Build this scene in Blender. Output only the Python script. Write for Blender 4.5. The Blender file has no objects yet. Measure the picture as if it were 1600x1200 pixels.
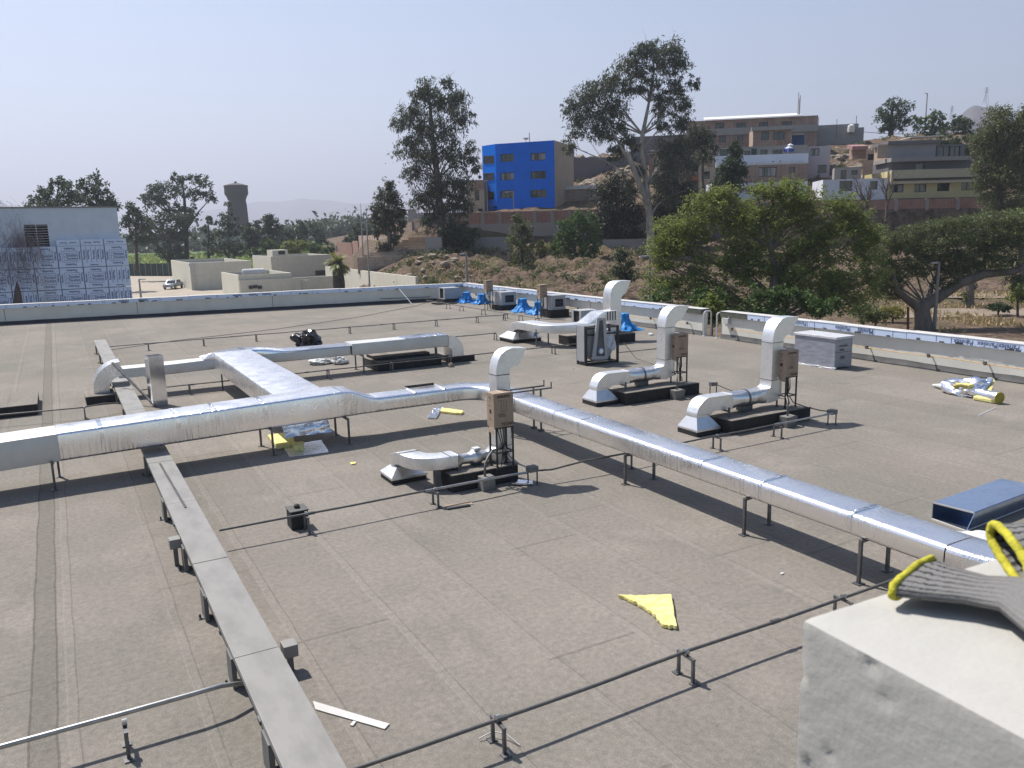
import bpy, bmesh, math, random
import numpy as np
from mathutils import Vector, Matrix

random.seed(7)
RNG = np.random.default_rng(11)
SC = bpy.context.scene
COL = SC.collection

# ------------------------------------------------------------------ camera
CAM_H, FPX = 4.0, 1264.2548
def _cam_axes(yaw, pitch, roll):
    cy, sy, cp, sp = math.cos(yaw), math.sin(yaw), math.cos(pitch), math.sin(pitch)
    f = np.array([sy*cp, cy*cp, -sp]); r = np.array([cy, -sy, 0.0]); d = np.cross(f, r)
    cr, sr = math.cos(roll), math.sin(roll)
    return cr*r+sr*d, -sr*r+cr*d, f
CR, CD, CF = _cam_axes(*[math.radians(a) for a in (29.12920072, 10.80552101, 1.34053152)])
cd = bpy.data.cameras.new('camera')
cam = bpy.data.objects.new('camera', cd); COL.objects.link(cam)
cam.matrix_world = Matrix(((CR[0], -CD[0], -CF[0], 0), (CR[1], -CD[1], -CF[1], 0), (CR[2], -CD[2], -CF[2], CAM_H), (0, 0, 0, 1)))
cd.sensor_width = 36.0; cd.lens = FPX/1600*36.0
cd.clip_start = 0.05; cd.clip_end = 30000
cd.dof.use_dof = True; cd.dof.focus_distance = 10.0; cd.dof.aperture_fstop = 13.0
SC.camera = cam

# ------------------------------------------------------------------ light
SUN = Vector((0.25, -0.60, -1.0)).normalized()          # the way the light travels
SUN_EL = math.asin(-SUN.z); SUN_AZ = math.atan2(-SUN.x, -SUN.y)   # azimuth from +Y towards +X
w = bpy.data.worlds.new('World'); SC.world = w; w.use_nodes = True
nt = w.node_tree; bg = nt.nodes['Background']
sky = nt.nodes.new('ShaderNodeTexSky'); sky.sky_type = 'NISHITA'; sky.sun_disc = False
sky.sun_elevation = SUN_EL; sky.sun_rotation = SUN_AZ
sky.air_density = 1.0; sky.dust_density = 0.7; sky.ozone_density = 1.6; sky.altitude = 200
nt.links.new(sky.outputs[0], bg.inputs[0]); bg.inputs[1].default_value = 0.08
sl = bpy.data.lights.new('sun', 'SUN'); sl.energy = 5.0; sl.angle = math.radians(0.53); sl.color = (1.0, 0.95, 0.875)
so = bpy.data.objects.new('sun', sl); COL.objects.link(so); so.rotation_euler = SUN.to_track_quat('-Z', 'Y').to_euler()
so.location = (0, 0, 60)
SC.view_settings.view_transform = 'Standard'; SC.view_settings.look = 'None'
SC.view_settings.exposure = 0.68; SC.view_settings.gamma = 1.0
HAZE = 0.00036
SC.cycles.use_denoising = True
SC.cycles.max_bounces = 8; SC.cycles.volume_bounces = 0; SC.cycles.transparent_max_bounces = 8

# ------------------------------------------------------------------ pixel -> place helpers (photo is 1600 x 1200)
def ray(px, py): return CR*(px-800)+CD*(py-600)+CF*FPX
def P(px, py, z=0.0):                       # where the ray meets height z
    d = ray(px, py); t = (z-CAM_H)/d[2]; return Vector((d[0]*t, d[1]*t, z))
def D(px, py, dist):                        # the point at camera depth dist
    d = ray(px, py)*(dist/FPX); return Vector((d[0], d[1], d[2]+CAM_H))
def PY(px, py, y):                          # the ray meets plane y = const
    d = ray(px, py); t = y/d[1]; return Vector((d[0]*t, y, d[2]*t+CAM_H))
def PX(px, py, x):
    d = ray(px, py); t = x/d[0]; return Vector((x, d[1]*t, d[2]*t+CAM_H))
def PV(px, py, a, b):                       # the ray meets the vertical plane through a and b
    n = np.array([-(b[1]-a[1]), b[0]-a[0], 0.0]); d = ray(px, py)
    t = (n[0]*a[0]+n[1]*a[1])/(n@d); return Vector((d[0]*t, d[1]*t, d[2]*t+CAM_H))

# ------------------------------------------------------------------ mesh builder
ORG = {}
def tag(o, label=None, cat=None, group=None, kind=None):
    if label: o['label'] = label
    if cat: o['category'] = cat
    if group: o['group'] = group
    if kind: o['kind'] = kind
    return o
def thing(name, label, cat, loc=(0, 0, 0), group=None, rz=0.0):
    o = bpy.data.objects.new(name, None); o.empty_display_size = 0.2; COL.objects.link(o)
    o.location = loc; o.rotation_euler = (0, 0, rz); ORG[o.name] = Vector(loc)
    return tag(o, label, cat, group)
def link(o, parent=None, loc=None):
    COL.objects.link(o)
    if parent is not None:
        o.parent = parent; ORG[o.name] = ORG[parent.name]
    else:
        loc = Vector(loc) if loc is not None else Vector((0, 0, 0))
        o.location = loc; ORG[o.name] = loc
    return o
def dup(root, loc, rz=0.0, label=None):
    r = root.copy(); COL.objects.link(r); r.location = loc; r.rotation_euler = (0, 0, rz); ORG[r.name] = Vector(loc)
    if label: r['label'] = label
    for ch in list(root.children):
        c = ch.copy(); COL.objects.link(c); c.parent = r
        for g in list(ch.children):
            e = g.copy(); COL.objects.link(e); e.parent = c
    return r
class MB:
    def __init__(s): s.v = []; s.f = []; s.m = []; s.mats = []
    def mi(s, mat):
        if mat not in s.mats: s.mats.append(mat)
        return s.mats.index(mat)
    def add(s, vs, fs, mat):
        o = len(s.v); k = s.mi(mat); s.v.extend(Vector(p) for p in vs)
        for f in fs: s.f.append([i+o for i in f]); s.m.append(k)
    def hexa(s, b, t, mat):                 # 4 bottom points and 4 top points, counter-clockwise from above
        s.add(list(b)+list(t), [(3, 2, 1, 0), (4, 5, 6, 7), (0, 1, 5, 4), (1, 2, 6, 5), (2, 3, 7, 6), (3, 0, 4, 7)], mat)
    def box(s, a, b, mat):
        x0, x1 = sorted((a[0], b[0])); y0, y1 = sorted((a[1], b[1])); z0, z1 = sorted((a[2], b[2]))
        q = [(x0, y0), (x1, y0), (x1, y1), (x0, y1)]
        s.hexa([(x, y, z0) for x, y in q], [(x, y, z1) for x, y in q], mat)
    def cbox(s, c, size, mat, rz=0.0, rx=0.0, ry=0.0):
        M = Matrix.Translation(Vector(c)) @ Matrix.Rotation(rz, 4, 'Z') @ Matrix.Rotation(ry, 4, 'Y') @ Matrix.Rotation(rx, 4, 'X')
        h = [k/2 for k in size]; q = [(-h[0], -h[1]), (h[0], -h[1]), (h[0], h[1]), (-h[0], h[1])]
        s.hexa([M @ Vector((x, y, -h[2])) for x, y in q], [M @ Vector((x, y, h[2])) for x, y in q], mat)
    def bar(s, a, b, wd, ht, mat):          # rectangular bar from a to b
        a, b = Vector(a), Vector(b); d = (b-a).normalized()
        up = Vector((0, 0, 1)) if abs(d.z) < 0.9 else Vector((0, 1, 0))
        r = d.cross(up).normalized()*wd/2; u = r.cross(d).normalized()*ht/2
        c = [(-1, -1), (1, -1), (1, 1), (-1, 1)]
        s.rings([[a+r*i+u*j for i, j in c], [b+r*i+u*j for i, j in c]], mat)
    def rings(s, rs, mat, cap=True, closed=True):
        n = len(rs[0]); vs = [p for r in rs for p in r]; fs = []
        for i in range(len(rs)-1):
            for j in range(n if closed else n-1):
                k = (j+1) % n; fs.append((i*n+j, i*n+k, (i+1)*n+k, (i+1)*n+j))
        if cap and closed:
            fs.append(tuple(range(n-1, -1, -1))); b = (len(rs)-1)*n; fs.append(tuple(range(b, b+n)))
        s.add(vs, fs, mat)
    def tube(s, pts, r, mat, n=8, cap=True):
        pts = [Vector(p) for p in pts]; rs = r if isinstance(r, (list, tuple)) else [r]*len(pts)
        out = []; ref = None
        for i, p in enumerate(pts):
            d = (pts[min(i+1, len(pts)-1)]-pts[max(i-1, 0)]).normalized()
            if ref is None: ref = Vector((0, 0, 1)) if abs(d.z) < 0.9 else Vector((1, 0, 0))
            a = d.cross(ref).normalized(); b = a.cross(d).normalized(); ref = b
            out.append([p+(a*math.cos(t)+b*math.sin(t))*rs[i] for t in [2*math.pi*k/n for k in range(n)]])
        s.rings(out, mat, cap)
    def lathe(s, prof, c, mat, n=24, cap=True):
        c = Vector(c)
        s.rings([[c+Vector((r*math.cos(t), r*math.sin(t), z)) for t in [2*math.pi*k/n for k in range(n)]] for r, z in prof], mat, cap)
    def prism(s, poly, z0, z1, mat):
        n = len(poly); s.add([(x, y, z0) for x, y in poly]+[(x, y, z1) for x, y in poly],
            [tuple(range(n-1, -1, -1)), tuple(range(n, 2*n))]+[(i, (i+1) % n, n+(i+1) % n, n+i) for i in range(n)], mat)
    def build(s, name, parent=None, loc=None, smooth=None, bevel=0.0, mats=None):
        me = bpy.data.meshes.new(name)
        org = ORG[parent.name] if parent is not None else (Vector(loc) if loc is not None else Vector((0, 0, 0)))
        me.from_pydata([tuple(p-org) for p in s.v], [], s.f)
        for m in s.mats: me.materials.append(m)
        me.polygons.foreach_set('material_index', s.m); me.update()
        if bevel:
            bm = bmesh.new(); bm.from_mesh(me)
            bmesh.ops.remove_doubles(bm, verts=bm.verts, dist=1e-5)
            ed = [e for e in bm.edges if len(e.link_faces) == 2 and e.calc_face_angle(0) > 0.5]
            bmesh.ops.bevel(bm, geom=ed, offset=bevel, segments=2, profile=0.6, affect='EDGES', clamp_overlap=True)
            bm.to_mesh(me); bm.free()
        if smooth:
            me.polygons.foreach_set('use_smooth', [True]*len(me.polygons)); me.set_sharp_from_angle(angle=math.radians(smooth))
        o = bpy.data.objects.new(name, me); return link(o, parent, loc)
def rrect(c, r, u, w, h, rad, n=4):         # rounded rectangle ring, r/u unit vectors
    out = []; rad = min(rad, w/2-1e-4, h/2-1e-4)
    for cx, cy, a0 in ((1, 1, 0), (-1, 1, 90), (-1, -1, 180), (1, -1, 270)):
        for k in range(n+1):
            t = math.radians(a0+90*k/n)
            out.append(c+r*(cx*(w/2-rad)+rad*math.cos(t))+u*(cy*(h/2-rad)+rad*math.sin(t)))
    return out
def sweep(mb, pts, wd, ht, rad, mat, up=(0, 0, 1), cap=True, n=3, jit=0.0):
    """rectangular duct along pts; wd is measured sideways, ht along the moving up; wd/ht may be lists"""
    pts = [Vector(p) for p in pts]; up = Vector(up); rs = []
    for i, p in enumerate(pts):
        d = (pts[min(i+1, len(pts)-1)]-pts[max(i-1, 0)]).normalized()
        r = d.cross(up)
        if r.length < 1e-4: r = d.cross(Vector((0, 1, 0)))
        r.normalize(); u = r.cross(d).normalized()
        W = wd[i] if isinstance(wd, (list, tuple)) else wd; H = ht[i] if isinstance(ht, (list, tuple)) else ht
        ring = rrect(p, r, u, W, H, rad, n)
        if jit: ring = [q+Vector((random.uniform(-jit, jit), random.uniform(-jit, jit), random.uniform(-jit, jit))) for q in ring]
        rs.append(ring)
    mb.rings(rs, mat, cap)
def arc(c, a, b, n=8):                      # quarter arc from c+a to c+b
    c, a, b = Vector(c), Vector(a), Vector(b)
    return [c+a*math.cos(math.pi/2*k/n)+b*math.sin(math.pi/2*k/n) for k in range(n+1)]
def text_mesh(body, size, ext=0.002):
    cu = bpy.data.curves.new('text', 'FONT'); cu.body = body; cu.size = size; cu.extrude = ext; cu.align_x = 'CENTER'; cu.align_y = 'CENTER'
    cu.resolution_u = 2; cu.offset = 0.022
    o = bpy.data.objects.new('text', cu); COL.objects.link(o)
    dg = bpy.context.evaluated_depsgraph_get(); dg.update()
    me = bpy.data.meshes.new_from_object(o.evaluated_get(dg)); vs = [v.co.copy() for v in me.vertices]; fs = [tuple(p.vertices) for p in me.polygons]
    bpy.data.objects.remove(o); bpy.data.curves.remove(cu); bpy.data.meshes.remove(me)
    return vs, fs
TXT = {}
def put_text(mb, body, size, c, right, up, mat):
    if body not in TXT: TXT[body] = text_mesh(body, 1.0, 0.0)
    vs, fs = TXT[body]; c, right, up = Vector(c), Vector(right), Vector(up)
    mb.add([c+right*v.x*size+up*v.y*size for v in vs], fs, mat)

# ------------------------------------------------------------------ materials
def newmat(name):
    m = bpy.data.materials.new(name); m.use_nodes = True
    return m, m.node_tree, m.node_tree.nodes['Principled BSDF']
def N(nt, kind, **kw):
    n = nt.nodes.new(kind)
    for k, v in kw.items():
        if k in n.inputs: n.inputs[k].default_value = v
        else: setattr(n, k, v)
    return n
def coords(nt, scale=(1, 1, 1), out='Object'):
    tc = nt.nodes.new('ShaderNodeTexCoord'); mp = nt.nodes.new('ShaderNodeMapping'); mp.inputs['Scale'].default_value = scale
    nt.links.new(tc.outputs[out], mp.inputs[0]); return mp.outputs[0]
def rgba(c): return (c[0], c[1], c[2], 1.0)
def vary(nt, vec, base, c2, scale, lo=0.35, hi=0.65, detail=4.0, rough=0.6):
    """mix base -> c2 by noise; base may be a socket"""
    no = N(nt, 'ShaderNodeTexNoise', Scale=scale, Detail=detail, Roughness=rough); nt.links.new(vec, no.inputs['Vector'])
    mr = N(nt, 'ShaderNodeMapRange'); mr.inputs[1].default_value = lo; mr.inputs[2].default_value = hi
    nt.links.new(no.outputs['Fac'], mr.inputs[0])
    mx = N(nt, 'ShaderNodeMix', data_type='RGBA'); nt.links.new(mr.outputs[0], mx.inputs[0])
    if isinstance(base, tuple): mx.inputs[6].default_value = rgba(base)
    else: nt.links.new(base, mx.inputs[6])
    mx.inputs[7].default_value = rgba(c2); return mx.outputs[2]
def bump(nt, bs, vec, scale, strength, dist=0.01, detail=4.0):
    no = N(nt, 'ShaderNodeTexNoise', Scale=scale, Detail=detail); nt.links.new(vec, no.inputs['Vector'])
    b = N(nt, 'ShaderNodeBump', Strength=strength, Distance=dist); nt.links.new(no.outputs['Fac'], b.inputs['Height'])
    nt.links.new(b.outputs[0], bs.inputs['Normal']); return b
def simple(name, c, c2=None, rough=0.6, metal=0.0, scale=3.0, bscale=0, bstr=0.3, bdist=0.01, spec=0.4, stretch=(1, 1, 1), lo=0.35, hi=0.65):
    m, nt, bs = newmat(name); v = coords(nt, stretch)
    bs.inputs['Roughness'].default_value = rough; bs.inputs['Metallic'].default_value = metal; bs.inputs['Specular IOR Level'].default_value = spec
    if c2 is None: c2 = tuple(k*0.82 for k in c)
    nt.links.new(vary(nt, v, c, c2, scale, lo, hi), bs.inputs['Base Color'])
    if bscale: bump(nt, bs, v, bscale, bstr, bdist)
    return m
M = {}
def foil_mat(name, base, rough, creases, bdist, top=1.0):
    m, nt, bs = newmat(name)
    bs.inputs['Base Color'].default_value = rgba(base); bs.inputs['Metallic'].default_value = 1.0
    v = coords(nt); v2 = coords(nt, (20, 20, 1.5))
    r = N(nt, 'ShaderNodeTexNoise', Scale=3.0, Detail=3.0); nt.links.new(v, r.inputs['Vector'])
    mr = N(nt, 'ShaderNodeMapRange'); mr.inputs[3].default_value = rough*0.7; mr.inputs[4].default_value = rough*1.5; nt.links.new(r.outputs['Fac'], mr.inputs[0])
    nt.links.new(mr.outputs[0], bs.inputs['Roughness'])
    n1 = N(nt, 'ShaderNodeTexNoise', Scale=1.0, Detail=4.0, Distortion=.5); nt.links.new(v2, n1.inputs['Vector'])
    n2 = N(nt, 'ShaderNodeTexNoise', Scale=1.1, Detail=2.0); nt.links.new(v, n2.inputs['Vector'])     # where the film is slack
    m2 = N(nt, 'ShaderNodeMapRange'); m2.inputs[1].default_value = 0.36; m2.inputs[2].default_value = 0.68; nt.links.new(n2.outputs['Fac'], m2.inputs[0])
    ce = N(nt, 'ShaderNodeMath', operation='SUBTRACT'); nt.links.new(n1.outputs['Fac'], ce.inputs[0]); ce.inputs[1].default_value = .5
    mu = N(nt, 'ShaderNodeMath', operation='MULTIPLY'); nt.links.new(ce.outputs[0], mu.inputs[0]); nt.links.new(m2.outputs[0], mu.inputs[1])
    ge = nt.nodes.new('ShaderNodeNewGeometry'); sx = N(nt, 'ShaderNodeSeparateXYZ'); nt.links.new(ge.outputs['True Normal'], sx.inputs[0])
    ab = N(nt, 'ShaderNodeMath', operation='ABSOLUTE'); nt.links.new(sx.outputs[2], ab.inputs[0])
    lim = N(nt, 'ShaderNodeMapRange'); lim.inputs[1].default_value = .4; lim.inputs[2].default_value = .95; lim.inputs[3].default_value = 1.0; lim.inputs[4].default_value = top; nt.links.new(ab.outputs[0], lim.inputs[0])
    mu2 = N(nt, 'ShaderNodeMath', operation='MULTIPLY'); nt.links.new(mu.outputs[0], mu2.inputs[0]); nt.links.new(lim.outputs[0], mu2.inputs[1])
    b = N(nt, 'ShaderNodeBump', Strength=creases, Distance=bdist); nt.links.new(mu2.outputs[0], b.inputs['Height'])
    n3 = N(nt, 'ShaderNodeTexNoise', Scale=28.0, Detail=3.0); nt.links.new(v, n3.inputs['Vector'])
    b2 = N(nt, 'ShaderNodeBump', Strength=0.07, Distance=0.004); nt.links.new(n3.outputs['Fac'], b2.inputs['Height']); nt.links.new(b.outputs[0], b2.inputs['Normal'])
    nt.links.new(b2.outputs[0], bs.inputs['Normal']); return m
def galv_mat(name, base, rough):
    m, nt, bs = newmat(name); bs.inputs['Metallic'].default_value = 0.9
    v = coords(nt)
    vo = N(nt, 'ShaderNodeTexVoronoi', Scale=22.0); nt.links.new(v, vo.inputs['Vector'])
    rp = N(nt, 'ShaderNodeMix', data_type='RGBA'); rp.inputs[6].default_value = rgba(base); rp.inputs[7].default_value = rgba(tuple(k*0.90 for k in base))
    nt.links.new(vo.outputs['Color'], rp.inputs[0])
    c = vary(nt, v, rp.outputs[2], tuple(k*0.7 for k in base), 2.2, 0.5, 0.8)
    nt.links.new(c, bs.inputs['Base Color'])
    mr = N(nt, 'ShaderNodeMapRange'); mr.inputs[3].default_value = rough*0.9; mr.inputs[4].default_value = rough*1.15
    nt.links.new(vo.outputs['Distance'], mr.inputs[0]); nt.links.new(mr.outputs[0], bs.inputs['Roughness'])
    bump(nt, bs, v, 2.5, 0.12, 0.02, 2.0); return m
M['foil'] = foil_mat('foil', (0.90, 0.89, 0.90), 0.26, 1.0, 0.042, .25)
M['foil_sheet'] = foil_mat('foil_sheet', (0.84, 0.86, 0.92), 0.16, 0.9, 0.05)
M['galv'] = galv_mat('galvanised', (0.80, 0.80, 0.80), 0.40)
M['galv_bright'] = galv_mat('galvanised_bright', (0.80, 0.80, 0.81), 0.28)
M['flex'] = foil_mat('flexible_duct', (0.72, 0.72, 0.72), 0.30, 0.9, 0.05)
M['duct_dull'] = simple('dull_sheet_metal', (0.589, 0.589, 0.570), (0.513, 0.513, 0.503), 0.5, 0.55, 1.5)
M['tray'] = simple('tray_metal', (0.235, 0.228, 0.215), (0.17, 0.166, 0.157), 0.55, 0.1, 5.0, 30, 0.15, 0.003, stretch=(1, 0.4, 1), lo=.42, hi=.75)
M['tray_leg'] = simple('tray_leg', (0.16, 0.16, 0.16), None, 0.6, 0.3)
M['pipe'] = simple('conduit_metal', (0.40, 0.40, 0.39), (0.30, 0.30, 0.29), 0.4, 0.8, 8.0)
M['pipe_dark'] = simple('conduit_dark', (0.10, 0.10, 0.10), (0.15, 0.14, 0.13), 0.5, 0.4, 8.0)
M['steel'] = simple('support_steel', (0.17, 0.17, 0.175), (0.10, 0.10, 0.105), 0.5, 0.6, 8.0)
M['black'] = simple('black_membrane', (0.018, 0.018, 0.019), (0.03, 0.03, 0.03), 0.75, 0, 6.0, 60, 0.4, 0.006)
M['blacksteel'] = simple('black_steel', (0.02, 0.02, 0.021), (0.035, 0.033, 0.032), 0.45, 0.0, 8.0)
M['concrete'] = simple('grey_concrete', (0.204, 0.198, 0.186), (0.150, 0.147, 0.138), 0.9, 0, 6.0, 40, 0.4, 0.005)
M['cardboard'] = simple('cardboard', (0.338, 0.255, 0.191), (0.285, 0.214, 0.158), 0.85, 0, 3.0, 12, 0.15, 0.01)
M['ink'] = simple('brown_ink', (0.05, 0.028, 0.024), None, 0.8)
M['tape'] = simple('packing_tape', (0.55, 0.44, 0.34), None, 0.35)
M['tarp'] = simple('blue_tarp', (0.015, 0.26, 0.66), (0.010, 0.16, 0.46), 0.45, 0, 4.0, 10, 0.9, 0.06, spec=0.35)
M['yellow'] = simple('yellow_wool', (0.78, 0.72, 0.34), (0.66, 0.57, 0.18), 0.95, 0, 14.0, 30, 1.0, 0.02)
M['yellow_old'] = simple('yellow_wool_end', (0.42, 0.36, 0.07), (0.30, 0.26, 0.05), 0.95, 0, 20.0, 40, 0.8, 0.02)
M['white_wool'] = simple('white_wrapping', (0.600, 0.600, 0.593), (0.525, 0.525, 0.525), 0.6, 0, 5.0, 10, 0.6, 0.04)
M['unit'] = simple('unit_paint', (0.390, 0.398, 0.405), (0.338, 0.345, 0.352), 0.45, 0, 3.0)
M['unit_dark'] = simple('unit_inside', (0.012, 0.013, 0.015), None, 0.7)
M['wrap'] = simple('plastic_wrap', (0.22, 0.235, 0.28), (0.30, 0.315, 0.36), 0.25, 0.0, 3.0, 5, 0.4, 0.02, spec=0.8, stretch=(1, 1, 3))
M['wrap_white'] = simple('plastic_film', (0.600, 0.600, 0.608), (0.510, 0.517, 0.540), 0.3, 0.0, 6.0, 9, 0.7, 0.03, spec=0.7)
M['clear'] = simple('hanging_film', (0.50, 0.54, 0.66), (0.70, 0.73, 0.80), 0.2, 0.0, 5.0, 10, 0.9, 0.04, spec=0.8)
M['bag'] = simple('black_plastic_bag', (0.010, 0.010, 0.011), None, 0.18, 0, 3.0, 6, 0.9, 0.06, spec=0.8)
M['sticker'] = simple('yellow_sticker', (0.75, 0.62, 0.03), None, 0.5)
M['bluepaint'] = simple('blue_motor_paint', (0.16, 0.28, 0.5), None, 0.4)
M['wood'] = simple('weathered_wood', (0.30, 0.25, 0.20), (0.20, 0.165, 0.13), 0.9, 0, 4.0, stretch=(1, 8, 8))
M['pvc'] = simple('white_rail_paint', (0.555, 0.555, 0.547), (0.495, 0.495, 0.488), 0.4, 0, 4.0)
M['dull_green'] = simple('olive_flashing', (0.085, 0.09, 0.07), (0.12, 0.125, 0.10), 0.6, 0, 3.0)
M['film_blue'] = simple('panel_film', (0.54, 0.64, 0.83), (0.60, 0.69, 0.86), 0.4, 0, 2.0, 5, 0.3, 0.02)
M['film_ink'] = simple('panel_film_ink', (0.055, 0.085, 0.19), None, 0.5)
M['cap_white'] = simple('coping_top', (0.592, 0.576, 0.552), (0.496, 0.480, 0.464), 0.5, 0, 2.0)
M['orange'] = simple('orange_conduit', (0.62, 0.36, 0.09), None, 0.5)
M['caulk'] = simple('joint_line', (0.10, 0.10, 0.11), None, 0.8)
M['glass'] = simple('window_glass', (0.012, 0.014, 0.018), (0.03, 0.035, 0.04), 0.08, 0, 0.7, spec=0.7)
M['curtain'] = simple('curtain', (0.42, 0.42, 0.42), (0.2, 0.2, 0.21), 0.8, 0, 2.5, stretch=(6, 6, 0.2))
M['frame_dark'] = simple('window_frame', (0.05, 0.045, 0.04), None, 0.6)
M['frame_white'] = simple('light_frame', (0.5, 0.5, 0.5), None, 0.6)

def roof_mat():
    m, nt, bs = newmat('mineral_membrane'); L = nt.links
    v = coords(nt); sp = N(nt, 'ShaderNodeSeparateXYZ'); L.new(v, sp.inputs[0])
    wob = N(nt, 'ShaderNodeTexNoise', Scale=1.3, Detail=5.0); L.new(v, wob.inputs['Vector'])
    def math_(op, a, b=None):
        n = N(nt, 'ShaderNodeMath', operation=op)
        for i, q in enumerate((a, b)):
            if q is None: continue
            if isinstance(q, (int, float)): n.inputs[i].default_value = q
            else: L.new(q, n.inputs[i])
        return n.outputs[0]
    x = math_('ADD', sp.outputs[0], math_('MULTIPLY', math_('SUBTRACT', wob.outputs['Fac'], 0.5), 0.05))
    xs = math_('ADD', x, 200.33)
    fl = math_('FLOOR', xs); fr = math_('FRACT', xs)
    wn = N(nt, 'ShaderNodeTexWhiteNoise', noise_dimensions='1D'); L.new(fl, wn.inputs['W'])
    base = N(nt, 'ShaderNodeMix', data_type='RGBA'); L.new(wn.outputs['Value'], base.inputs[0])
    base.inputs[6].default_value = (0.195, 0.173, 0.151, 1); base.inputs[7].default_value = (0.226, 0.202, 0.177, 1)
    c = vary(nt, v, base.outputs[2], (0.167, 0.156, 0.135), 0.22, 0.40, 0.66, 5.0)      # broad weathering
    c = vary(nt, v, c, (0.253, 0.226, 0.197), 0.7, 0.52, 0.80, 6.0)
    vs = coords(nt, (2.2, 0.35, 1)); c = vary(nt, vs, c, (0.150, 0.138, 0.122), 1.0, 0.55, 0.9, 6.0)
    c = vary(nt, v, c, (0.155, 0.148, 0.132), 2.6, 0.56, 0.80, 5.0, 0.7)
    c = vary(nt, v, c, (0.115, 0.108, 0.098), 0.55, 0.66, 0.74, 6.0, 0.65)
    def darken(c, fac, col):
        mx = N(nt, 'ShaderNodeMix', data_type='RGBA'); L.new(fac, mx.inputs[0]); L.new(c, mx.inputs[6]); mx.inputs[7].default_value = rgba(col); return mx.outputs[2]
    near = lambda val, at, wid: math_('LESS_THAN', math_('ABSOLUTE', math_('SUBTRACT', val, at)), wid)
    lap = math_('MULTIPLY', math_('LESS_THAN', fr, 0.09), 0.10); c = darken(c, lap, (0.287, 0.262, 0.233))       # lighter lap band
    c = darken(c, math_('MULTIPLY', near(fr, 0.095, 0.008), 0.32), (0.089, 0.080, 0.073))
    c = darken(c, math_('MULTIPLY', near(fr, 0.012, 0.006), 0.18), (0.307, 0.282, 0.255))
    # end laps: every 8 m along a sheet, staggered
    ys = math_('DIVIDE', math_('ADD', sp.outputs[1], math_('MULTIPLY', wn.outputs['Value'], 8.0)), 8.0)
    c = darken(c, math_('MULTIPLY', near(math_('FRACT', ys), 0.5, 0.0022), 0.5), (0.110, 0.101, 0.089))
    # repair strip on the left
    rx = math_('ADD', x, 0.0)
    st = near(rx, STRIP[0], STRIP[1]); c = darken(c, math_('MULTIPLY', st, 0.62), (0.137, 0.126, 0.108))
    c = darken(c, math_('MULTIPLY', near(math_('ABSOLUTE', math_('SUBTRACT', rx, STRIP[0])), STRIP[1], 0.010), 0.6), (0.082, 0.074, 0.066))
    # mineral grain
    g = N(nt, 'ShaderNodeTexNoise', Scale=85.0, Detail=4.0, Roughness=0.8); L.new(v, g.inputs['Vector'])
    g2 = N(nt, 'ShaderNodeTexNoise', Scale=16.0, Detail=4.0, Roughness=0.7); L.new(v, g2.inputs['Vector'])
    mr = N(nt, 'ShaderNodeMapRange'); mr.inputs[1].default_value = 0.3; mr.inputs[2].default_value = 0.7; mr.inputs[3].default_value = 0.62; mr.inputs[4].default_value = 1.38; L.new(g.outputs['Fac'], mr.inputs[0])
    mr2 = N(nt, 'ShaderNodeMapRange'); mr2.inputs[1].default_value = 0.3; mr2.inputs[2].default_value = 0.7; mr2.inputs[3].default_value = 0.80; mr2.inputs[4].default_value = 1.20; L.new(g2.outputs['Fac'], mr2.inputs[0])
    k = math_('MULTIPLY', mr.outputs[0], mr2.outputs[0])
    vm = N(nt, 'ShaderNodeVectorMath', operation='SCALE'); L.new(c, vm.inputs[0]); L.new(k, vm.inputs['Scale'])
    L.new(vm.outputs[0], bs.inputs['Base Color'])
    bs.inputs['Roughness'].default_value = 0.92; bs.inputs['Specular IOR Level'].default_value = 0.2
    b = N(nt, 'ShaderNodeBump', Strength=0.5, Distance=0.006); L.new(g.outputs['Fac'], b.inputs['Height'])
    b2 = N(nt, 'ShaderNodeBump', Strength=0.6, Distance=0.012); L.new(math_('LESS_THAN', fr, 0.095), b2.inputs['Height']); L.new(b.outputs[0], b2.inputs['Normal'])
    L.new(b2.outputs[0], bs.inputs['Normal']); return m
_s0, _s1 = P(52, 1000).x, P(88, 1000).x
STRIP = ((_s0+_s1)/2, (_s1-_s0)/2)
M['roof'] = roof_mat()
def wall_mat(name, c, dirt, sc=1.2, bs_=18):
    m, nt, bs = newmat(name); v = coords(nt); v2 = coords(nt, (4, 4, 0.5))
    k = vary(nt, v, c, tuple(q*0.9 for q in c), sc, 0.4, 0.7); k = vary(nt, v2, k, dirt, 0.8, 0.60, 0.95)
    nt.links.new(k, bs.inputs['Base Color']); bs.inputs['Roughness'].default_value = 0.85; bs.inputs['Specular IOR Level'].default_value = 0.25
    bump(nt, bs, v, bs_, 0.25, 0.006 if bs_ < 100 else 0.0025); return m
M['parapet'] = wall_mat('parapet_paint', (0.66, 0.645, 0.59), (0.48, 0.46, 0.41))
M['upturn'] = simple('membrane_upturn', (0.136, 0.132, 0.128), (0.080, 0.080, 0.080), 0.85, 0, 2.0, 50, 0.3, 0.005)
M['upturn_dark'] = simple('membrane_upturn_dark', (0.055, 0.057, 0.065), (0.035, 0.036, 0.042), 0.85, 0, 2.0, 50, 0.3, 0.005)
M['cream'] = wall_mat('cream_render', (0.60, 0.575, 0.48), (0.46, 0.43, 0.35))
M['bldg_white'] = wall_mat('pale_render', (0.58, 0.64, 0.72), (0.50, 0.55, 0.62))
M['flatroof'] = simple('grey_flat_roof', (0.215, 0.208, 0.195), (0.169, 0.163, 0.156), 0.9)
from mathutils import noise
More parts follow.
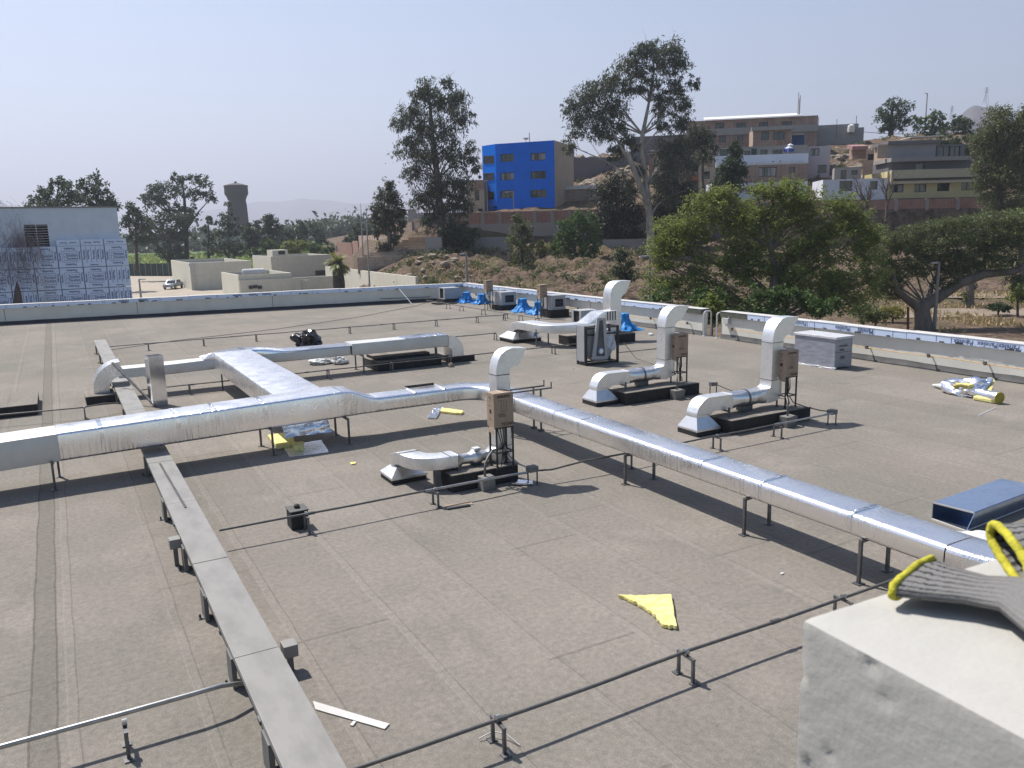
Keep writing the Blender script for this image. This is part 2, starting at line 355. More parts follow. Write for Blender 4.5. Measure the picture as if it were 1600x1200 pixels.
# ================================================================== THE ROOF
GZ = -4.0                                               # ground level below the roof
def wx(y): return 20.38+(y-10.8)*0.0182                 # inner face of the right parapet
def wy(x): return 43.22+(20.97-x)*0.139                 # inner face of the back parapet
CXY = (20.97, 43.22)
mb = MB()
mb.prism([(-14, -6), (wx(-6)+.25, -6), (CXY[0]+.3, CXY[1]+.3), (-14, wy(-14)+.3)], GZ-0.5, 0.0, M['roof'])
tag(mb.build('roof_deck'), kind='structure')

def ord_(n): return ['first', 'second', 'third', 'fourth', 'fifth', 'sixth', 'seventh', 'eighth', 'ninth', 'tenth', 'eleventh', 'twelfth'][n]

def parapet(name, label, a, b, out, upm, caps, texts=(), joints=(), fascia='film_blue'):
    """a->b runs along the inner face at roof level; out is the horizontal unit vector away from the roof"""
    a, b, out = Vector((a[0], a[1], 0)), Vector((b[0], b[1], 0)), Vector((out[0], out[1], 0))
    L = (b-a).length; d = (b-a)/L; Z = Vector((0, 0, 1))
    r = thing(name, label, 'wall', a)
    def hx(m, s0, s1, o0, o1, z0, z1, mat):
        q = [a+d*s0+out*o0, a+d*s1+out*o0, a+d*s1+out*o1, a+d*s0+out*o1]
        if d.cross(out).z < 0: q = q[::-1]
        m.hexa([p+Z*z0 for p in q], [p+Z*z1 for p in q], mat)
    m = MB(); hx(m, 0, L, 0.0, 0.24, -0.3, 0.84, M['parapet'])
    for j in joints: hx(m, j-0.012, j+0.012, -0.004, 0.02, 0.2, 0.80, M['caulk'])
    m.build('wall_body', r)
    m = MB()                                             # sloping membrane upturn at the foot of the wall
    n = int(L/0.6); rs = []
    for i in range(n+1):
        s = L*i/n; h = 0.17+random.uniform(-.012, .012); o = -0.07+random.uniform(-.01, .01)
        p = a+d*s; rs.append([p+out*o+Z*0.003, p+out*(o+0.035)+Z*0.06, p+out*-0.012+Z*h, p+out*0.0+Z*h, p+out*0.0+Z*0.003])
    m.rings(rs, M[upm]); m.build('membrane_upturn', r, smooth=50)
    m = MB(); s = 0.0; k = 0
    while s < L-0.05:
        e = min(L, s+caps*random.uniform(0.85, 1.15)); g = fascia
        if callable(fascia): g = fascia(s, e)
        dz = random.uniform(-.008, .008); o = random.uniform(-.012, .008)
        hx(m, s+0.008, e-0.008, -0.09+o, 0.33, 0.785+dz, 0.968+dz, M[g])
        hx(m, s+0.004, e-0.004, -0.10+o, 0.335, 0.968+dz, 0.978+dz, M['cap_white'])
        if g == 'film_blue':                             # torn film lip and seams on the fascia
            for t in range(random.randint(1, 3)):
                u = random.uniform(s+.1, e-.3); hx(m, u, u+random.uniform(.06, .3), -0.097+o, -0.088+o, 0.79+dz, 0.80+dz+random.uniform(.02, .05), M['caulk'])
            u = random.uniform(s, e-.1); hx(m, u, u+.012, -0.094+o, -0.088+o, 0.80+dz, 0.966+dz, M['film_ink'])
        s = e; k += 1
    for (s_, body, size, flip) in texts:
        rt = -d if flip else d; up = -Z if flip else Z
        if d.cross(out).z < 0: pass
        vis = d if (d.cross(Z)).dot(-out) > 0 else -d    # reading direction seen from the roof
        rt = -vis if flip else vis
        put_text(m, body, size, a+d*s_+out*-0.112+Z*0.878, rt, up, M['film_ink'])
    m.build('coping', r)
    return r
yg0, yg1 = 21.45, 22.45                                 # the opening with the ladder
fas_far = lambda s, e: 'dull_green' if s > 19.2 else 'film_blue'
parapet('parapet_wall', 'long cream parapet wall ending at the white ladder hoops, blue film coping behind the tarps', CXY, (wx(yg1), yg1), (1, 0), 'upturn', 1.25, joints=(5.2, 13.4), fascia=fas_far)
L2 = yg0+6
yt = lambda px, py: yg0-PX(px, py, wx(16)).y
fas_near = lambda s, e: 'dull_green' if s < 1.0 else 'film_blue'
txt = []
for k_, (px, py, body) in enumerate([(1318, 505, 'Panelex'), (1354, 510, 'Panelex'), (1510, 524, 'Panelex'), (1548, 528, 'Panelex'), (1582, 531, 'Panelex'), (1250, 498, 'Panelex')]):
    txt.append((yg0-PX(px, py, wx(12)).y, body, 0.17, True))
pw2 = parapet('parapet_wall', 'cream parapet wall at the right carrying blue film coping with upside-down lettering', (wx(yg0), yg0), (wx(-6), -6), (1, 0), 'upturn', 1.25, texts=txt, joints=(4.15, 11.0), fascia=fas_near)
txt = [(yy, 'Panelex', 0.15, True) for yy in (11.2, 11.9, 12.7, 17.3, 18.2, 23.9, 24.6, 30.2)]
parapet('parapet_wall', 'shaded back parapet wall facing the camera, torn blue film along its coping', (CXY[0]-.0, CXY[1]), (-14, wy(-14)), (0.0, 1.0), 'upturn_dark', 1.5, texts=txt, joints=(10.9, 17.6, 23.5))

# ladder hoops in the opening
for k, (yy, lab) in enumerate(((22.30, 'white tube ladder hoop at the wall opening, nearer the long far wall'), (21.62, 'white tube ladder hoop at the wall opening, beside the small wall box'))):
    t = thing('ladder_handrail', lab, 'handrail', (wx(yy)-.06, yy, 0), 'ladder hoops at the wall opening')
    x0 = wx(yy)-.06; m = MB(); z1 = 0.80
    m.tube([(x0, yy, 0), (x0, yy, z1)]+arc((x0+.10, yy, z1), (-.10, 0, 0), (0, 0, .10), 5)+arc((x0+.24, yy, z1), (0, 0, .10), (.10, 0, 0), 5)+[(x0+.34, yy, -1.5)], 0.030, M['pvc'], 10)
    m.build('rail', t, smooth=60)
    m = MB(); m.cbox((x0, yy, 0.008), (.13, .13, .016), M['pvc']); m.build('foot_plate', t)
t = thing('electrical_box', 'small white electrical box fixed high on the wall beside the ladder hoops', 'box', (wx(21)-.12, 21.1, .55))
m = MB(); m.box((wx(21)-.15, 20.98, .56), (wx(21)-.005, 21.22, .76), M['pvc']); m.build('casing', t, bevel=.01)
m = MB(); m.tube([(wx(21)-.06, 21.15, .76), (wx(21)-.06, 21.15, .83)], .03, M['pipe_dark']); m.tube([(wx(21)-.06, 21.02, .76), (wx(21)-.06, 21.02, .82)], .03, M['pvc']); m.build('cable_gland', t)

# thin conduit on the right wall with its brackets
def run(name, label, pts, r, mat, cat='conduit', n=8):
    m = MB(); m.tube(pts, r, M[mat], n); return tag(m.build(name, loc=pts[0], smooth=60), label, cat)
run('conduit', 'thin orange conduit running along the inner face of the right parapet', [(wx(y)-.16, y, .40+.012*math.sin(y*2.1)) for y in np.arange(20.9, 3.0, -.5)], .010, 'orange')
run('conduit', 'thin orange conduit along the far parapet wall behind the blue tarps', [(wx(y)-.16, y, .38+.012*math.sin(y*2.1)) for y in np.arange(43, 22.6, -.6)], .010, 'orange')
def wall_bracket(y, lab):
    x = wx(y); t = thing('wall_bracket', lab, 'bracket', (x-.1, y, .37), 'brackets holding the wall conduit')
    m = MB(); m.box((x-.19, y-.02, .36), (x-.004, y+.02, .385), M['steel']); m.build('arm', t)
    m = MB(); m.cbox((x-.17, y, .42), (.06, .07, .075), M['steel']); m.build('clamp', t)
ys = [20.75, 19.2, 16.9, 15.25, 13.3, 11.75, 10.1, 8.5, 7.0]
ww = ['below the small white wall box', 'between the wall box and the tall right exhaust stack', 'just behind the tall right exhaust stack', 'just behind the wrapped crate', 'first to the right of the wrapped crate', 'second to the right of the wrapped crate', 'third to the right of the crate', 'fourth to the right of the crate', 'fifth to the right of the crate']
for y, s in zip(ys, ww): wall_bracket(y, 'small dark wall bracket '+s)
for y, s in zip((23.1, 25.3, 27.9, 30.6, 33.4, 37.0, 39.6, 41.2), ('beside the ladder opening', 'behind the middle exhaust stack', 'left of the lone blue tarp', 'behind the far air handler', 'behind the second wall air unit', 'behind the upright box stand', 'in the far stretch of wall', 'nearest the far roof corner')):
    wall_bracket(y, 'small dark wall bracket '+s)
run('conduit', 'grey conduit low on the shaded back parapet, near the roof corner', [(16.0, wy(16)-.1, .31), (17.4, wy(17.4)-.1, .29), (18.9, wy(18.9)-.1, .27)], .018, 'pipe_dark')
run('leaning_pole', 'thin pale pole leaning on the back parapet near the roof corner', [(17.3, wy(17.3)-1.4, .02), (17.05, wy(17)-.12, .86)], .02, 'pvc', 'pole')

# ------------------------------------------------------------------ conduits lying on bracket feet
def make_bracket():
    t = thing('pipe_bracket', 'steel bracket', 'bracket', (0, 0, 0), 'low steel brackets carrying the roof conduits')
    for s in (-1, 1):
        m = MB(); m.cbox((0, s*.095, .108), (.028, .022, .216), M['steel']); m.build('post', t)
        m = MB(); m.cbox((0, s*.115, .006), (.07, .07, .012), M['steel']); m.tube([(0.01, s*.13, .012), (0.01, s*.13, .035)], .008, M['steel'], 6); m.build('foot', t)
    m = MB(); m.cbox((0, 0, .226), (.03, .222, .02), M['steel']); m.build('crossbar', t)
    m = MB(); m.tube([(-.018, 0, .262), (.018, 0, .262)], .030, M['pipe'], 10); m.build('clip', t)
    return t
PB = make_bracket(); pb_used = False
def bracket(x, y, lab, rz=0.0):
    global pb_used
    lab = 'low steel bracket '+lab
    if not pb_used:
        pb_used = True; PB.location = (x, y, 0); PB.rotation_euler = (0, 0, rz); PB['label'] = lab; ORG[PB.name] = Vector((x, y, 0)); return PB
    return dup(PB, (x, y, 0), rz, lab)
def pipe_run(label, x0, x1, y, r, mat, ends=True):
    pts = []; n = max(4, int(abs(x1-x0)/1.9)*4)
    for i in range(n+1):
        x = x0+(x1-x0)*i/n; pts.append((x, y+.012*math.sin(x*1.7), .259-.008*math.sin((x-2.63)/1.92*math.pi)**2))
    m = MB(); m.tube(pts, r, M[mat], 8); o = m.build('conduit', loc=pts[0], smooth=60); tag(o, label, 'conduit')
    m = MB()
    for x in np.arange(x0+1.2, x1-.3, 3.0): m.tube([(x-.05, y+.012*math.sin(x*1.7), .257), (x+.05, y+.012*math.sin(x*1.7), .257)], r*1.45, M[mat], 8)
    o2 = m.build('coupling', o)
    return o
pipe_run('dark grey conduit on brackets, the nearest across the roof', 1.45, 12.0, 5.07, .0165, 'pipe_dark')
for x, s in ((2.63, 'under the nearest conduit, left of the yellow wool scrap'), (4.54, 'under the nearest conduit, in front of the yellow wool scrap'), (6.62, 'under the nearest conduit, beside the white wall top')): bracket(x, 5.07, s)
run('conduit', 'silver conduit running from the left up to the cable tray', [(-3.5, 6.70, .262), (-2, 6.72, .262), (0.05, 6.70, .259), (.62, 6.70, .259), (.85, 6.72, .25), (1.02, 6.76, .20), (1.2, 6.8, .14)], .022, 'pipe')
bracket(.09, 6.55, 'under the silver conduit at the left')
pipe_run('dark conduit passing the vent block to the small exhaust fan', 1.5, 5.0, 10.58, .0165, 'pipe_dark')
run('conduit', 'pale conduit in front of the small exhaust fan block', [(4.4, 10.58, .259), (5.2, 10.58, .259), (6.0, 10.6, .245), (6.15, 10.62, .23)], .020, 'pipe')
run('conduit', 'dark conduit passing under the long foil duct', [(6.3, 10.62, .235), (6.6, 10.60, .21), (7.2, 10.58, .255), (8.0, 10.56, .26), (9.0, 10.57, .25), (10.1, 10.57, .262), (10.9, 10.57, .255), (11.65, 10.58, .262)], .0165, 'pipe_dark')
run('conduit', 'pale conduit in front of the right exhaust fan block', [(11.55, 10.58, .262), (12.3, 10.58, .262), (13.2, 10.6, .262)], .020, 'pipe')
for x, s in ((2.63, 'beside the small square vent block'), (4.55, 'left of the small exhaust fan block'), (8.1, 'under the long foil duct, behind its posts'), (10.1, 'midway between foil duct and right exhaust fan'), (11.64, 'in front of the right exhaust fan block')): bracket(x, 10.57, s)
pipe_run('dark conduit crossing in front of the long flat skylight', 1.6, 16.0, 22.02, .0165, 'pipe_dark')
run('conduit', 'dark conduit at the left leading to the black kerb by the tray', [(-4.5, 20.9, .26), (-2, 20.75, .26), (.2, 20.45, .26), (.7, 20.6, .27), (1.05, 20.75, .2)], .0165, 'pipe_dark')
bracket(.26, 20.42, 'left of the cable tray by the black kerb')
for x, s in ((2.73, 'behind the upright metal stub'), (6.39, 'left of the long flat skylight'), (8.28, 'in front of the long flat skylight'), (10.14, 'between the flat skylight and the end kerb'), (13.86, 'in front of the far curved duct')): bracket(x, 22.05, s)
pipe_run('dark conduit reaching the far curved duct from the left', 5.5, 14.0, 26.25, .0165, 'pipe_dark')
bracket(13.96, 26.22, 'beside the far pyramid hood'); bracket(12.05, 26.22, 'left of the far pyramid hood, behind the elbow kerb')
pipe_run('long dark conduit nearest the back parapet', 1.4, 17.6, 31.8, .0165, 'pipe_dark')
for i, x in enumerate((2.69, 4.59, 6.51, 8.35, 10.23, 12.14, 14.07, 16.04, 17.4)): bracket(x, 31.8, ord_(i)+' from the cable tray along the conduit nearest the back wall')
m = MB(); m.tube([(17.8, 41.5, .26), (17.8, 36, .255), (17.78, 32, .26), (17.85, 29.0, .255), (18.6, 28.6, .2)], .0165, M['pipe_dark']); tag(m.build('conduit', loc=(17.8, 41.5, .26), smooth=60), 'dark conduit running along the far right wall past the air units', 'conduit')
for i, y in enumerate((38.6, 37.0, 34.6, 32.4, 31.0, 29.6)): bracket(17.8, y, ord_(i)+' from the roof corner along the side conduit', math.pi/2)
run('cable', 'thin dark cable trailing from the tray to the far corner air unit', [(1.5, 32.5, .05), (3.7, 33.3, .10), (8, 34.9, .06), (12.4, 37.3, .05), (17.0, 41, .05), (18.6, 42.9, .05)], .012, 'pipe_dark', 'cable')
run('cable', 'black cable looping over the roof beside the framed fan', [(14.9, 19.7, .55), (15.0, 19.2, .1), (15.05, 18.3, .02), (14.9, 17.6, .02), (14.75, 17.0, .015), (14.0, 16.6, .015), (13.6, 16.2, .012)], .012, 'pipe_dark', 'cable')
run('cable', 'black cable lying on the roof right of the framed fan', [(15.6, 20.9, .02), (17.0, 20.8, .02), (18.1, 21.2, .025), (18.7, 21.9, .02), (18.2, 22.0, .02)], .012, 'pipe_dark', 'cable')

# junction boxes on two legs
def jbox(x, y, lab):
    t = thing('junction_box', lab, 'box', (x, y, 0))
    m = MB(); m.cbox((x, y, .265), (.16, .14, .09), M['concrete']); m.build('casing', t, bevel=.008)
    for sx, sy in ((-.05, .05), (.06, -.05)):
        m = MB(); m.bar((x+sx, y+sy, 0), (x+sx, y+sy, .23), .018, .018, M['steel']); m.cbox((x+sx, y+sy, .005), (.06, .06, .01), M['steel']); m.build('leg', t)
jbox(6.27, 10.66, 'grey junction box on two legs beside the small exhaust fan')
jbox(13.28, 10.68, 'grey junction box on two legs beside the right exhaust fan')
jbox(13.45, 14.25, 'grey junction box on two legs beside the middle exhaust fan')

# ------------------------------------------------------------------ cable tray
def tray():
    t = thing('cable_tray', 'long light grey covered cable tray on dark legs running to the back', 'cable tray', (1.2, 18, 0))
    xl, xr = 1.0, 1.385
    ylist = [2.2, 4.35, 6.9, 9.3, 11.7, 14.1, 16.5, 18.9, 21.3, 23.7, 26.1, 28.5, 30.9, 33.2]
    m = MB()
    for i in range(len(ylist)-1):
        m.box((xl, ylist[i]+.006, .315+.002*(i % 2)), (xr, ylist[i+1]-.006, .372+.002*(i % 2)), M['tray'])
    m.build('cover', t, bevel=.004)
    m = MB(); m.box((xl+.015, 2.2, .27), (xr-.015, 33.15, .314), M['tray_leg']); m.build('tray_bottom', t)
    for y in (3.6, 5.72, 7.15, 8.65, 10.15, 12.2, 14.77, 17.2, 19.6, 22.0, 24.5, 27, 29.5, 32):
        m = MB()
        m.box((xl-.012, y-.12, .01), (xl+.03, y+.12, .30), M['tray_leg']); m.box((xr-.05, y-.10, .01), (xr-.02, y+.10, .27), M['tray_leg'])
        m.box((xl-.07, y-.03, .003), (xr+.02, y+.03, .012), M['tray_leg']); m.tube([(xl-.05, y, .01), (xl-.05, y, .05)], .012, M['blacksteel'], 6)
        m.build('leg', t)
    m = MB()
    for y in (5.6, 8.1, 10.6): m.cbox((xl-.006, y+.3, .335), (.014, .09, .035), M['steel'])
    m.build('latch', t)
    return t
tray()
for (x0, y0, z1, lab) in ((.93, 10.32, .36, 'small grey junction box on the left side of the cable tray'), (1.52, 7.1, .28, 'small grey junction box on the right side of the cable tray')):
    t = thing('junction_box', lab, 'box', (x0, y0, 0)); m = MB(); m.cbox((x0, y0, z1-.06), (.13, .15, .12), M['tray']); m.build('casing', t, bevel=.006)
    m = MB(); m.bar((x0, y0, 0), (x0, y0, z1-.12), .05, .05, M['tray_leg']); m.build('stem', t)
m = MB()
m.bar((1.165, 13.97, .379), (1.21, 11.39, .379), .022, .006, M['steel'])
for k in range(40): m.cbox((1.165+.045*k/39, 13.95-2.54*k/39, .384), (.034, .02, .008), M['tray_leg'])
tag(m.build('chain_strip', loc=(1.19, 12.5, .377)), 'thin perforated dark strip lying on the cable tray lid', 'strip')

# ------------------------------------------------------------------ big foil duct system (one connected run)
FD = thing('foil_duct', 'long silver foil wrapped duct run with a branch and a bend across the roof', 'duct', (3.9, 15.3, 0))
def dens(a, b, step=0.5):
    a, b = Vector(a), Vector(b); n = max(1, int((b-a).length/step)); return [a+(b-a)*i/n for i in range(n+1)]
m = MB()                                                # main run, bare metal stub first
sweep(m, [(-8, 14.62, .55), (-.25, 15.12, .685)], .74, .46, .012, M['duct_dull']); m.build('bare_section', FD, smooth=40)
m = MB(); pts = dens((-.25, 15.12, .69), (4.55, 15.27, .765), .45)
sweep(m, pts, .77, [.475+.035*i/(len(pts)-1) for i in range(len(pts))], .045, M['foil'], jit=.0015); m.build('main_section', FD, smooth=55)
for x in (.35, 1.55, 2.2, 3.05): m = MB(); yy = 15.12+.15*(x+.25)/4.8; zz = .69+.075*(x+.25)/4.8; sweep(m, [(x, yy, zz), (x+.07, yy+.002, zz+.001)], .776, .482+.035*(x+.25)/4.8, .05, M['foil_sheet']); m.build('tape_band', FD, smooth=55)
m = MB(); pts = [Vector((4.55, 15.27, .765)), Vector((4.75, 15.27, .75)), Vector((5.0, 15.26, .69)), Vector((5.2, 15.25, .655)), Vector((5.3, 15.25, .65))]
sweep(m, pts, [.77, .72, .62, .57, .56], [.51, .49, .38, .31, .30], .045, M['foil'], jit=.0015); m.build('reducer', FD, smooth=55)
m = MB(); pts = dens((5.3, 15.25, .65), (7.1, 15.25, .65), .3)+arc((7.1, 14.57, .65), (0, .68, 0), (.68, 0, 0), 8)[1:]+dens((7.78, 14.5, .64), (7.78, 4.6, .625), .35)
def _sec(p):
    t_ = min(1.0, max(0.0, (12.5-p.y)/7.0)) if p.x > 7.5 else 0.0; return t_
pts = [Vector((p.x-.02*min(1, max(0, (14.2-p.y)/2)) if p.x > 7.5 else p.x, p.y, p.z+.025*_sec(p))) for p in pts]
sweep(m, pts, [.56-.03*(min(1, max(0, (14.2-p.y)/2)) if p.x > 7.5 else 0) for p in pts], [.31-.05*_sec(p) for p in pts], .065, M['foil'], jit=.0015); m.build('long_section', FD, smooth=55)
m = MB(); pts = [Vector((7.76, 4.58, .65))]+arc((8.58, 4.5, .65), (-.82, 0, 0), (0, -.82, 0), 8)+dens((8.8, 3.68, .65), (12, 3.68, .65), .6)
sweep(m, pts, .54, .26, .065, M['foil'], jit=.0015); m.build('end_bend', FD, smooth=55)
for y in (12.0, 11.2, 8.2, 7.1, 5.75): m = MB(); ts = min(1, max(0, (12.5-y)/7)); sweep(m, [(7.76, y, .635+.025*ts), (7.76, y-.06, .635+.025*ts)], .537, .317-.05*ts, .066, M['foil_sheet']); m.build('tape_band', FD, smooth=55)
m = MB(); pts = dens((3.95, 15.5, .735), (3.95, 22.55, .735), .45)
sweep(m, pts, 1.0, .45, .04, M['foil'], jit=.0015); m.build('branch_section', FD, smooth=55)
m = MB(); pts = dens((1.75, 22.75, .63), (3.5, 22.75, .66), .35)+[Vector((4.0, 22.8, .72)), Vector((4.5, 22.8, .72)), Vector((4.9, 22.78, .68))]+dens((5.2, 22.75, .675), (7.2, 22.75, .675), .4)
sweep(m, pts, .62, .26, .025, M['duct_dull'], jit=.003); m.build('cross_section', FD, smooth=45)
m = MB(); sweep(m, [(3.2, 22.8, .79), (3.6, 22.8, .83), (4.2, 22.85, .865), (4.8, 22.82, .85), (5.4, 22.8, .815), (6.6, 22.78, .812), (7.25, 22.78, .812)], [.66, .68, .72, .70, .66, .66, .66], [.03, .12, .18, .15, .03, .02, .02], .01, M['foil_sheet'], jit=.012); m.build('foil_cover', FD, smooth=50)
m = MB(); pts = dens((7.25, 22.75, .70), (10.31, 22.75, .70), .8)
sweep(m, pts, .66, .34, .015, M['duct_dull']); m.build('cross_section', FD, smooth=40)
m = MB(); sweep(m, [(8.9, 22.76, .878), (9.7, 22.76, .882), (10.3, 22.76, .88)], .69, .02, .005, M['foil_sheet'], jit=.008); m.build('foil_cover', FD, smooth=50)

def elbow_rings(m, outer, inner, y0, y1, mat):
    rs = []
    for (ox, oz), (ix, iz) in zip(outer, inner): rs.append([Vector((ox, y0, oz)), Vector((ox, y1, oz)), Vector((ix, y1, iz)), Vector((ix, y0, iz))])
    m.rings(rs, mat)
def qarc(cx, cz, r, a0, a1, n=8): return [(cx+r*math.cos(math.radians(a0+(a1-a0)*k/n)), cz+r*math.sin(math.radians(a0+(a1-a0)*k/n))) for k in range(n+1)]
m = MB(); elbow_rings(m, qarc(10.3, .36, .51, 90, 0)+[(10.81, .2)], qarc(10.3, .36, .12, 90, 0)+[(10.42, .2)], 22.42, 23.05, M['galv']); m.build('elbow', FD, smooth=35)
m = MB(); elbow_rings(m, qarc(1.2, .30, .66, 90, 180, 10)+[(.54, .19)], qarc(1.2, .30, .30, 90, 180, 10)+[(.90, .19)], 22.36, 23.02, M['galv_bright']); m.box((1.15, 22.42, .53), (1.8, 23.0, .765), M['duct_dull']); m.build('elbow', FD, smooth=35)
m = MB()                                                # square access frame on the small section
for a, b in (((6.10, 14.93), (6.10, 15.55)), ((6.75, 14.93), (6.75, 15.55))): m.bar((a[0], a[1], .815), (b[0], b[1], .815), .035, .03, M['galv'])
m.bar((6.10, 15.52, .83), (6.75, 15.52, .83), .03, .05, M['blacksteel']); m.build('access_frame', FD)

def trapeze(label, pts, ztop, over=0.0):
    """two posts, feet and a crossbar carrying a duct"""
    c = (Vector(pts[0])+Vector(pts[1]))/2
    t = thing('duct_support', label, 'support', (c.x, c.y, 0), 'steel supports under the ducts')
    for (x, y) in pts:
        m = MB(); m.bar((x, y, 0), (x, y, ztop+over), .036, .036, M['steel']); m.build('post', t)
        m = MB(); m.cbox((x, y, .006), (.11, .09, .012), M['steel']); m.build('foot', t)
    m = MB(); m.bar((pts[0][0], pts[0][1], ztop-.02), (pts[1][0], pts[1][1], ztop-.02), .04, .035, M['steel']); m.build('crossbar', t)
    return t
trapeze('dark two-post support under the foil duct at the far left', ((-.37, 14.70), (-.30, 15.5)), .455, .03)
trapeze('two-post support under the main foil duct, left of the hanging foil', ((3.17, 14.80), (3.12, 15.60)), .505)
trapeze('two-post support under the main foil duct, right of the hanging foil', ((4.62, 14.80), (4.60, 15.60)), .505)
trapeze('two-post support under the corner of the branch duct', ((3.56, 22.12), (4.3, 22.12)), .505)
trapeze('two-post support under the far duct, left of the long skylight', ((7.55, 22.38), (7.55, 23.1)), .52)
trapeze('two-post support between the long skylight and the end elbow', ((9.86, 22.35), (10.15, 23.1)), .52)
trapeze('two-post support under the long foil duct, below its bundled crease', ((7.50, 9.86), (8.06, 9.84)), .495)
trapeze('two-post support under the long foil duct, nearest but one to the white wall', ((7.49, 7.30), (8.05, 7.40)), .51)
trapeze('two-post support under the long foil duct, nearest the white wall', ((7.49, 5.55), (8.05, 5.6)), .525)
t = thing('duct_hanger', 'pair of tall posts with cantilever arms clasping the foil duct bend', 'support', (7.95, 13.7, 0), 'steel supports under the ducts')
for y in (13.83, 13.55):
    m = MB(); m.bar((7.44, y, 0), (7.44, y, .93), .05, .04, M['steel']); m.cbox((7.44, y, .006), (.14, .12, .012), M['steel']); m.build('post', t)
    m = MB(); m.bar((7.44, y, .86), (8.45, y, .86), .025, .03, M['steel']); m.bar((8.45, y, .84), (8.45, y, .98), .02, .02, M['steel']); m.build('arm', t)
    m = MB(); m.bar((8.2, y, 0), (8.2, y, .86), .03, .03, M['steel']); m.cbox((8.2, y, .02), (.1, .08, .04), M['steel']); m.build('rear_post', t)

# kerbs and skylights
def kerb(name, label, x0, y0, x1, y1, h, top='concrete', cat='kerb', slab=None):
    t = thing(name, label, cat, ((x0+x1)/2, (y0+y1)/2, 0))
    m = MB(); m.box((x0, y0, 0), (x1, y1, h), M['black']); m.build('upstand', t, bevel=.02)
    m = MB(); m.box((x0-.008, y0-.008, h), (x1+.008, y1+.008, h+.018), M[top]); m.build('top_sheet', t, bevel=.006)
    return t
kerb('roof_kerb', 'black kerb under the left duct elbow beside the cable tray', .34, 22.02, .985, 23.3, .20, 'roof')
kerb('roof_kerb', 'low black kerb under the end elbow of the far duct', 10.36, 22.44, 11.2, 23.6, .17, 'roof')
t = kerb('skylight_kerb', 'long flat black skylight kerb under the far duct', 7.95, 22.3, 10.0, 23.6, .26, 'roof', 'skylight')
m = MB(); m.box((8.05, 22.62, .278), (9.75, 23.55, .36), M['black']); m.build('raised_lid', t, bevel=.015)
m = MB(); m.box((8.04, 22.61, .36), (9.76, 23.56, .375), M['roof']); m.build('lid_sheet', t)
kerb('skylight_kerb', 'black kerb with pale top at the left edge of the roof', -3.4, 21.6, -.68, 23.6, .24, 'roof', 'skylight')
# vent block
t = thing('vent_block', 'small black square vent block with a round cap on top', 'vent', (2.58, 10.85, 0))
m = MB(); m.box((2.46, 10.72, 0), (2.70, 10.98, .26), M['black']); m.build('body', t, bevel=.012)
m = MB(); m.lathe([(.04, .26), (.04, .31), (.025, .325), (.001, .33)], (2.58, 10.85, 0), M['black'], 12); m.build('cap', t, smooth=40)
m = MB(); m.box((2.45, 10.71, .26), (2.71, 10.99, .272), M['upturn']); m.build('lid', t)

# upright open stub of new duct, with the leaning bar beside it
t = thing('duct_offcut', 'upright shiny open-topped sheet metal duct stub by the tray', 'duct', (1.86, 21.0, 0))
m = MB()
def tubewall(m, x0, y0, x1, y1, z0, z1, th, mat):
    m.box((x0, y0, z0), (x1, y0+th, z1), mat); m.box((x0, y1-th, z0), (x1, y1, z1), mat)
    m.box((x0, y0+th, z0), (x0+th, y1-th, z1), mat); m.box((x1-th, y0+th, z0), (x1, y1-th, z1), mat)
M['mirror'] = galv_mat('new_sheet_metal', (0.82, 0.83, 0.86), 0.12)
M['mirror_blue'] = galv_mat('box_duct_sheet', (0.40, 0.50, 0.66), 0.14)
c_, r_ = Vector((1.87, 21.02, 0)), 0
mm = MB(); tubewall(mm, -.17, -.17, .17, .17, 0, 1.23, .006, M['mirror'])
Rz = Matrix.Rotation(math.radians(10), 4, 'Z'); mm.v = [Rz @ p+c_ for p in mm.v]; mm.build('sheet_wall', t)
m = MB(); m.bar((1.02, 22.2, .98), (1.78, 20.78, .02), .05, .03, M['steel']); tag(m.build('steel_bar', loc=(1.78, 20.78, 0)), 'grey steel bar leaning against the left duct elbow', 'bar')

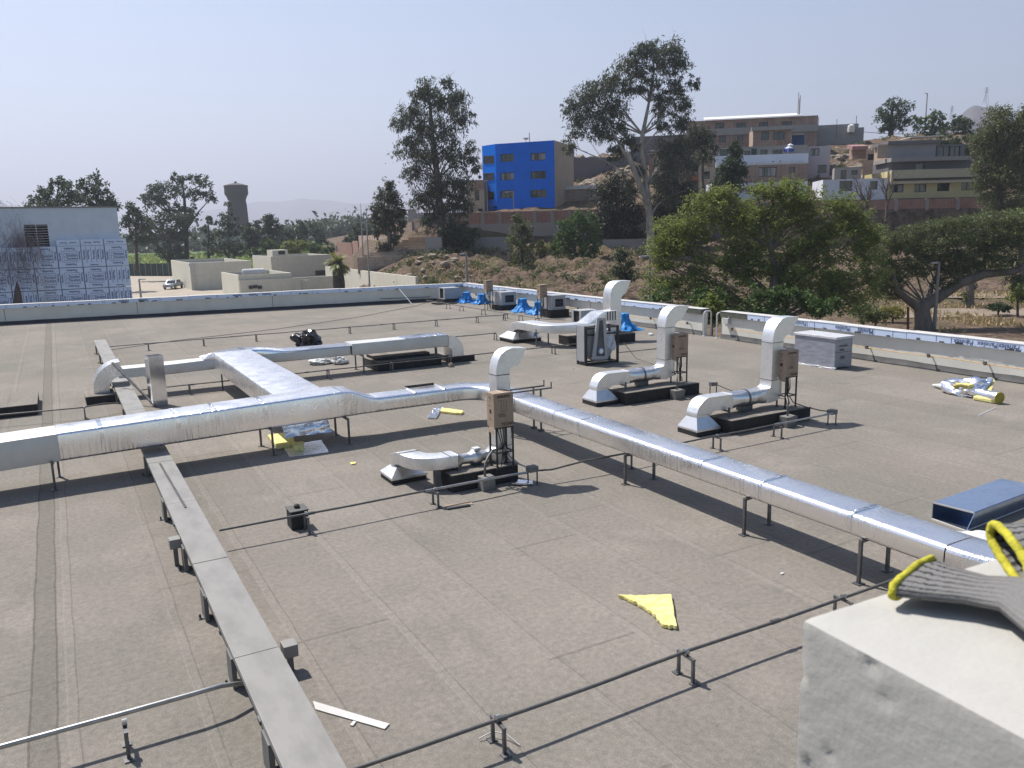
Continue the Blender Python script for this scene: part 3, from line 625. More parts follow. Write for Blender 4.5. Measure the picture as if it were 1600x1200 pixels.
# ------------------------------------------------------------------ exhaust fans
def pyramid(m, x0, y0, x1, y1, z0, tx0, ty0, tx1, ty1, z1, mat):
    m.box((x0, y0, z0-.035), (x1, y1, z0), mat)
    m.hexa([(x0, y0, z0), (x1, y0, z0), (x1, y1, z0), (x0, y1, z0)], [(tx0, ty0, z1), (tx1, ty0, z1), (tx1, ty1, z1), (tx0, ty1, z1)], mat)
def seams(m, rings_pts, mat): pass
def exhaust(lab):
    """origin = front left foot of the stack"""
    t = thing('exhaust_duct', lab, 'exhaust duct', (0, 0, 0), 'rooftop exhaust ducts with curved stacks')
    g = M['galv']; y0, y1 = 0.0, .30
    m = MB(); pyramid(m, -2.08, -.13, -1.48, .44, .13, -1.98, 0, -1.66, .30, .34, g); m.build('hood_base', t)
    m = MB(); elbow_rings(m, [(-1.98, .34), (-1.98, .42)]+qarc(-1.62, .35, .36, 165, 90, 7)+[(-1.06, .70)], [(-1.66, .34), (-1.66, .37)]+qarc(-1.50, .28, .14, 150, 90, 7)+[(-1.06, .41)], y0, y1, g); m.build('elbow', t, smooth=35)
    x = -1.06; m = MB(); m.box((x-.008, y0-.008, .40), (x+.008, y1+.008, .71), M['galv_bright']); m.build('flange', t)
    m = MB(); rs = []
    for i, (x, r, sq) in enumerate(((-1.05, .15, 1), (-.98, .16, .6), (-.90, .165, .1), (-.80, .17, 0), (-.74, .155, 0), (-.68, .17, 0), (-.56, .175, 0), (-.50, .16, 0), (-.44, .175, 0), (-.34, .165, 0), (-.28, .155, .3), (-.20, .155, .8), (-.12, .15, 1))):
        ring = []
        for k in range(20):
            a = 2*math.pi*k/20; cx, cz = math.cos(a), math.sin(a); s = max(abs(cx), abs(cz)); q = r*(1+(1/s-1)*sq)
            ring.append(Vector((x, .15+cx*q+random.uniform(-.004, .004), .55+cz*q+random.uniform(-.004, .004))))
        rs.append(ring)
    m.rings(rs, M['flex']); m.build('flexible_sleeve', t, smooth=50)
    m = MB(); m.rings([[Vector((x, .15+math.cos(2*math.pi*k/20)*.182, .55+math.sin(2*math.pi*k/20)*.182)) for k in range(20)] for x in (-.61, -.57)], M['steel']); m.box((-.72, .06, .30), (-.44, .24, .40), M['steel']); m.build('fan_clamp', t)
    m = MB(); elbow_rings(m, [(-.12, .40), (.0, .40), (.16, .42), (.26, .48), (.30, .58), (.30, .86)], [(-.12, .70), (-.06, .71), (-.02, .73), (-.005, .77), (0, .81), (0, .86)], y0, y1, g); m.build('lower_elbow', t, smooth=35)
    m = MB(); m.box((0, y0, .86), (.30, y1, 1.63), g); m.build('stack', t)
    for z in (.86, 1.63): m = MB(); m.box((-.006, y0-.006, z-.006), (.306, y1+.006, z+.006), M['steel']); m.build('flange', t)
    m = MB(); outer = [(0, 1.63), (.012, 1.77), (.05, 1.90), (.13, 2.02), (.25, 2.10), (.40, 2.13), (.73, 2.11)]; inner = [(.30, 1.63), (.302, 1.66), (.315, 1.69), (.34, 1.72), (.375, 1.75), (.42, 1.765), (.49, 1.77)]
    elbow_rings(m, outer, inner, y0, y1, g); m.build('gooseneck', t, smooth=35)
    m = MB(); m.add([(.74, y0+.02, 2.095), (.74, y1-.02, 2.095), (.503, y1-.02, 1.785), (.503, y0+.02, 1.785)], [(0, 1, 2, 3)], M['unit_dark']); m.add([(.722, y0-.01, 2.125), (.722, y1+.01, 2.125), (.76, y1+.01, 2.12), (.76, y0-.01, 2.12)], [(0, 1, 2, 3), (3, 2, 1, 0)], M['galv_bright']); m.build('outlet', t)
    return t
eR = exhaust('tall silver curved exhaust duct on the right, nearest the wrapped crate'); eR.location = (12.48, 11.55, 0)
eM = dup(eR, (12.46, 14.85, 0), 0, 'tall silver curved exhaust duct in the middle, before the ladder hoops')
def kerb_pair(x, y, which):
    t = thing('roof_kerb', 'small low black kerb under the hood of the %s exhaust duct' % which, 'kerb', (x-1.78, y+.15, 0)); m = MB(); m.box((x-2.08, y-.13, 0), (x-1.48, y+.44, .093), M['black']); m.build('upstand', t, bevel=.01)
    kerb('fan_plinth', 'long black plinth with pale top behind the hood of the %s exhaust duct' % which, x-1.41, y-.35, x+.79, y+.42, .265, 'roof', 'plinth')
    t = thing('steel_bracket', 'short dark post propping the duct of the %s exhaust' % which, 'bracket', (x-1.22, y-.12, 0)); m = MB(); m.bar((x-1.22, y-.08, .28), (x-1.22, y-.08, .47), .04, .03, M['steel']); m.bar((x-1.22, y-.09, .39), (x-1.22, y+.3, .39), .03, .03, M['steel']); m.build('post', t)
    t = thing('concrete_block', 'small concrete block in front of the %s exhaust plinth' % which, 'block', (x+.0, y-.5, 0)); m = MB(); m.hexa([(x-.14, y-.57, 0), (x+.12, y-.57, 0), (x+.12, y-.37, 0), (x-.14, y-.37, 0)], [(x-.16, y-.59, .22), (x+.14, y-.59, .22), (x+.14, y-.37, .22), (x-.16, y-.37, .22)], M['concrete']); m.build('body', t, bevel=.01)
    m = MB(); m.tube([(x-.03, y-.48, .22), (x-.03, y-.48, .33), (x-.02, y-.46, .42), (x+.05, y-.40, .50), (x+.12, y-.3, .56)], .02, M['pipe_dark'], 8); m.build('conduit_bend', t, smooth=60)
kerb_pair(12.48, 11.55, 'right'); kerb_pair(12.46, 14.85, 'middle')
def box_stand(x, y, z0, which, w=.33, d=.22, zb=.93, h=.54, dark='cardboard'):
    """stand front left foot at x, y on height z0; the boxed controller on top"""
    t = thing('steel_stand', 'black four-legged steel stand holding the %s' % which, 'stand', (x+w/2, y+d/2, z0), 'black stands for the boxed controllers')
    for sx in (0, 1):
        for sy in (0, 1):
            m = MB(); m.bar((x+sx*(w-.03)+.015, y+sy*d, z0), (x+sx*(w-.03)+.015, y+sy*d, zb), .025, .025, M['blacksteel']); m.cbox((x+sx*(w-.03)+.015, y+sy*d, z0+.006), (.06, .06, .012), M['blacksteel']); m.build('leg', t)
    m = MB(); zz = z0+(zb-z0)*.38
    for a, b in (((0, 0), (1, 0)), ((1, 0), (1, 1)), ((1, 1), (0, 1)), ((0, 1), (0, 0))): m.bar((x+a[0]*(w-.03)+.015, y+a[1]*d, zz), (x+b[0]*(w-.03)+.015, y+b[1]*d, zz), .022, .022, M['blacksteel'])
    m.box((x-.01, y-.02, zb-.02), (x+w, y+d+.02, zb-.004), M['blacksteel']); m.build('crossbar', t)
    m = MB()
    for k in range(4): m.tube([(x+.08+.05*k, y+.1, zb-.02), (x+.12+.03*k, y+.06, zb-.25), (x+.16, y+.08, zz), (x+.1+.08*k, y+.02+.05*k, z0+.03)], .008, M['blacksteel'], 6)
    m.build('cable', t)
    b = thing('cardboard_box', 'brown cardboard box standing upright, the %s' % which, 'box', (x+w/2, y+d/2, zb), 'cardboard boxed controllers')
    m = MB(); m.box((x-.03, y-.02, zb), (x+w, y+d, zb+h), M['cardboard']); m.build('carton', b, bevel=.008)
    m = MB(); m.box((x+w/2-.035, y-.022, zb+h-.0), (x+w/2+.005, y+d+.002, zb+h+.002), M['tape']); m.build('tape', b)
    m = MB(); X0, X1, yy = x-.03, x+w, y-.0225; sc = h/.54
    def bar(u0, v0, u1, v1): m.box((X0+(X1-X0)*u0, yy-.0006, zb+h*v0), (X0+(X1-X0)*u1, yy+.001, zb+h*v1), M['ink'])
    for v in (.89, .86): bar(.16, v, .84, v+.014)
    for u in (.2, .3, .4, .52, .62, .72): bar(u, .90, u+.07, .935)
    bar(.20, .78, .45, .79); bar(.56, .74, .63, .75); bar(.60, .48, .67, .49)
    bar(.36, .46, .375, .76); bar(.50, .50, .515, .78); bar(.64, .48, .655, .74); bar(.36, .46, .6, .47)
    for v in (.40, .37, .34, .31): bar(.22, v, .22+.5*random.uniform(.6, 1), v+.01)
    put_text(m, 'TECNO', .066*sc, (X0+(X1-X0)*.68, yy-.001, zb+h*.085), (1, 0, 0), (0, 0, 1), M['ink'])
    xx = x-.0312
    for v0, v1, u0, u1 in ((.86, .88, .3, .7), (.74, .85, .44, .5), (.62, .63, .25, .75), (.40, .52, .3, .6), (.2, .21, .3, .7), (.25, .26, .3, .6)): m.box((xx, y+d*u0, zb+h*v0), (xx+.001, y+d*u1, zb+h*v1), M['ink'])
    m.build('print', b)
    m = MB(); m.add([(x-.031, y-.02, zb+.01), (x-.05, y-.05, zb-.10), (x-.05, y+d*.6, zb-.07), (x-.031, y+d*.7, zb+.01)], [(0, 1, 2, 3), (3, 2, 1, 0)], M['cardboard']); m.build('flap', b)
box_stand(12.70, 11.38, .283, 'boxed controller beside the right exhaust duct')
box_stand(12.70, 14.70, .283, 'boxed controller beside the middle exhaust duct')
box_stand(5.76, 10.90, .283, 'boxed controller beside the small exhaust duct', .32, .22, .95, .55)
run('conduit', 'black hose from the small exhaust controller to its junction box', [(6.0, 11.1, .6), (6.05, 10.95, .42), (6.12, 10.8, .33), (6.22, 10.68, .28)], .014, 'pipe')
run('conduit', 'black hose from the right exhaust controller to its junction box', [(12.95, 11.5, .50), (13.0, 11.42, .36), (13.1, 11.2, .30), (13.18, 10.9, .27), (13.25, 10.7, .27)], .012, 'pipe_dark')
run('cable', 'thin dark cable from the middle fan junction box across the roof', [(13.5, 14.2, .25), (13.8, 13.9, .08), (14.2, 13.5, .02), (14.4, 12.9, .02)], .010, 'pipe_dark', 'cable')

# small exhaust duct in the centre
t = thing('exhaust_duct', 'slim silver exhaust duct behind the nearest cardboard box, with U-bent duct on the roof', 'exhaust duct', (5.95, 11.2, 0), 'rooftop exhaust ducts with curved stacks')
g = M['galv']
m = MB(); pyramid(m, 4.36, 11.86, 4.98, 12.42, .11, 4.5, 11.98, 4.80, 12.24, .25, g); m.build('hood_base', t)
m = MB(); pts = [Vector((4.65, 12.2, .25)), Vector((4.65, 12.12, .36)), Vector((4.65, 11.92, .42))]+[Vector((4.65+.42*(1-math.cos(math.pi/2*k/8)), 11.76-.42*math.sin(math.pi/2*k/8), .43)) for k in range(9)]+[Vector((5.22, 11.34, .43))]
sweep(m, pts, .34, .20, .012, g); m.build('curved_duct', t, smooth=38)
m = MB()
for a, b in (((4.47, 11.80), (4.83, 11.80)), ((5.09, 11.16), (5.09, 11.52))): m.bar((a[0], a[1], .532), (b[0], b[1], .532), .014, .008, M['steel'])
m.build('seam', t)
m = MB(); rs = []
for x, r, sq in ((5.22, .15, 1.0), (5.34, .085, .2), (5.38, .085, 0), (5.42, .09, 0), (5.50, .09, 0), (5.54, .13, 0), (5.66, .13, 0), (5.70, .09, 0), (5.76, .085, 0), (5.80, .085, .2), (5.93, .12, 1)):
    rs.append([Vector((x, 11.32+math.cos(2*math.pi*k/16)*r*(1+(1/max(abs(math.cos(2*math.pi*k/16)), abs(math.sin(2*math.pi*k/16)))-1)*sq), .41+math.sin(2*math.pi*k/16)*min(r, .13)*(1+(1/max(abs(math.cos(2*math.pi*k/16)), abs(math.sin(2*math.pi*k/16)))-1)*sq))) for k in range(16)])
m.rings(rs, M['flex']); m.build('fan_body', t, smooth=45)
m = MB(); m.box((5.55, 11.24, .53), (5.66, 11.36, .57), M['wrap_white']); m.box((5.52, 11.2, .28), (5.70, 11.4, .30), M['steel']); m.build('terminal_box', t)
m = MB(); m.box((5.93, 11.14, .28), (6.17, 11.40, .56), g); m.build('stack_base', t)
m = MB(); m.box((5.93, 11.15, .56), (6.17, 11.39, 1.73), g); m.build('stack', t)
m = MB(); outer = [(5.93, 1.73), (5.94, 1.85), (5.97, 1.96), (6.03, 2.06), (6.12, 2.12), (6.24, 2.145), (6.50, 2.12)]; inner = [(6.17, 1.73), (6.172, 1.75), (6.18, 1.78), (6.20, 1.81), (6.23, 1.835), (6.27, 1.85), (6.34, 1.855)]
elbow_rings(m, outer, inner, 11.15, 11.39, g); m.build('gooseneck', t, smooth=35)
m = MB(); m.add([(6.51, 11.17, 2.11), (6.51, 11.37, 2.11), (6.352, 11.37, 1.87), (6.352, 11.17, 1.87)], [(0, 1, 2, 3)], M['unit_dark']); m.build('outlet', t)
for z in (1.73, .56): m = MB(); m.box((5.924, 11.144, z-.007), (6.176, 11.396, z+.007), M['steel']); m.build('flange', t)
m = MB(); m.bar((6.185, 11.2, .2), (6.185, 11.2, 1.6), .02, .03, M['blacksteel']); m.build('brace', t)
t = thing('roof_kerb', 'small low black kerb under the hood of the small exhaust duct', 'kerb', (4.65, 12.1, 0)); m = MB(); m.box((4.37, 11.87, 0), (4.97, 12.41, .073), M['black']); m.build('upstand', t, bevel=.01)
kerb('fan_plinth', 'black plinth with pale top under the small exhaust duct', 5.02, 10.98, 6.2, 11.55, .265, 'roof', 'plinth')
t = thing('steel_bracket', 'dark post under the U-bent duct of the small exhaust', 'bracket', (4.95, 11.25, 0)); m = MB(); m.box((4.84, 11.2, 0), (4.93, 11.3, .325), M['upturn']); m.build('post', t)
t = thing('concrete_block', 'square concrete block in front of the small exhaust plinth', 'block', (5.55, 10.84, 0)); m = MB(); m.box((5.44, 10.76, 0), (5.66, 10.95, .22), M['concrete']); m.build('body', t, bevel=.01)
m = MB(); m.tube([(5.52, 10.84, .22), (5.52, 10.84, .33), (5.55, 10.88, .42), (5.65, 10.95, .50), (5.75, 11.0, .56)], .02, M['pipe_dark'], 8); m.build('conduit_bend', t, smooth=60)
m = MB(); m.cbox((6.15, 10.78, .03), (.34, .20, .02), M['foil_sheet'], rz=-.5, ry=.08); tag(m.build('metal_sheet', loc=(6.15, 10.78, 0)), 'shiny metal offcut lying by the small exhaust junction box', 'sheet')
m = MB(); m.cbox((6.0, 12.6, .02), (.34, .22, .03), M['wood'], rz=.2); tag(m.build('board_offcut', loc=(6.0, 12.6, 0)), 'pale board offcut lying behind the small exhaust stack', 'board')
m = MB(); m.cbox((4.8, 10.32, .015), (.36, .06, .02), M['upturn_dark'], rz=-.1); m.cbox((4.85, 10.42, .006), (.42, .14, .006), M['cardboard'], rz=-.1); tag(m.build('board_offcut', loc=(4.8, 10.35, 0)), 'dark strip and brown scrap on the roof before the small exhaust plinth', 'scrap')

# far curved duct and its tall stack
t = thing('exhaust_duct', 'far silver exhaust duct with a long curved run behind the framed fan', 'exhaust duct', (15.5, 24, 0), 'rooftop exhaust ducts with curved stacks')
m = MB(); pyramid(m, 13.98, 24.95, 15.2, 26.0, .16, 14.25, 25.2, 14.95, 25.8, .36, M['galv_bright']); m.build('hood_base', t)
m = MB(); pts = [Vector((14.6, 25.6, .40)), Vector((14.6, 25.4, .56)), Vector((14.6, 25.1, .62)), Vector((14.6, 24.4, .63))]+[Vector((14.6+.75*(1-math.cos(math.pi/2*k/8)), 23.95-.75*math.sin(math.pi/2*k/8), .63)) for k in range(9)]+[Vector((15.8, 23.2, .63))]
sweep(m, pts, .70, .28, .015, g); m.build('curved_duct', t, smooth=38)
m = MB(); sweep(m, [(15.8, 23.2, .63), (15.9, 23.2, .64), (16.45, 23.25, .95), (16.6, 23.25, .98)], .68, .30, .015, M['galv_bright']); m.build('rising_piece', t, smooth=30)
m = MB(); m.box((16.6, 22.95, .80), (17.1, 23.5, 1.12), g)
for k in range(4): m.box((16.65+.11*k, 22.935, .80), (16.69+.11*k, 22.95, 1.12), M['steel'])
m.build('fan_box', t)
m = MB(); m.box((17.05, 23.3, .35), (17.52, 23.75, 1.45), g); m.build('stack', t)
m = MB(); outer = [(17.05, 1.45), (17.06, 1.66), (17.11, 1.85), (17.2, 1.99), (17.33, 2.08), (17.5, 2.12), (17.95, 2.11)]; inner = [(17.52, 1.45), (17.522, 1.48), (17.53, 1.52), (17.56, 1.57), (17.6, 1.61), (17.64, 1.64), (17.72, 1.66)]
elbow_rings(m, outer, inner, 23.3, 23.75, g); m.build('gooseneck', t, smooth=35)
m = MB(); m.add([(17.955, 23.33, 2.09), (17.955, 23.72, 2.09), (17.73, 23.72, 1.68), (17.73, 23.33, 1.68)], [(0, 1, 2, 3)], M['unit_dark']); m.build('outlet', t)
t = thing('roof_kerb', 'low black kerb under the far pyramid hood', 'kerb', (14.6, 25.5, 0)); m = MB(); m.box((14.0, 24.97, 0), (15.18, 25.98, .122), M['black']); m.build('upstand', t, bevel=.01)
trapeze('two-post support under the far curved duct, beside the pyramid hood', ((14.27, 25.0), (14.93, 25.0)), .485, .12)
trapeze('two-post support under the far curved duct, at its bend', ((14.27, 23.8), (14.98, 24.17)), .485, .12)
kerb('fan_plinth', 'black plinth under the far curved duct, left of the framed fan', 15.3, 22.7, 17.7, 24.0, .30, 'roof', 'plinth')

# framed fan waiting to be installed
t = thing('framed_fan', 'grey fan housing inside a black steel frame standing on the roof', 'fan', (13.95, 19.95, 0))
x0, x1, y0, y1 = 13.38, 14.53, 19.5, 19.92; m = MB()
for x in (x0, x1):
    for y in (y0, y1): m.bar((x, y, 0), (x, y, 1.12), .06, .06, M['blacksteel'])
for z in (.04, .90, 1.09):
    for y in (y0, y1): m.bar((x0, y, z), (x1, y, z), .05, .05, M['blacksteel'])
    for x in (x0, x1): m.bar((x, y0, z), (x, y1, z), .05, .05, M['blacksteel'])
m.build('steel_frame', t)
m = MB(); rs = []
for y in (19.58, 19.86): rs.append([Vector((13.95+math.cos(a)*.50*(1.0 if abs(math.cos(a)) < .8 else .98), y, .56+math.sin(a)*.50)) for a in [2*math.pi*k/28 for k in range(28)]])
m.rings(rs, M['unit']); m.box((13.45, 19.6, .5), (13.98, 19.85, 1.04), M['unit']); m.build('housing', t, smooth=40)
m = MB(); m.box((13.33, 19.52, .12), (13.35, 19.9, 1.17), M['unit']); m.box((13.355, 19.55, 1.15), (14.0, 19.88, 1.18), M['galv_bright']); m.build('side_panel', t)
fy = 19.40; m = MB()
P4 = lambda x, z, dy=0: Vector((x, fy+dy-(1.40-z)*.06, z))
oL, oR, iL, iR = ((13.72, 1.40), (13.50, .20)), ((14.03, 1.38), (14.05, .16)), ((13.82, 1.30), (13.62, .28)), ((13.94, 1.30), (13.96, .26))
def quadbar(a, b, c, d_): m.hexa([P4(*a), P4(*b), P4(*b, .05), P4(*a, .05)], [P4(*c), P4(*d_), P4(*d_, .05), P4(*c, .05)], M['unit'])
quadbar(oL[1], (13.61, .19), oL[0], (13.81, 1.40)); quadbar((13.95, .165), oR[1], (13.93, 1.385), oR[0])
quadbar((13.61, .19), (13.95, .165), (13.615, .28), (13.95, .26)); quadbar((13.81, 1.32), (13.93, 1.32), (13.81, 1.40), (13.93, 1.385))
m.build('motor_bracket', t)
m = MB(); m.hexa([P4(13.62, .28, .03), P4(13.95, .26, .03), P4(13.95, .26, .05), P4(13.62, .28, .05)], [P4(13.81, 1.32, .03), P4(13.93, 1.32, .03), P4(13.93, 1.32, .05), P4(13.81, 1.32, .05)], M['upturn']); m.build('belt_guard', t)
m = MB(); m.tube([P4(13.80, .42, -.02), P4(13.80, .42, .06)], .10, M['bluepaint'], 18); m.tube([P4(13.80, .42, -.03), P4(13.80, .42, 0)], .07, M['galv'], 18); m.build('pulley', t, smooth=40)
m = MB(); m.box((13.55, 19.585, .76), (13.66, 19.595, .83), M['sticker']); m.build('warning_label', t)
m = MB(); gx = 7; rs = []
for i in range(6):
    z = .96-.11*i; rs.append([Vector((14.02+.46*j/gx-(.05*i if j == 0 else 0), 19.54+.05*math.sin(j*1.9+i)+.02*random.random(), z+.05*math.sin(j*1.3+i*.7))) for j in range(gx+1)])
m.rings(rs, M['clear'], cap=False, closed=False); m.build('plastic_sheet', t, smooth=180)
# crate, wrapped in film
t = thing('wrapped_crate', 'large crate wrapped in grey plastic film by the right wall', 'crate', (18.8, 15.5, 0))
m = MB(); m.box((18.45, 14.84, .04), (19.15, 16.26, .83), M['wrap']); m.build('wrapped_body', t, bevel=.015)
m = MB(); m.box((18.42, 14.80, .83), (19.19, 16.31, .90), M['wrap_white']); m.build('lid', t, bevel=.015)
m = MB(); sweep(m, [(18.44, y, .02+.012*math.sin(y*9)) for y in np.arange(14.80, 16.35, .12)], .06, .05, .01, M['wrap_white'], jit=.012); m.build('film_skirt', t)
m = MB()
for z0, z1, u0, u1 in ((.62, .66, .2, .7), (.5, .56, .25, .5), (.46, .47, .0, 1.0), (.28, .36, .3, .55)): m.box((18.47+.66*u0, 14.832, z0), (18.47+.66*u1, 14.836, z1), M['upturn'])
m.build('stencil_mark', t)

# air units by the far wall
def air_unit(x, y, w_, d_, h, z0, lab, face, klab):
    t = thing('air_unit', lab, 'air conditioner', (x, y, z0), 'boxy air units by the far walls')
    m = MB(); th = .03
    m.box((x-w_/2, y-d_/2, z0), (x+w_/2, y+d_/2, z0+th), M['unit']); m.box((x-w_/2, y-d_/2, z0+h-th), (x+w_/2, y+d_/2, z0+h), M['unit'])
    m.box((x-w_/2, y+d_/2-th, z0+th), (x+w_/2, y+d_/2, z0+h-th), M['unit']); m.box((x+w_/2-th, y-d_/2, z0+th), (x+w_/2, y+d_/2-th, z0+h-th), M['unit'])
    a, b = .22, .78
    if face == 'left':
        m.box((x-w_/2, y-d_/2, z0+th), (x+w_/2-th, y-d_/2+th, z0+h-th), M['unit'])
        m.box((x-w_/2, y-d_/2+th, z0+th), (x-w_/2+th, y-d_/2+d_*.2, z0+h-th), M['unit']); m.box((x-w_/2, y+d_/2-d_*.2, z0+th), (x-w_/2+th, y+d_/2-th, z0+h-th), M['unit'])
        m.box((x-w_/2+.05, y-d_/2+th, z0+th), (x+w_/2-th, y+d_/2-th, z0+h-th-.02), M['unit_dark'])
    else:
        m.box((x-w_/2, y-d_/2+th, z0+th), (x-w_/2+th, y+d_/2-th, z0+h-th), M['unit'])
        m.box((x-w_/2, y-d_/2, z0+th), (x-w_/2+w_*.25, y-d_/2+th, z0+h-th), M['unit']); m.box((x+w_/2-w_*.15, y-d_/2, z0+th), (x+w_/2-th, y-d_/2+th, z0+h-th), M['unit'])
        m.box((x-w_/2+w_*.25, y-d_/2, z0+h*.75), (x+w_/2-w_*.15, y-d_/2+th, z0+h-th), M['unit']); m.box((x-w_/2+w_*.25, y-d_/2, z0+th), (x+w_/2-w_*.15, y-d_/2+th, z0+h*.2), M['unit'])
        m.box((x-w_/2+.06, y-d_/2+.06, z0+th), (x+w_/2-th-.03, y+d_/2-th-.03, z0+h-th-.02), M['unit_dark'])
    m.build('casing', t)
    if face != 'left':
        m = MB()
        for k in range(5): m.bar((x-w_/2+w_*.25, y-d_/2+.045, z0+h*(.24+.11*k)), (x+w_/2-w_*.15, y-d_/2+.045, z0+h*(.24+.11*k)), .01, .012, M['bluepaint'] if k == 2 else M['steel'])
        m.build('grille', t)
    kerb('roof_kerb', klab, x-w_/2-.12, y-d_/2-.12, x+w_/2+.12, y+d_/2+.12, z0-.018, 'black')
air_unit(19.55, 42.2, .95, .8, .62, .22, 'grey air unit with a dark side opening near the roof corner', 'left', 'black kerb under the air unit near the roof corner')
air_unit(19.95, 36.3, .85, .75, .66, .24, 'grey air unit with a square front grille beside the tall box stand', 'front', 'black kerb under the grilled air unit by the tall box stand')
air_unit(20.0, 31.7, .75, .75, .66, .34, 'grey air unit with a square front grille beside the pale box', 'front', 'tall black kerb under the air unit beside the pale box')
air_unit(19.3, 28.2, .85, .7, .56, .06, 'low grey air handler with a dark side opening behind the far duct', 'left', 'thin black kerb under the low air handler')
box_stand(19.05, 36.6, .02, 'boxed controller nearest the roof corner', .36, .28, .95, .55)
box_stand(19.2, 31.6, .02, 'boxed controller in front of the far parapet', .36, .28, .95, .55)
t = thing('steel_pallet', 'flat black steel pallet lying before the corner air unit', 'pallet', (18.9, 41.3, 0)); m = MB()
for k in range(4): m.bar((18.2, 41.0+.22*k, .05), (19.4, 40.9+.22*k, .05), .09, .06, M['blacksteel'])
m.build('slat', t)
def tarp(x, y, h, rb, rt, lab, sx=1.0, seed=0):
    h *= .92; rb *= .88; rt *= .85
    rnd = random.Random(seed); n = 44; prof = [(rt*.55, h), (rt, h-.03), (rt*1.02, h*.72), (rt*1.12, h*.58), (rt*1.35, h*.44), (rb*.60, h*.31), (rb*.75, h*.20), (rb*.88, h*.11), (rb, .035), (rb*1.03, .008)]
    ph = [rnd.uniform(0, 6.3) for _ in range(6)]; rs = []
    for i, (r, z) in enumerate(prof):
        k = i/(len(prof)-1); ring = []
        for j in range(n):
            a = 2*math.pi*j/n; f = 1+k*(.22*math.sin(5*a+ph[0]+k)+.17*math.sin(9*a+ph[1]-2*k)+.09*math.sin(17*a+ph[2]+3*k))+(.16*math.sin(4*a+ph[3])+.08*math.sin(7*a+ph[5]+9*k) if k < .5 else 0)
            ring.append(Vector((x+math.cos(a)*r*f*(1+(sx-1)*k), y+math.sin(a)*r*f, max(.005, z+.03*k*math.sin(7*a+ph[4])*(z > .02)))))
        rs.append(ring)
    rs = [[p+.075*(.25+i/7)*Vector((noise.noise(p*7), noise.noise(p*7+Vector((9, 0, 0))), .5*abs(noise.noise(p*9)))) for p in r_] for i, r_ in enumerate(rs)]; rs = [[Vector((q.x, q.y, max(q.z, .004))) for q in r_] for r_ in rs]
    m = MB(); m.rings(rs, M['tarp']); tag(m.build('tarp_cover', loc=(x, y, 0), smooth=38), lab, 'tarp', 'blue tarps wrapped round roof outlets')
tarp(20.15, 41.2, .66, .55, .24, 'blue tarp wrapped round an outlet in the roof corner, left of its twin', 1.0, 1)
tarp(20.45, 39.9, .60, .55, .26, 'blue tarp wrapped round an outlet in the roof corner, right of its twin', 1.0, 2)
tarp(20.0, 34.6, .72, .62, .22, 'blue tarp cone standing just right of the grilled air unit', 1.0, 3)
tarp(19.9, 33.0, .66, .55, .20, 'blue tarp cone just left of the tall black kerb', 1.0, 4)
tarp(19.35, 25.5, .74, .58, .17, 'lone blue tarp spread wide on the roof by the far stack', 1.15, 5)

# ------------------------------------------------------------------ loose things on the roof
def slab(name, lab, cat, poly, z, th, mat, group=None, seed=0, jag=.012, sub=6):
    """flat torn sheet: outline in world xy with thickness"""
    rnd = random.Random(seed); q = []
    for i in range(len(poly)):
        a, b = Vector(poly[i]), Vector(poly[(i+1) % len(poly)])
        for k in range(sub): p = a+(b-a)*k/sub; q.append((p.x+rnd.uniform(-jag, jag), p.y+rnd.uniform(-jag, jag)))
    m = MB(); m.prism(q, z, z+th, M[mat]); return tag(m.build(name, loc=(q[0][0], q[0][1], z), bevel=min(.02, th*.3)), lab, cat, group)
slab('insulation_scrap', 'wedge-shaped yellow insulation wool scrap lying alone on the near roof', 'insulation', [tuple(P(*q)[:2]) for q in ((967, 935), (1005, 936), (1050, 934), (1057, 985), (1036, 983), (1022, 965), (1000, 950))], .005, .045, 'yellow', None, 1, .015)
slab('insulation_scrap', 'yellow insulation strip lying beyond the thin foil duct', 'insulation', [tuple(P(*q)[:2]) for q in ((690, 640), (724, 645), (722, 649), (688, 646))], .005, .05, 'yellow', None, 2, .02)
slab('foil_scrap', 'folded foil scrap beside the yellow strip beyond the thin duct', 'foil', [tuple(P(*q)[:2]) for q in ((678, 640), (692, 637), (682, 655), (667, 655))], .005, .04, 'foil_sheet', None, 3, .01)
slab('insulation_slab', 'yellow insulation slab under the main foil duct', 'insulation', [tuple(P(*q, .06)[:2]) for q in ((418, 680), (455, 675), (462, 694), (432, 698))], .005, .07, 'yellow', None, 4, .015)
slab('insulation_lump', 'small yellow insulation lump on the foil sheet', 'insulation', [tuple(P(*q, .08)[:2]) for q in ((456, 692), (474, 690), (473, 699), (460, 700))], .012, .08, 'yellow', None, 5, .02)
slab('foil_sheet', 'flat shiny foil sheet on the roof under the main duct', 'foil', [tuple(P(*q)[:2]) for q in ((443, 698), (502, 688), (514, 707), (452, 715))], .002, .008, 'foil_sheet', None, 6, .006)
slab('metal_strip', 'pale metal strip lying beside the cable tray', 'strip', [tuple(P(*q)[:2]) for q in ((489, 1097), (609, 1133), (601, 1141), (493, 1110))], .003, .012, 'cap_white', None, 7, .002)
slab('insulation_scrap', 'tiny yellow scrap on the open roof before the main duct', 'scrap', [tuple(P(*q)[:2]) for q in ((548, 724), (556, 723), (555, 726), (549, 727))], .003, .02, 'yellow', None, 8, .01, 2)
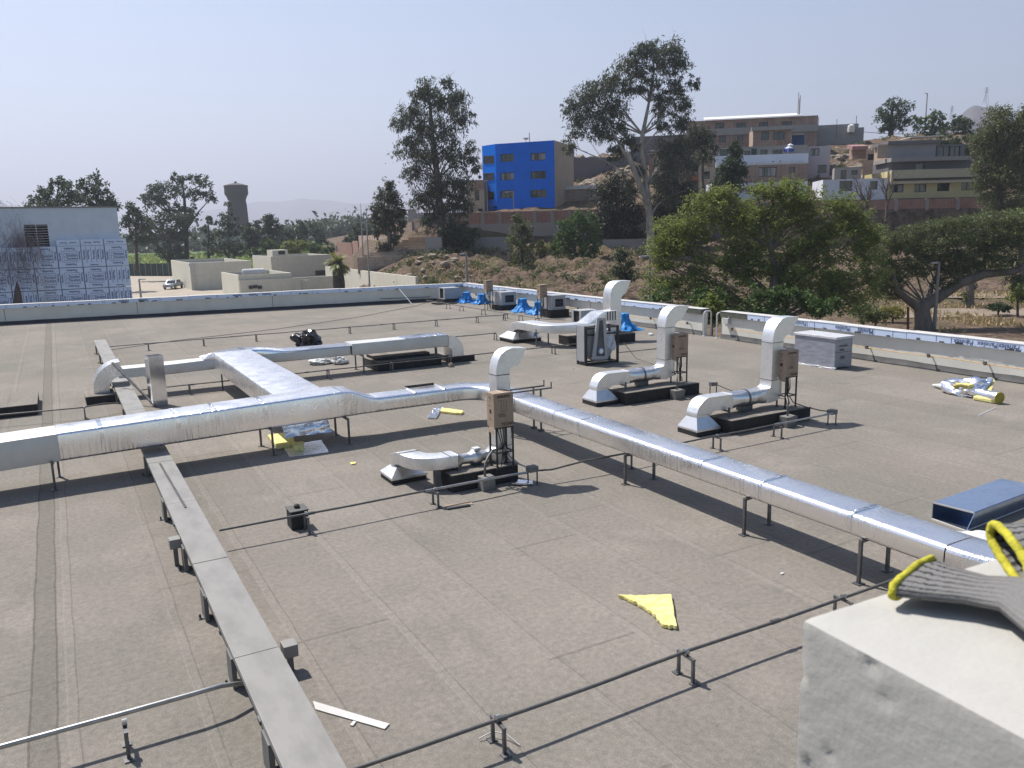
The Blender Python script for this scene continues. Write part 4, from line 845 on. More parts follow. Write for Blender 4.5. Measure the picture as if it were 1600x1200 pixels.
def hang():
    m = MB(); rs = []
    a, b = Vector((3.40, 15.02, .50)), Vector((4.28, 15.0, .50)); nx = 16
    for i in range(7):
        z = .51-.042*i; rs.append([a+(b-a)*(j/nx)+Vector((.006*i, .09*noise.noise(Vector((j*.33+i*.25, i*.45, 2.2)))*(.4+i*.12)-.012*i, z-.5+.015*noise.noise(Vector((j*.4, 5, 1)))*i/6)) for j in range(nx+1)])
    m.rings(rs, M['foil_sheet'], cap=False, closed=False); m.add(list(m.v), [tuple(reversed(f)) for f in m.f], M['foil_sheet'])
    m.v = [p+(Vector((0, .004, 0)) if i >= len(m.v)//2 else Vector()) for i, p in enumerate(m.v)]
    tag(m.build('foil_flap', loc=(3.84, 15.0, .5), smooth=180), 'creased foil sheet hanging down under the main duct', 'foil')
hang()
def lump(name, lab, cat, c, r, h, mat, seed, sy=1.0, n=26):
    rnd = random.Random(seed); ph = [rnd.uniform(0, 6.3) for _ in range(8)]; rs = []
    for i in range(9):
        t_ = i/8; zz = h*math.sin(t_*math.pi/2); rr = r*math.cos(t_*math.pi/2)**.6 if i < 8 else .01
        rs.append([Vector((c[0]+math.cos(a)*rr*(1+.18*math.sin(3*a+ph[0]+t_*3)+.12*math.sin(6*a+ph[1])+.07*math.sin(11*a+ph[2]+5*t_)), c[1]+sy*math.sin(a)*rr*(1+.18*math.sin(2*a+ph[3])+.1*math.sin(7*a+ph[4])), max(.004, zz*(1+.16*math.sin(3*a+ph[5])+.1*math.sin(8*a+ph[6])))+(.0 if i else .004))) for a in [2*math.pi*k/n for k in range(n)]])
    m = MB(); m.rings(rs, M[mat]); return tag(m.build(name, loc=(c[0], c[1], 0), smooth=55), lab, cat)
def crumple(name, lab, cat, c, s, mat, seed, amp=.5):
    bm_ = bmesh.new(); bmesh.ops.create_icosphere(bm_, subdivisions=4, radius=1); of = Vector((seed*2.3, seed*5.1, seed))
    for v in bm_.verts:
        p = v.co.copy(); f = 1+amp*(.6*noise.noise(p*1.4+of)-.55*abs(noise.noise(p*3.1+of))+.30*abs(noise.noise(p*6.5+of))); q = p*f
        v.co = Vector((q.x*s[0], q.y*s[1], max(-.78, q.z)*s[2]+.78*s[2]))
    me_ = bpy.data.meshes.new(name); bm_.to_mesh(me_); bm_.free(); me_.materials.append(M[mat]); me_.polygons.foreach_set('use_smooth', [True]*len(me_.polygons)); me_.set_sharp_from_angle(angle=math.radians(35))
    o_ = bpy.data.objects.new(name, me_); COL.objects.link(o_); o_.location = (c[0], c[1], .004); return tag(o_, lab, cat)
crumple('rubbish_bag', 'black rubbish bag slumped behind the far duct', 'bag', (7.65, 28.7), (.46, .40, .34), 'bag', 4, .8)
crumple('white_wrapping', 'crumpled white wrapping on the roof behind the far duct', 'wrapping', (7.0, 24.75), (.36, .22, .10), 'white_wool', 5, .8)
crumple('white_wrapping', 'second crumpled white wrapping, right of the first, behind the far duct', 'wrapping', (7.48, 24.4), (.24, .18, .13), 'white_wool', 6, .9)
crumple('white_wrapping', 'white crumpled sheet beside the near end of the foil duct', 'wrapping', (9.5, 5.55), (.42, .36, .07), 'white_wool', 8, .8)
lump('white_wrapping', 'tiny white scrap on the roof right of the lone blue tarp', 'scrap', (19.2, 23.7), .10, .08, 'white_wool', 9)
lump('tape_roll', 'small brown roll on the roof right of the end kerb', 'roll', (10.05, 21.75), .08, .12, 'wood', 10)
# insulation roll on the right
t = thing('insulation_roll', 'opened roll of yellow insulation with foil facing on the right roof', 'insulation', (18.2, 10.8, 0))
p0_, p1_ = P(1520, 617, .12), P(1558, 622, .14)
a, b = P(1505, 608, .15), P(1561, 622, .13); m = MB(); m.tube([a+(b-a)*k/8+Vector((0, 0, .01*math.sin(k))) for k in range(9)], [.12]*9, M['foil_sheet'], 18); m.build('rolled_part', t, smooth=40)
m = MB(); ax = (b-a).normalized(); m.tube([b, b+ax*.02], .135, M['yellow_old'], 18); m.build('roll_end', t)
bm_ = bmesh.new(); bmesh.ops.create_icosphere(bm_, subdivisions=4, radius=1); c_ = P(1512, 616)
e1 = (P(1545, 622)-P(1482, 606)); L1 = e1.length/2; e1.normalize(); e2 = Vector((-e1.y, e1.x, 0))
for v in bm_.verts:
    p = v.co.copy(); f = 1+.5*noise.noise(p*1.2+Vector((4, 1, 2)))-.3*abs(noise.noise(p*3+Vector((1, 7, 3)))); q = p*f
    v.co = c_-Vector((18.2, 10.8, 0))+e1*q.x*L1*.95+e2*q.y*.42+Vector((0, 0, max(-.5, q.z)*.27+.14))
me_ = bpy.data.meshes.new('loose_facing'); bm_.to_mesh(me_); bm_.free(); me_.materials.append(M['foil_sheet']); me_.polygons.foreach_set('use_smooth', [True]*len(me_.polygons)); me_.set_sharp_from_angle(angle=math.radians(40)); link(bpy.data.objects.new('loose_facing', me_), t)
m = MB(); sweep(m, [P(1486, 607, .10), P(1494, 602, .22), P(1506, 600, .30), P(1518, 603, .30)], .14, .06, .02, M['yellow'], jit=.012); m.build('wool_layer', t, smooth=50)
m = MB(); q = [P(x, y, .02) for x, y in ((1520, 624), (1548, 629), (1560, 630), (1556, 619), (1530, 616))]; m.prism([(p.x, p.y) for p in q], .01, .09, M['yellow']); m.build('wool_layer', t, bevel=.02)
m = MB(); q = [P(1536, 612, .16), P(1548, 616, .16), P(1555, 594, .34), P(1549, 592, .36)]; m.hexa([p for p in q], [p+Vector((.05, .07, .03)) for p in q], M['yellow']); m.build('wool_layer', t, bevel=.015)
m = MB(); q = [P(1530, 607, .20), P(1538, 611, .20), P(1553, 594, .37), P(1545, 592, .37)]; m.hexa(q, [p+Vector((.02, .03, .04)) for p in q], M['foil_sheet']); m.build('facing_flap', t, bevel=.01)
m = MB(); a_, b_ = P(1458, 602, .05), P(1486, 608, .07); m.tube([a_, a_.lerp(b_, .5)+Vector((0, 0, .02)), b_], [.03, .07, .09], M['white_wool'], 8); m.build('paper_tail', t, smooth=60)
run('stick', 'thin pale stick lying near the insulation roll', [P(1528, 650), P(1556, 637)], .014, 'pvc', 'stick')
# open box duct lying at the right
t = thing('duct_section', 'open section of shiny blue-grey sheet metal duct lying at the right', 'duct', (10.9, 6.3, 0))
q0 = [P(1464, 793), P(1513, 804), P(1640, 770), P(1585, 755)]
A0, B0 = Vector((10.02, 6.35, 0)), Vector((9.97, 5.85, 0)); dX = Vector((1.75, .10, 0)); m = MB(); th = .012; hh = .24
wv = (B0-A0); n_ = Vector((0, 0, 1))
def plate(p0, p1, p2, p3, off): m.hexa([p0, p1, p2, p3], [p+off for p in (p0, p1, p2, p3)], M['mirror_blue'])
kx = Vector((.0, -.0, 0)); sk = Vector((.10, -.02, 0))
A1, B1 = A0+Vector((.0, 0, hh)), B0+Vector((.12, -.02, hh))
plate(A1, B1, B1+dX, A1+dX, n_*.012)
plate(A0, B0, B0+dX, A0+dX, n_*.012)
m.hexa([A0, A0+dX, A0+dX+Vector((0, .01, 0)), A0+Vector((0, .01, 0))], [A1, A1+dX, A1+dX+Vector((0, .01, 0)), A1+Vector((0, .01, 0))], M['mirror_blue'])
m.hexa([B0-Vector((0, .01, 0)), B0+dX-Vector((0, .01, 0)), B0+dX, B0], [B1-Vector((0, .01, 0)), B1+dX-Vector((0, .01, 0)), B1+dX, B1], M['mirror_blue'])
m.build('sheet_wall', t)
m = MB(); m.bar(A0+Vector((-.004, 0, .01)), B0+Vector((-.004, 0, .01)), .02, .02, M['cap_white']); m.bar(A1, B1, .012, .02, M['cap_white']); m.bar(B0-Vector((0, .016, -.02)), B0+dX-Vector((0, .016, -.02)), .008, .01, M['cap_white']); m.build('flange', t)
# small debris
for i, (px, py, s_) in enumerate(((1222, 897, 'right of the long foil duct shadow'), (552, 1132, 'beside the pale metal strip'), (896, 577, 'on the open roof left of the framed fan'), (1012, 636, 'before the middle exhaust hood'))):
    p = P(px, py); m = MB(); m.cbox((p.x, p.y, .008), (.05+.01*i, .03, .012), M['cap_white'] if i != 2 else M['wood'], rz=i*.8); tag(m.build('small_scrap', loc=p, bevel=.003), 'tiny pale scrap lying '+s_, 'scrap')
p = P(790, 1158); m = MB(); m.tube([P(748, 1158)+Vector((0, 0, .02)), P(770, 1152)+Vector((0, 0, .05)), P(790, 1155)+Vector((0, 0, .05)), P(812, 1166)+Vector((0, 0, .01))], .005, M['cap_white'], 6); tag(m.build('wire_tie', loc=P(748, 1158), smooth=60), 'thin pale wire caught on a bracket of the nearest conduit', 'wire')

# ------------------------------------------------------------------ near wall and the gloves
TOP = D(1254, 968, .75); TZ = TOP.z
bm = bmesh.new()
def grid_face(o, u, v, nu, nv, amp, nrm):
    o, u, v, nrm = Vector(o), Vector(u), Vector(v), Vector(nrm); vs = []
    for i in range(nu+1):
        for j in range(nv+1):
            p = o+u*(i/nu)+v*(j/nv); vs.append(bm.verts.new(p))
    for i in range(nu):
        for j in range(nv): bm.faces.new((vs[i*(nv+1)+j], vs[(i+1)*(nv+1)+j], vs[(i+1)*(nv+1)+j+1], vs[i*(nv+1)+j+1]))
x0, y0 = TOP.x, TOP.y; Lx, Ly = 1.7, .9; H1 = .4
grid_face((x0, y0, TZ), (0, -Ly, 0), (Lx, 0, 0), 150, 170, 0, (0, 0, 1))
grid_face((x0, y0, TZ-H1), (0, -Ly, 0), (0, 0, H1), 150, 70, 0, (-1, 0, 0))
grid_face((x0+Lx, y0, TZ-H1), (-Lx, 0, 0), (0, 0, H1), 170, 70, 0, (0, 1, 0))
grid_face((x0, y0-Ly, TZ-H1), (Lx, 0, 0), (0, 0, H1), 170, 70, 0, (0, -1, 0)); grid_face((x0+Lx, y0-Ly, TZ-H1), (0, Ly, 0), (0, 0, H1), 150, 70, 0, (1, 0, 0))
grid_face((x0, y0, 0), (0, -Ly, 0), (0, 0, TZ-H1), 4, 4, 0, (-1, 0, 0)); grid_face((x0+Lx, y0, 0), (-Lx, 0, 0), (0, 0, TZ-H1), 4, 4, 0, (0, 1, 0))
bmesh.ops.remove_doubles(bm, verts=bm.verts, dist=1e-4)
for v in bm.verts:
    if v.co.z < TZ-H1-.01: continue
    p = v.co.copy(); e = 0
    ex, ez = abs(p.x-x0), abs(p.z-TZ); ey = abs(p.y-y0)
    def chamfer(a, b, r): return max(0.0, r-max(a, b)) if max(a, b) < r else 0.0
    c1 = .0012+.012*max(0, noise.noise(Vector((p.y*23, p.x*23, p.z*23)))-.34)
    if ex < 1e-4 and ez < 1e-4: v.co += Vector((c1*.6, 0, -c1*.6))
    if ey < 1e-4 and ez < 1e-4: v.co += Vector((0, -c1*.6, -c1*.6))
    if ex < 1e-4 and ey < 1e-4: v.co += Vector((c1*.5, -c1*.5, 0))
    a = .0004*noise.noise(p*18)+.0006*noise.noise(p*60)
    pit = max(0, noise.noise(p*42+Vector((9, 2, 4)))-.38)*.014*(1 if noise.noise(p*3+Vector((1, 1, 8))) > 0 else .25)
    nrm = Vector((-1, 0, 0)) if ex < 1e-3 else (Vector((0, 0, 1)) if ez < 1e-3 else Vector((0, 1, 0)))
    if ez < 1e-3: a *= .45; pit *= .35
    v.co += nrm*(a-pit)
for v in bm.verts: v.co -= Vector((x0, y0, 0))
me = bpy.data.meshes.new('platform_wall'); bm.normal_update(); bmesh.ops.recalc_face_normals(bm, faces=bm.faces); bm.to_mesh(me); bm.free()
me.polygons.foreach_set('use_smooth', [True]*len(me.polygons)); me.set_sharp_from_angle(angle=math.radians(50))
M['near_wall'] = wall_mat('near_wall_paint', (0.43, 0.42, 0.39), (0.36, 0.35, 0.325), 9.0, 150)
me.materials.append(M['near_wall'])
o = bpy.data.objects.new('platform_wall', me); COL.objects.link(o); o.location = (x0, y0, 0); o.rotation_euler = (0, 0, math.radians(-2.5)); tag(o, 'thick white painted wall top close to the camera at lower right', 'wall')

def knit_mat():
    m, nt, bs = newmat('grey_knit'); L = nt.links
    tc = nt.nodes.new('ShaderNodeUVMap'); sp = N(nt, 'ShaderNodeSeparateXYZ'); L.new(tc.outputs[0], sp.inputs[0])
    s1 = N(nt, 'ShaderNodeMath', operation='MULTIPLY'); L.new(sp.outputs[0], s1.inputs[0]); s1.inputs[1].default_value = 20.0
    no = N(nt, 'ShaderNodeTexNoise', Scale=60.0, Detail=3.0); L.new(tc.outputs[0], no.inputs['Vector'])
    ad = N(nt, 'ShaderNodeMath', operation='ADD'); L.new(s1.outputs[0], ad.inputs[0]); L.new(no.outputs['Fac'], ad.inputs[1])
    fr = N(nt, 'ShaderNodeMath', operation='FRACT'); L.new(ad.outputs[0], fr.inputs[0])
    lt = N(nt, 'ShaderNodeMapRange'); lt.inputs[1].default_value = .62; lt.inputs[2].default_value = .80; L.new(fr.outputs[0], lt.inputs[0])
    fd = N(nt, 'ShaderNodeMapRange'); fd.inputs[1].default_value = .10; fd.inputs[2].default_value = .34; fd.inputs[3].default_value = .95; fd.inputs[4].default_value = .12; L.new(sp.outputs[1], fd.inputs[0])
    ml = N(nt, 'ShaderNodeMath', operation='MULTIPLY'); L.new(lt.outputs[0], ml.inputs[0]); L.new(fd.outputs[0], ml.inputs[1])
    mx = N(nt, 'ShaderNodeMix', data_type='RGBA'); mx.inputs[6].default_value = (.18, .175, .17, 1); mx.inputs[7].default_value = (.025, .025, .028, 1); L.new(ml.outputs[0], mx.inputs[0])
    g = N(nt, 'ShaderNodeTexNoise', Scale=220.0, Detail=2.0); L.new(tc.outputs[0], g.inputs['Vector'])
    mr = N(nt, 'ShaderNodeMapRange'); mr.inputs[3].default_value = .6; mr.inputs[4].default_value = 1.4; L.new(g.outputs['Fac'], mr.inputs[0])
    vm = N(nt, 'ShaderNodeVectorMath', operation='SCALE'); L.new(mx.outputs[2], vm.inputs[0]); L.new(mr.outputs[0], vm.inputs['Scale']); L.new(vm.outputs[0], bs.inputs['Base Color'])
    bs.inputs['Roughness'].default_value = .95
    pg = N(nt, 'ShaderNodeMath', operation='PINGPONG'); L.new(ad.outputs[0], pg.inputs[0]); pg.inputs[1].default_value = .5
    b = N(nt, 'ShaderNodeBump', Strength=.9, Distance=.0015); L.new(pg.outputs[0], b.inputs['Height']); L.new(b.outputs[0], bs.inputs['Normal']); return m
M['knit'] = knit_mat()
M['hem'] = simple('yellow_hem', (0.50, 0.46, 0.045), (0.36, 0.33, 0.03), .95, 0, 60.0, 120, .9, .004)
M['palm'] = simple('grey_glove_palm', (0.18, 0.18, 0.185), (0.13, 0.13, 0.135), .7, 0, 30.0, 80, .4, .002)
def glove(label, secs, hem_r, fingers):
    """secs: list of (near edge, far edge, thickness) from the cuff to the knuckles"""
    t = thing('work_glove', label, 'glove', secs[0][0], 'knitted work gloves on the near wall')
    n = 28; rs = []
    for (a, b, th) in secs:
        a, b = Vector(a), Vector(b); c = (a+b)/2; u = (b-a)/2; up = Vector((0, 0, 1))*th/2
        rs.append([c+u*math.cos(2*math.pi*k/n)+up*math.copysign(abs(math.sin(2*math.pi*k/n))**.7, math.sin(2*math.pi*k/n)) for k in range(n)])
    m = MB(); m.rings(rs, M['knit'], cap=False); o = m.build('knit_cuff', t, smooth=60)
    uv = o.data.uv_layers.new(name='UVMap'); k = 0
    for p in o.data.polygons:
        for li in p.loop_indices:
            vi = o.data.loops[li].vertex_index; j = vi % n; i = vi//n
            base = p.vertices[0] % n
            jj = j if not (j == 0 and max(v % n for v in p.vertices) == n-1 and min(v % n for v in p.vertices) == 0 and base != 0) else j
            cols = [v % n for v in p.vertices]
            if max(cols)-min(cols) > 2 and j < 2: jj = j+n
            uv.data[li].uv = (jj/n, i*.11)
    m = MB(); r0 = rs[0]+[rs[0][0]]; hp = [p+Vector((random.uniform(-.001, .001), random.uniform(-.001, .001), random.uniform(-.001, .001))) for p in r0]
    m.tube(hp, hem_r, M['hem'], 10); m.build('hem', t, smooth=70)
    m = MB(); a, b, th = secs[-1]; a, b = Vector(a), Vector(b); w_ = (b-a); pa, pb, pt = secs[-2]; f = ((a+b)/2-(Vector(pa)+Vector(pb))/2).normalized()
    m.rings([rs[-1], [p+f*.03 for p in rs[-1]], [p+f*.065+w_*0 for p in rs[-1]]], M['palm'])
    m.build('palm', t, smooth=60)
    for k, (ln, u) in enumerate(((.068, .12), (.078, .37), (.074, .62), (.06, .87))):
        c = a+w_*u+f*.06; m = MB(); m.tube([c, c+f*ln*.5+Vector((0, 0, .002)), c+f*ln*.9-Vector((0, 0, .004)), c+f*ln-Vector((0, 0, .006))], [.0105, .010, .009, .004], M['palm'], 10); m.build('finger', t, smooth=60)
    c = a+f*.015; m = MB(); d_ = (f-w_.normalized()*.9).normalized(); m.tube([c, c+d_*.03, c+d_*.055, c+d_*.063], [.012, .0115, .010, .004], M['palm'], 10); m.build('thumb', t, smooth=60)
z = TZ
glove('grey ribbed glove with yellow hem lying flat on the white wall, cuff to the left',
      [(P(1392, 926, z+.017), P(1460, 879, z+.021), 0.020), (P(1440, 932, z+.018), P(1497, 892, z+.020), .018), (P(1505, 938, z+.019), P(1545, 905, z+.019), .017), (P(1560, 948, z+.020), P(1600, 908, z+.020), .020), (P(1610, 990, z+.020), P(1665, 915, z+.024), .024), (P(1690, 1060, z+.018), P(1790, 950, z+.022), .024)], .0036, None)
glove('second grey ribbed glove with yellow hem propped higher behind the first glove',
      [(P(1608, 905, z+.030), P(1549, 828, z+.050), .030), (P(1660, 885, z+.034), P(1606, 825, z+.052), .028), (P(1720, 880, z+.034), P(1680, 830, z+.046), .026), (P(1790, 890, z+.03), P(1760, 835, z+.04), .026), (P(1880, 900, z+.03), P(1840, 830, z+.035), .026)], .0044, None)

# ================================================================== THE LAND
PROF = {   # photo column -> (distance, height) pairs
 -900: [(0, -4), (130, -4), (220, -3.5), (320, -2), (650, 0), (9000, 0)],
 300: [(0, -4), (130, -4), (220, -3.5), (320, -2), (650, 0), (9000, 0)],
 450: [(0, -4), (130, -4), (220, -3.0), (320, -1), (650, 1), (9000, 1)],
 520: [(0, -4), (120, -4), (160, -2.5), (195, -.5), (300, 2), (650, 4), (9000, 2)],
 556: [(0, -4), (120, -4), (150, -2.6), (172, -1), (200, 1.5), (300, 3.5), (9000, 3)],
 580: [(0, -4), (80, -4), (92, -2.6), (97, -1.2), (104, .9), (113, 1.8), (130, 2.2), (150, 3), (300, 4), (9000, 3)],
 640: [(0, -4), (72, -4), (80, -2.2), (88, -.2), (97, 1.0), (99.5, 1.1), (104, 3.0), (110, 3.3), (116, 3.8), (150, 5), (300, 6), (9000, 5)],
 700: [(0, -4), (72, -4), (80, -2.0), (88, .1), (96, 1.6), (106, 1.9), (110, 2.2), (111.5, 5.8), (150, 7), (9000, 8)],
 760: [(0, -4), (72, -4), (82, -1.8), (92, .7), (98, 1.6), (107, 1.9), (110, 2.2), (111.5, 5.8), (122, 6.8), (160, 8), (9000, 9)],
 880: [(0, -4), (72, -4), (82, -1.8), (92, .6), (98, 1.5), (107, 1.9), (110, 2.2), (111.5, 5.8), (124, 7.5), (132, 9), (150, 14), (170, 17), (300, 19), (9000, 22)],
 960: [(0, -4), (70, -4), (82, -2.0), (92, .4), (98, 1.3), (107, 1.6), (110, 2.0), (111.5, 5.8), (124, 8), (131, 10.5), (150, 17), (170, 19), (300, 21), (9000, 22)],
 1090: [(0, -4), (66, -4), (82, -2.4), (92, -.2), (100, .8), (107, 1.2), (110, 2.0), (111.5, 5.5), (118, 7), (130, 12), (146, 17), (180, 19), (300, 21), (9000, 25)],
 1280: [(0, -4), (64, -4), (78, -3.2), (92, -1.2), (103, .4), (105, 5.8), (112, 7.2), (126, 12.5), (145, 17.8), (180, 19), (300, 22), (9000, 25)],
 1400: [(0, -4), (62, -4), (76, -3.4), (92, -1.4), (103, .5), (105, 6.3), (112, 7.4), (122, 11), (140, 17.5), (155, 19.5), (300, 22), (9000, 25)],
 1600: [(0, -4), (62, -4), (80, -3.6), (96, -1.4), (103, .6), (105, 6.3), (112, 7.4), (122, 11), (140, 17.5), (155, 19.5), (300, 22), (9000, 25)],
 2600: [(0, -4), (62, -4), (80, -3.6), (96, -1.4), (103, .6), (105, 6.3), (112, 7.4), (122, 11), (140, 17.5), (155, 19.5), (300, 22), (9000, 25)],
}
KEYS = sorted(PROF)
def prof(px, d):
    px = max(KEYS[0], min(KEYS[-1], px)); d = d/1.02      # profiles are given in camera depth
    for i in range(len(KEYS)-1):
        if KEYS[i] <= px <= KEYS[i+1]: break
    a, b = KEYS[i], KEYS[i+1]; t = (px-a)/(b-a)
    f = lambda k: float(np.interp(d, [q[0] for q in PROF[k]], [q[1] for q in PROF[k]]))
    return f(a)*(1-t)+f(b)*t
FH = np.array([CF[0], CF[1]])/math.hypot(CF[0], CF[1]); RH = np.array([FH[1], -FH[0]])
def colpt(px, d):                          # ground-plan point for a photo column (near the horizon) and a distance
    s = (px-800)/FPX; return FH*d+RH*(s*d*1.0)
cols = list(range(-900, 500, 60))+list(range(500, 560, 14))+list(range(560, 1060, 5))+list(range(1060, 1700, 14))+list(range(1700, 2601, 90))
dist = [0.5, 20, 40, 55, 62, 66]+[68+1.1*i for i in range(7)]+[75.6+.55*i for i in range(62)]+[110+1.1*i for i in range(8)]+[120+3*i for i in range(14)]+[165, 180, 200, 225, 250, 280, 320, 400, 520, 700, 1000, 1500, 2300, 3600, 6000]
vs = []; fs = []
for d in dist:
    for px in cols:
        q = colpt(px, d); z = prof(px, d)
        if 70 < d < 130 and px > 560:      # rough earth of the cut bank
            p = Vector((q[0], q[1], 0)); a = 1.0 if px < 1020 else .45
            fade = max(0, min(1, (d-70)/8, (128-d)/8)); ridge = 1-abs(noise.noise(p*.30+Vector((3, 0, 0))))*2
            if not (106 < d < 118): z += (1.15 if px < 760 else 1.2)*(0 if px < 700 and d > 98 else 1)*a*fade*(.55*noise.noise(p*.22)+.45*ridge*.8+.35*noise.noise(p*.9)+.42*(.5-abs(noise.noise(p*1.1+Vector((5, 5, 0)))))+.25*noise.noise(p*2.1)-.35)
        elif d >= 128 and px > 850 and d < 200:
            p = Vector((q[0], q[1], 0)); z += .9*noise.noise(p*.25)+.7*noise.noise(p*.7)
        vs.append((q[0], q[1], z))
nc = len(cols)
for i in range(len(dist)-1):
    for j in range(nc-1): fs.append((i*nc+j, i*nc+j+1, (i+1)*nc+j+1, (i+1)*nc+j))
me = bpy.data.meshes.new('ground'); me.from_pydata(vs, [], fs)
def ground_mat():
    m, nt, bs = newmat('earth'); L = nt.links; v = coords(nt)
    c = vary(nt, v, (0.125, 0.088, 0.065), (0.19, 0.138, 0.102), .35, .35, .7, 8.0)
    c = vary(nt, v, c, (0.05, 0.038, 0.03), 1.1, .46, .68, 6.0)  # dark patches in the colour stand for shaded parts of the bank
    c = vary(nt, v, c, (0.10, 0.085, 0.05), .12, .5, .62, 8.0, .7)          # dry grass
    c = vary(nt, v, c, (0.27, 0.215, 0.165), 2.3, .62, .8, 4.0)
    L.new(c, bs.inputs['Base Color']); bs.inputs['Roughness'].default_value = .95; bs.inputs['Specular IOR Level'].default_value = .1
    bump(nt, bs, v, 2.2, .9, .35, 8.0); return m
M['earth'] = ground_mat(); me.materials.append(M['earth'])
me.polygons.foreach_set('use_smooth', [True]*len(me.polygons)); me.update()
g_ = bpy.data.objects.new('ground', me); COL.objects.link(g_); g_['kind'] = 'structure'
def sheet(name, poly, mat, dz=.06, n=14, kind='structure', **kw):
    """ground sheet between photo columns and distances: poly = (px0, px1, d0, d1)"""
    px0, px1, d0, d1 = poly; vs = []; fs = []
    for i in range(n+1):
        for j in range(n+1):
            px = px0+(px1-px0)*j/n; d = d0+(d1-d0)*i/n; q = colpt(px, d); vs.append((q[0], q[1], prof(px, d)+dz))
    for i in range(n):
        for j in range(n): fs.append((i*(n+1)+j, i*(n+1)+j+1, (i+1)*(n+1)+j+1, (i+1)*(n+1)+j))
    me = bpy.data.meshes.new(name); me.from_pydata(vs, [], fs); me.materials.append(mat); o = bpy.data.objects.new(name, me); COL.objects.link(o); o['kind'] = kind; return o
M['crop'] = simple('field_green', (0.09, 0.17, 0.03), (0.05, 0.10, 0.02), .9, 0, .35, lo=.4, hi=.7)
M['paving'] = simple('yard_concrete', (0.36, 0.31, 0.25), (0.30, 0.26, 0.21), .9, 0, .4)
sheet('yard', (120, 470, 50, 178), M['paving'], .05, 20)
sheet('field', (-300, 520, 182, 330), M['crop'], .10, 20)
M['asphalt'] = simple('path_soil', (0.25, 0.20, 0.155), (0.19, 0.15, 0.115), .95, 0, .5)
sheet('path', (1400, 2000, 66, 71), M['asphalt'], .05, 10); sheet('path', (1440, 2000, 78, 81), M['asphalt'], .06, 10)

# far hills
def hill(name, px0, px1, dist_, tops, mat, depth):
    """tops: (px, py) silhouette"""
    vs = []; fs = []; n = 70; rows = 12
    for j in range(n+1):
        px = px0+(px1-px0)*j/n; py = float(np.interp(px, [t[0] for t in tops], [t[1] for t in tops]))
        top = D(px, py, dist_); ax = Vector((top.x, top.y, 0)).normalized()
        for i in range(rows+1):
            t = i/rows; s = math.sin(min(1, t*1.0)*math.pi/2)
            p = top+ax*depth*(t-.55)*1.0; h = top.z*math.exp(-((t-.55)/.28)**2)
            p.z = h+top.z*.05*noise.noise(Vector((p.x, p.y, 0))*(6.0/depth))*8*math.exp(-((t-.55)/.4)**2)*(.2 if abs(t-.55) < .05 else 1)-8
            vs.append(tuple(p))
    for j in range(n):
        for i in range(rows): a = j*(rows+1)+i; fs.append((a, a+rows+1, a+rows+2, a+1))
    me = bpy.data.meshes.new(name); me.from_pydata(vs, [], fs); me.materials.append(mat); me.polygons.foreach_set('use_smooth', [True]*len(me.polygons))
    o = bpy.data.objects.new(name, me); COL.objects.link(o); o['kind'] = 'structure'
M['rock'] = simple('bare_hill_rock', (0.10, 0.095, 0.10), (0.065, 0.06, 0.065), .95, 0, .02, .03, .5, 3.0)
hill('mountain', 1380, 1760, 1150, [(1380, 235), (1440, 215), (1482, 190), (1500, 176), (1512, 164), (1524, 158), (1542, 161), (1560, 164), (1590, 175), (1640, 200), (1700, 215), (1760, 240)], M['rock'], 600)
hill('hills', 250, 760, 5300, [(250, 345), (300, 330), (380, 318), (430, 312), (470, 306), (520, 312), (560, 318), (600, 312), (650, 322), (700, 330), (760, 345)], M['rock'], 1800)
hill('hills', 0, 620, 2300, [(0, 362), (200, 360), (420, 352), (480, 343), (530, 348), (575, 338), (620, 345)], M['rock'], 500)

# ------------------------------------------------------------------ leaves
def leaf_mat(name, c1, c2, c3=None, transl=.25, rough=.55):
    m, nt, bs = newmat(name); L = nt.links
    at = nt.nodes.new('ShaderNodeAttribute'); at.attribute_name = 'tone'
    rp = nt.nodes.new('ShaderNodeValToRGB'); cr = rp.color_ramp; cr.elements[0].color = rgba(c1); cr.elements[1].color = rgba(c2)
    if c3: e = cr.elements.new(.9); e.color = rgba(c2); cr.elements[-1].color = rgba(c3)
    L.new(at.outputs['Fac'], rp.inputs[0]); L.new(rp.outputs[0], bs.inputs['Base Color'])
    bs.inputs['Roughness'].default_value = rough; bs.inputs['Specular IOR Level'].default_value = .3
    tr = nt.nodes.new('ShaderNodeBsdfTranslucent'); L.new(rp.outputs[0], tr.inputs[0])
    mx = nt.nodes.new('ShaderNodeMixShader'); mx.inputs[0].default_value = transl
    L.new(bs.outputs[0], mx.inputs[1]); L.new(tr.outputs[0], mx.inputs[2]); L.new(mx.outputs[0], nt.nodes['Material Output'].inputs['Surface'])
    return m
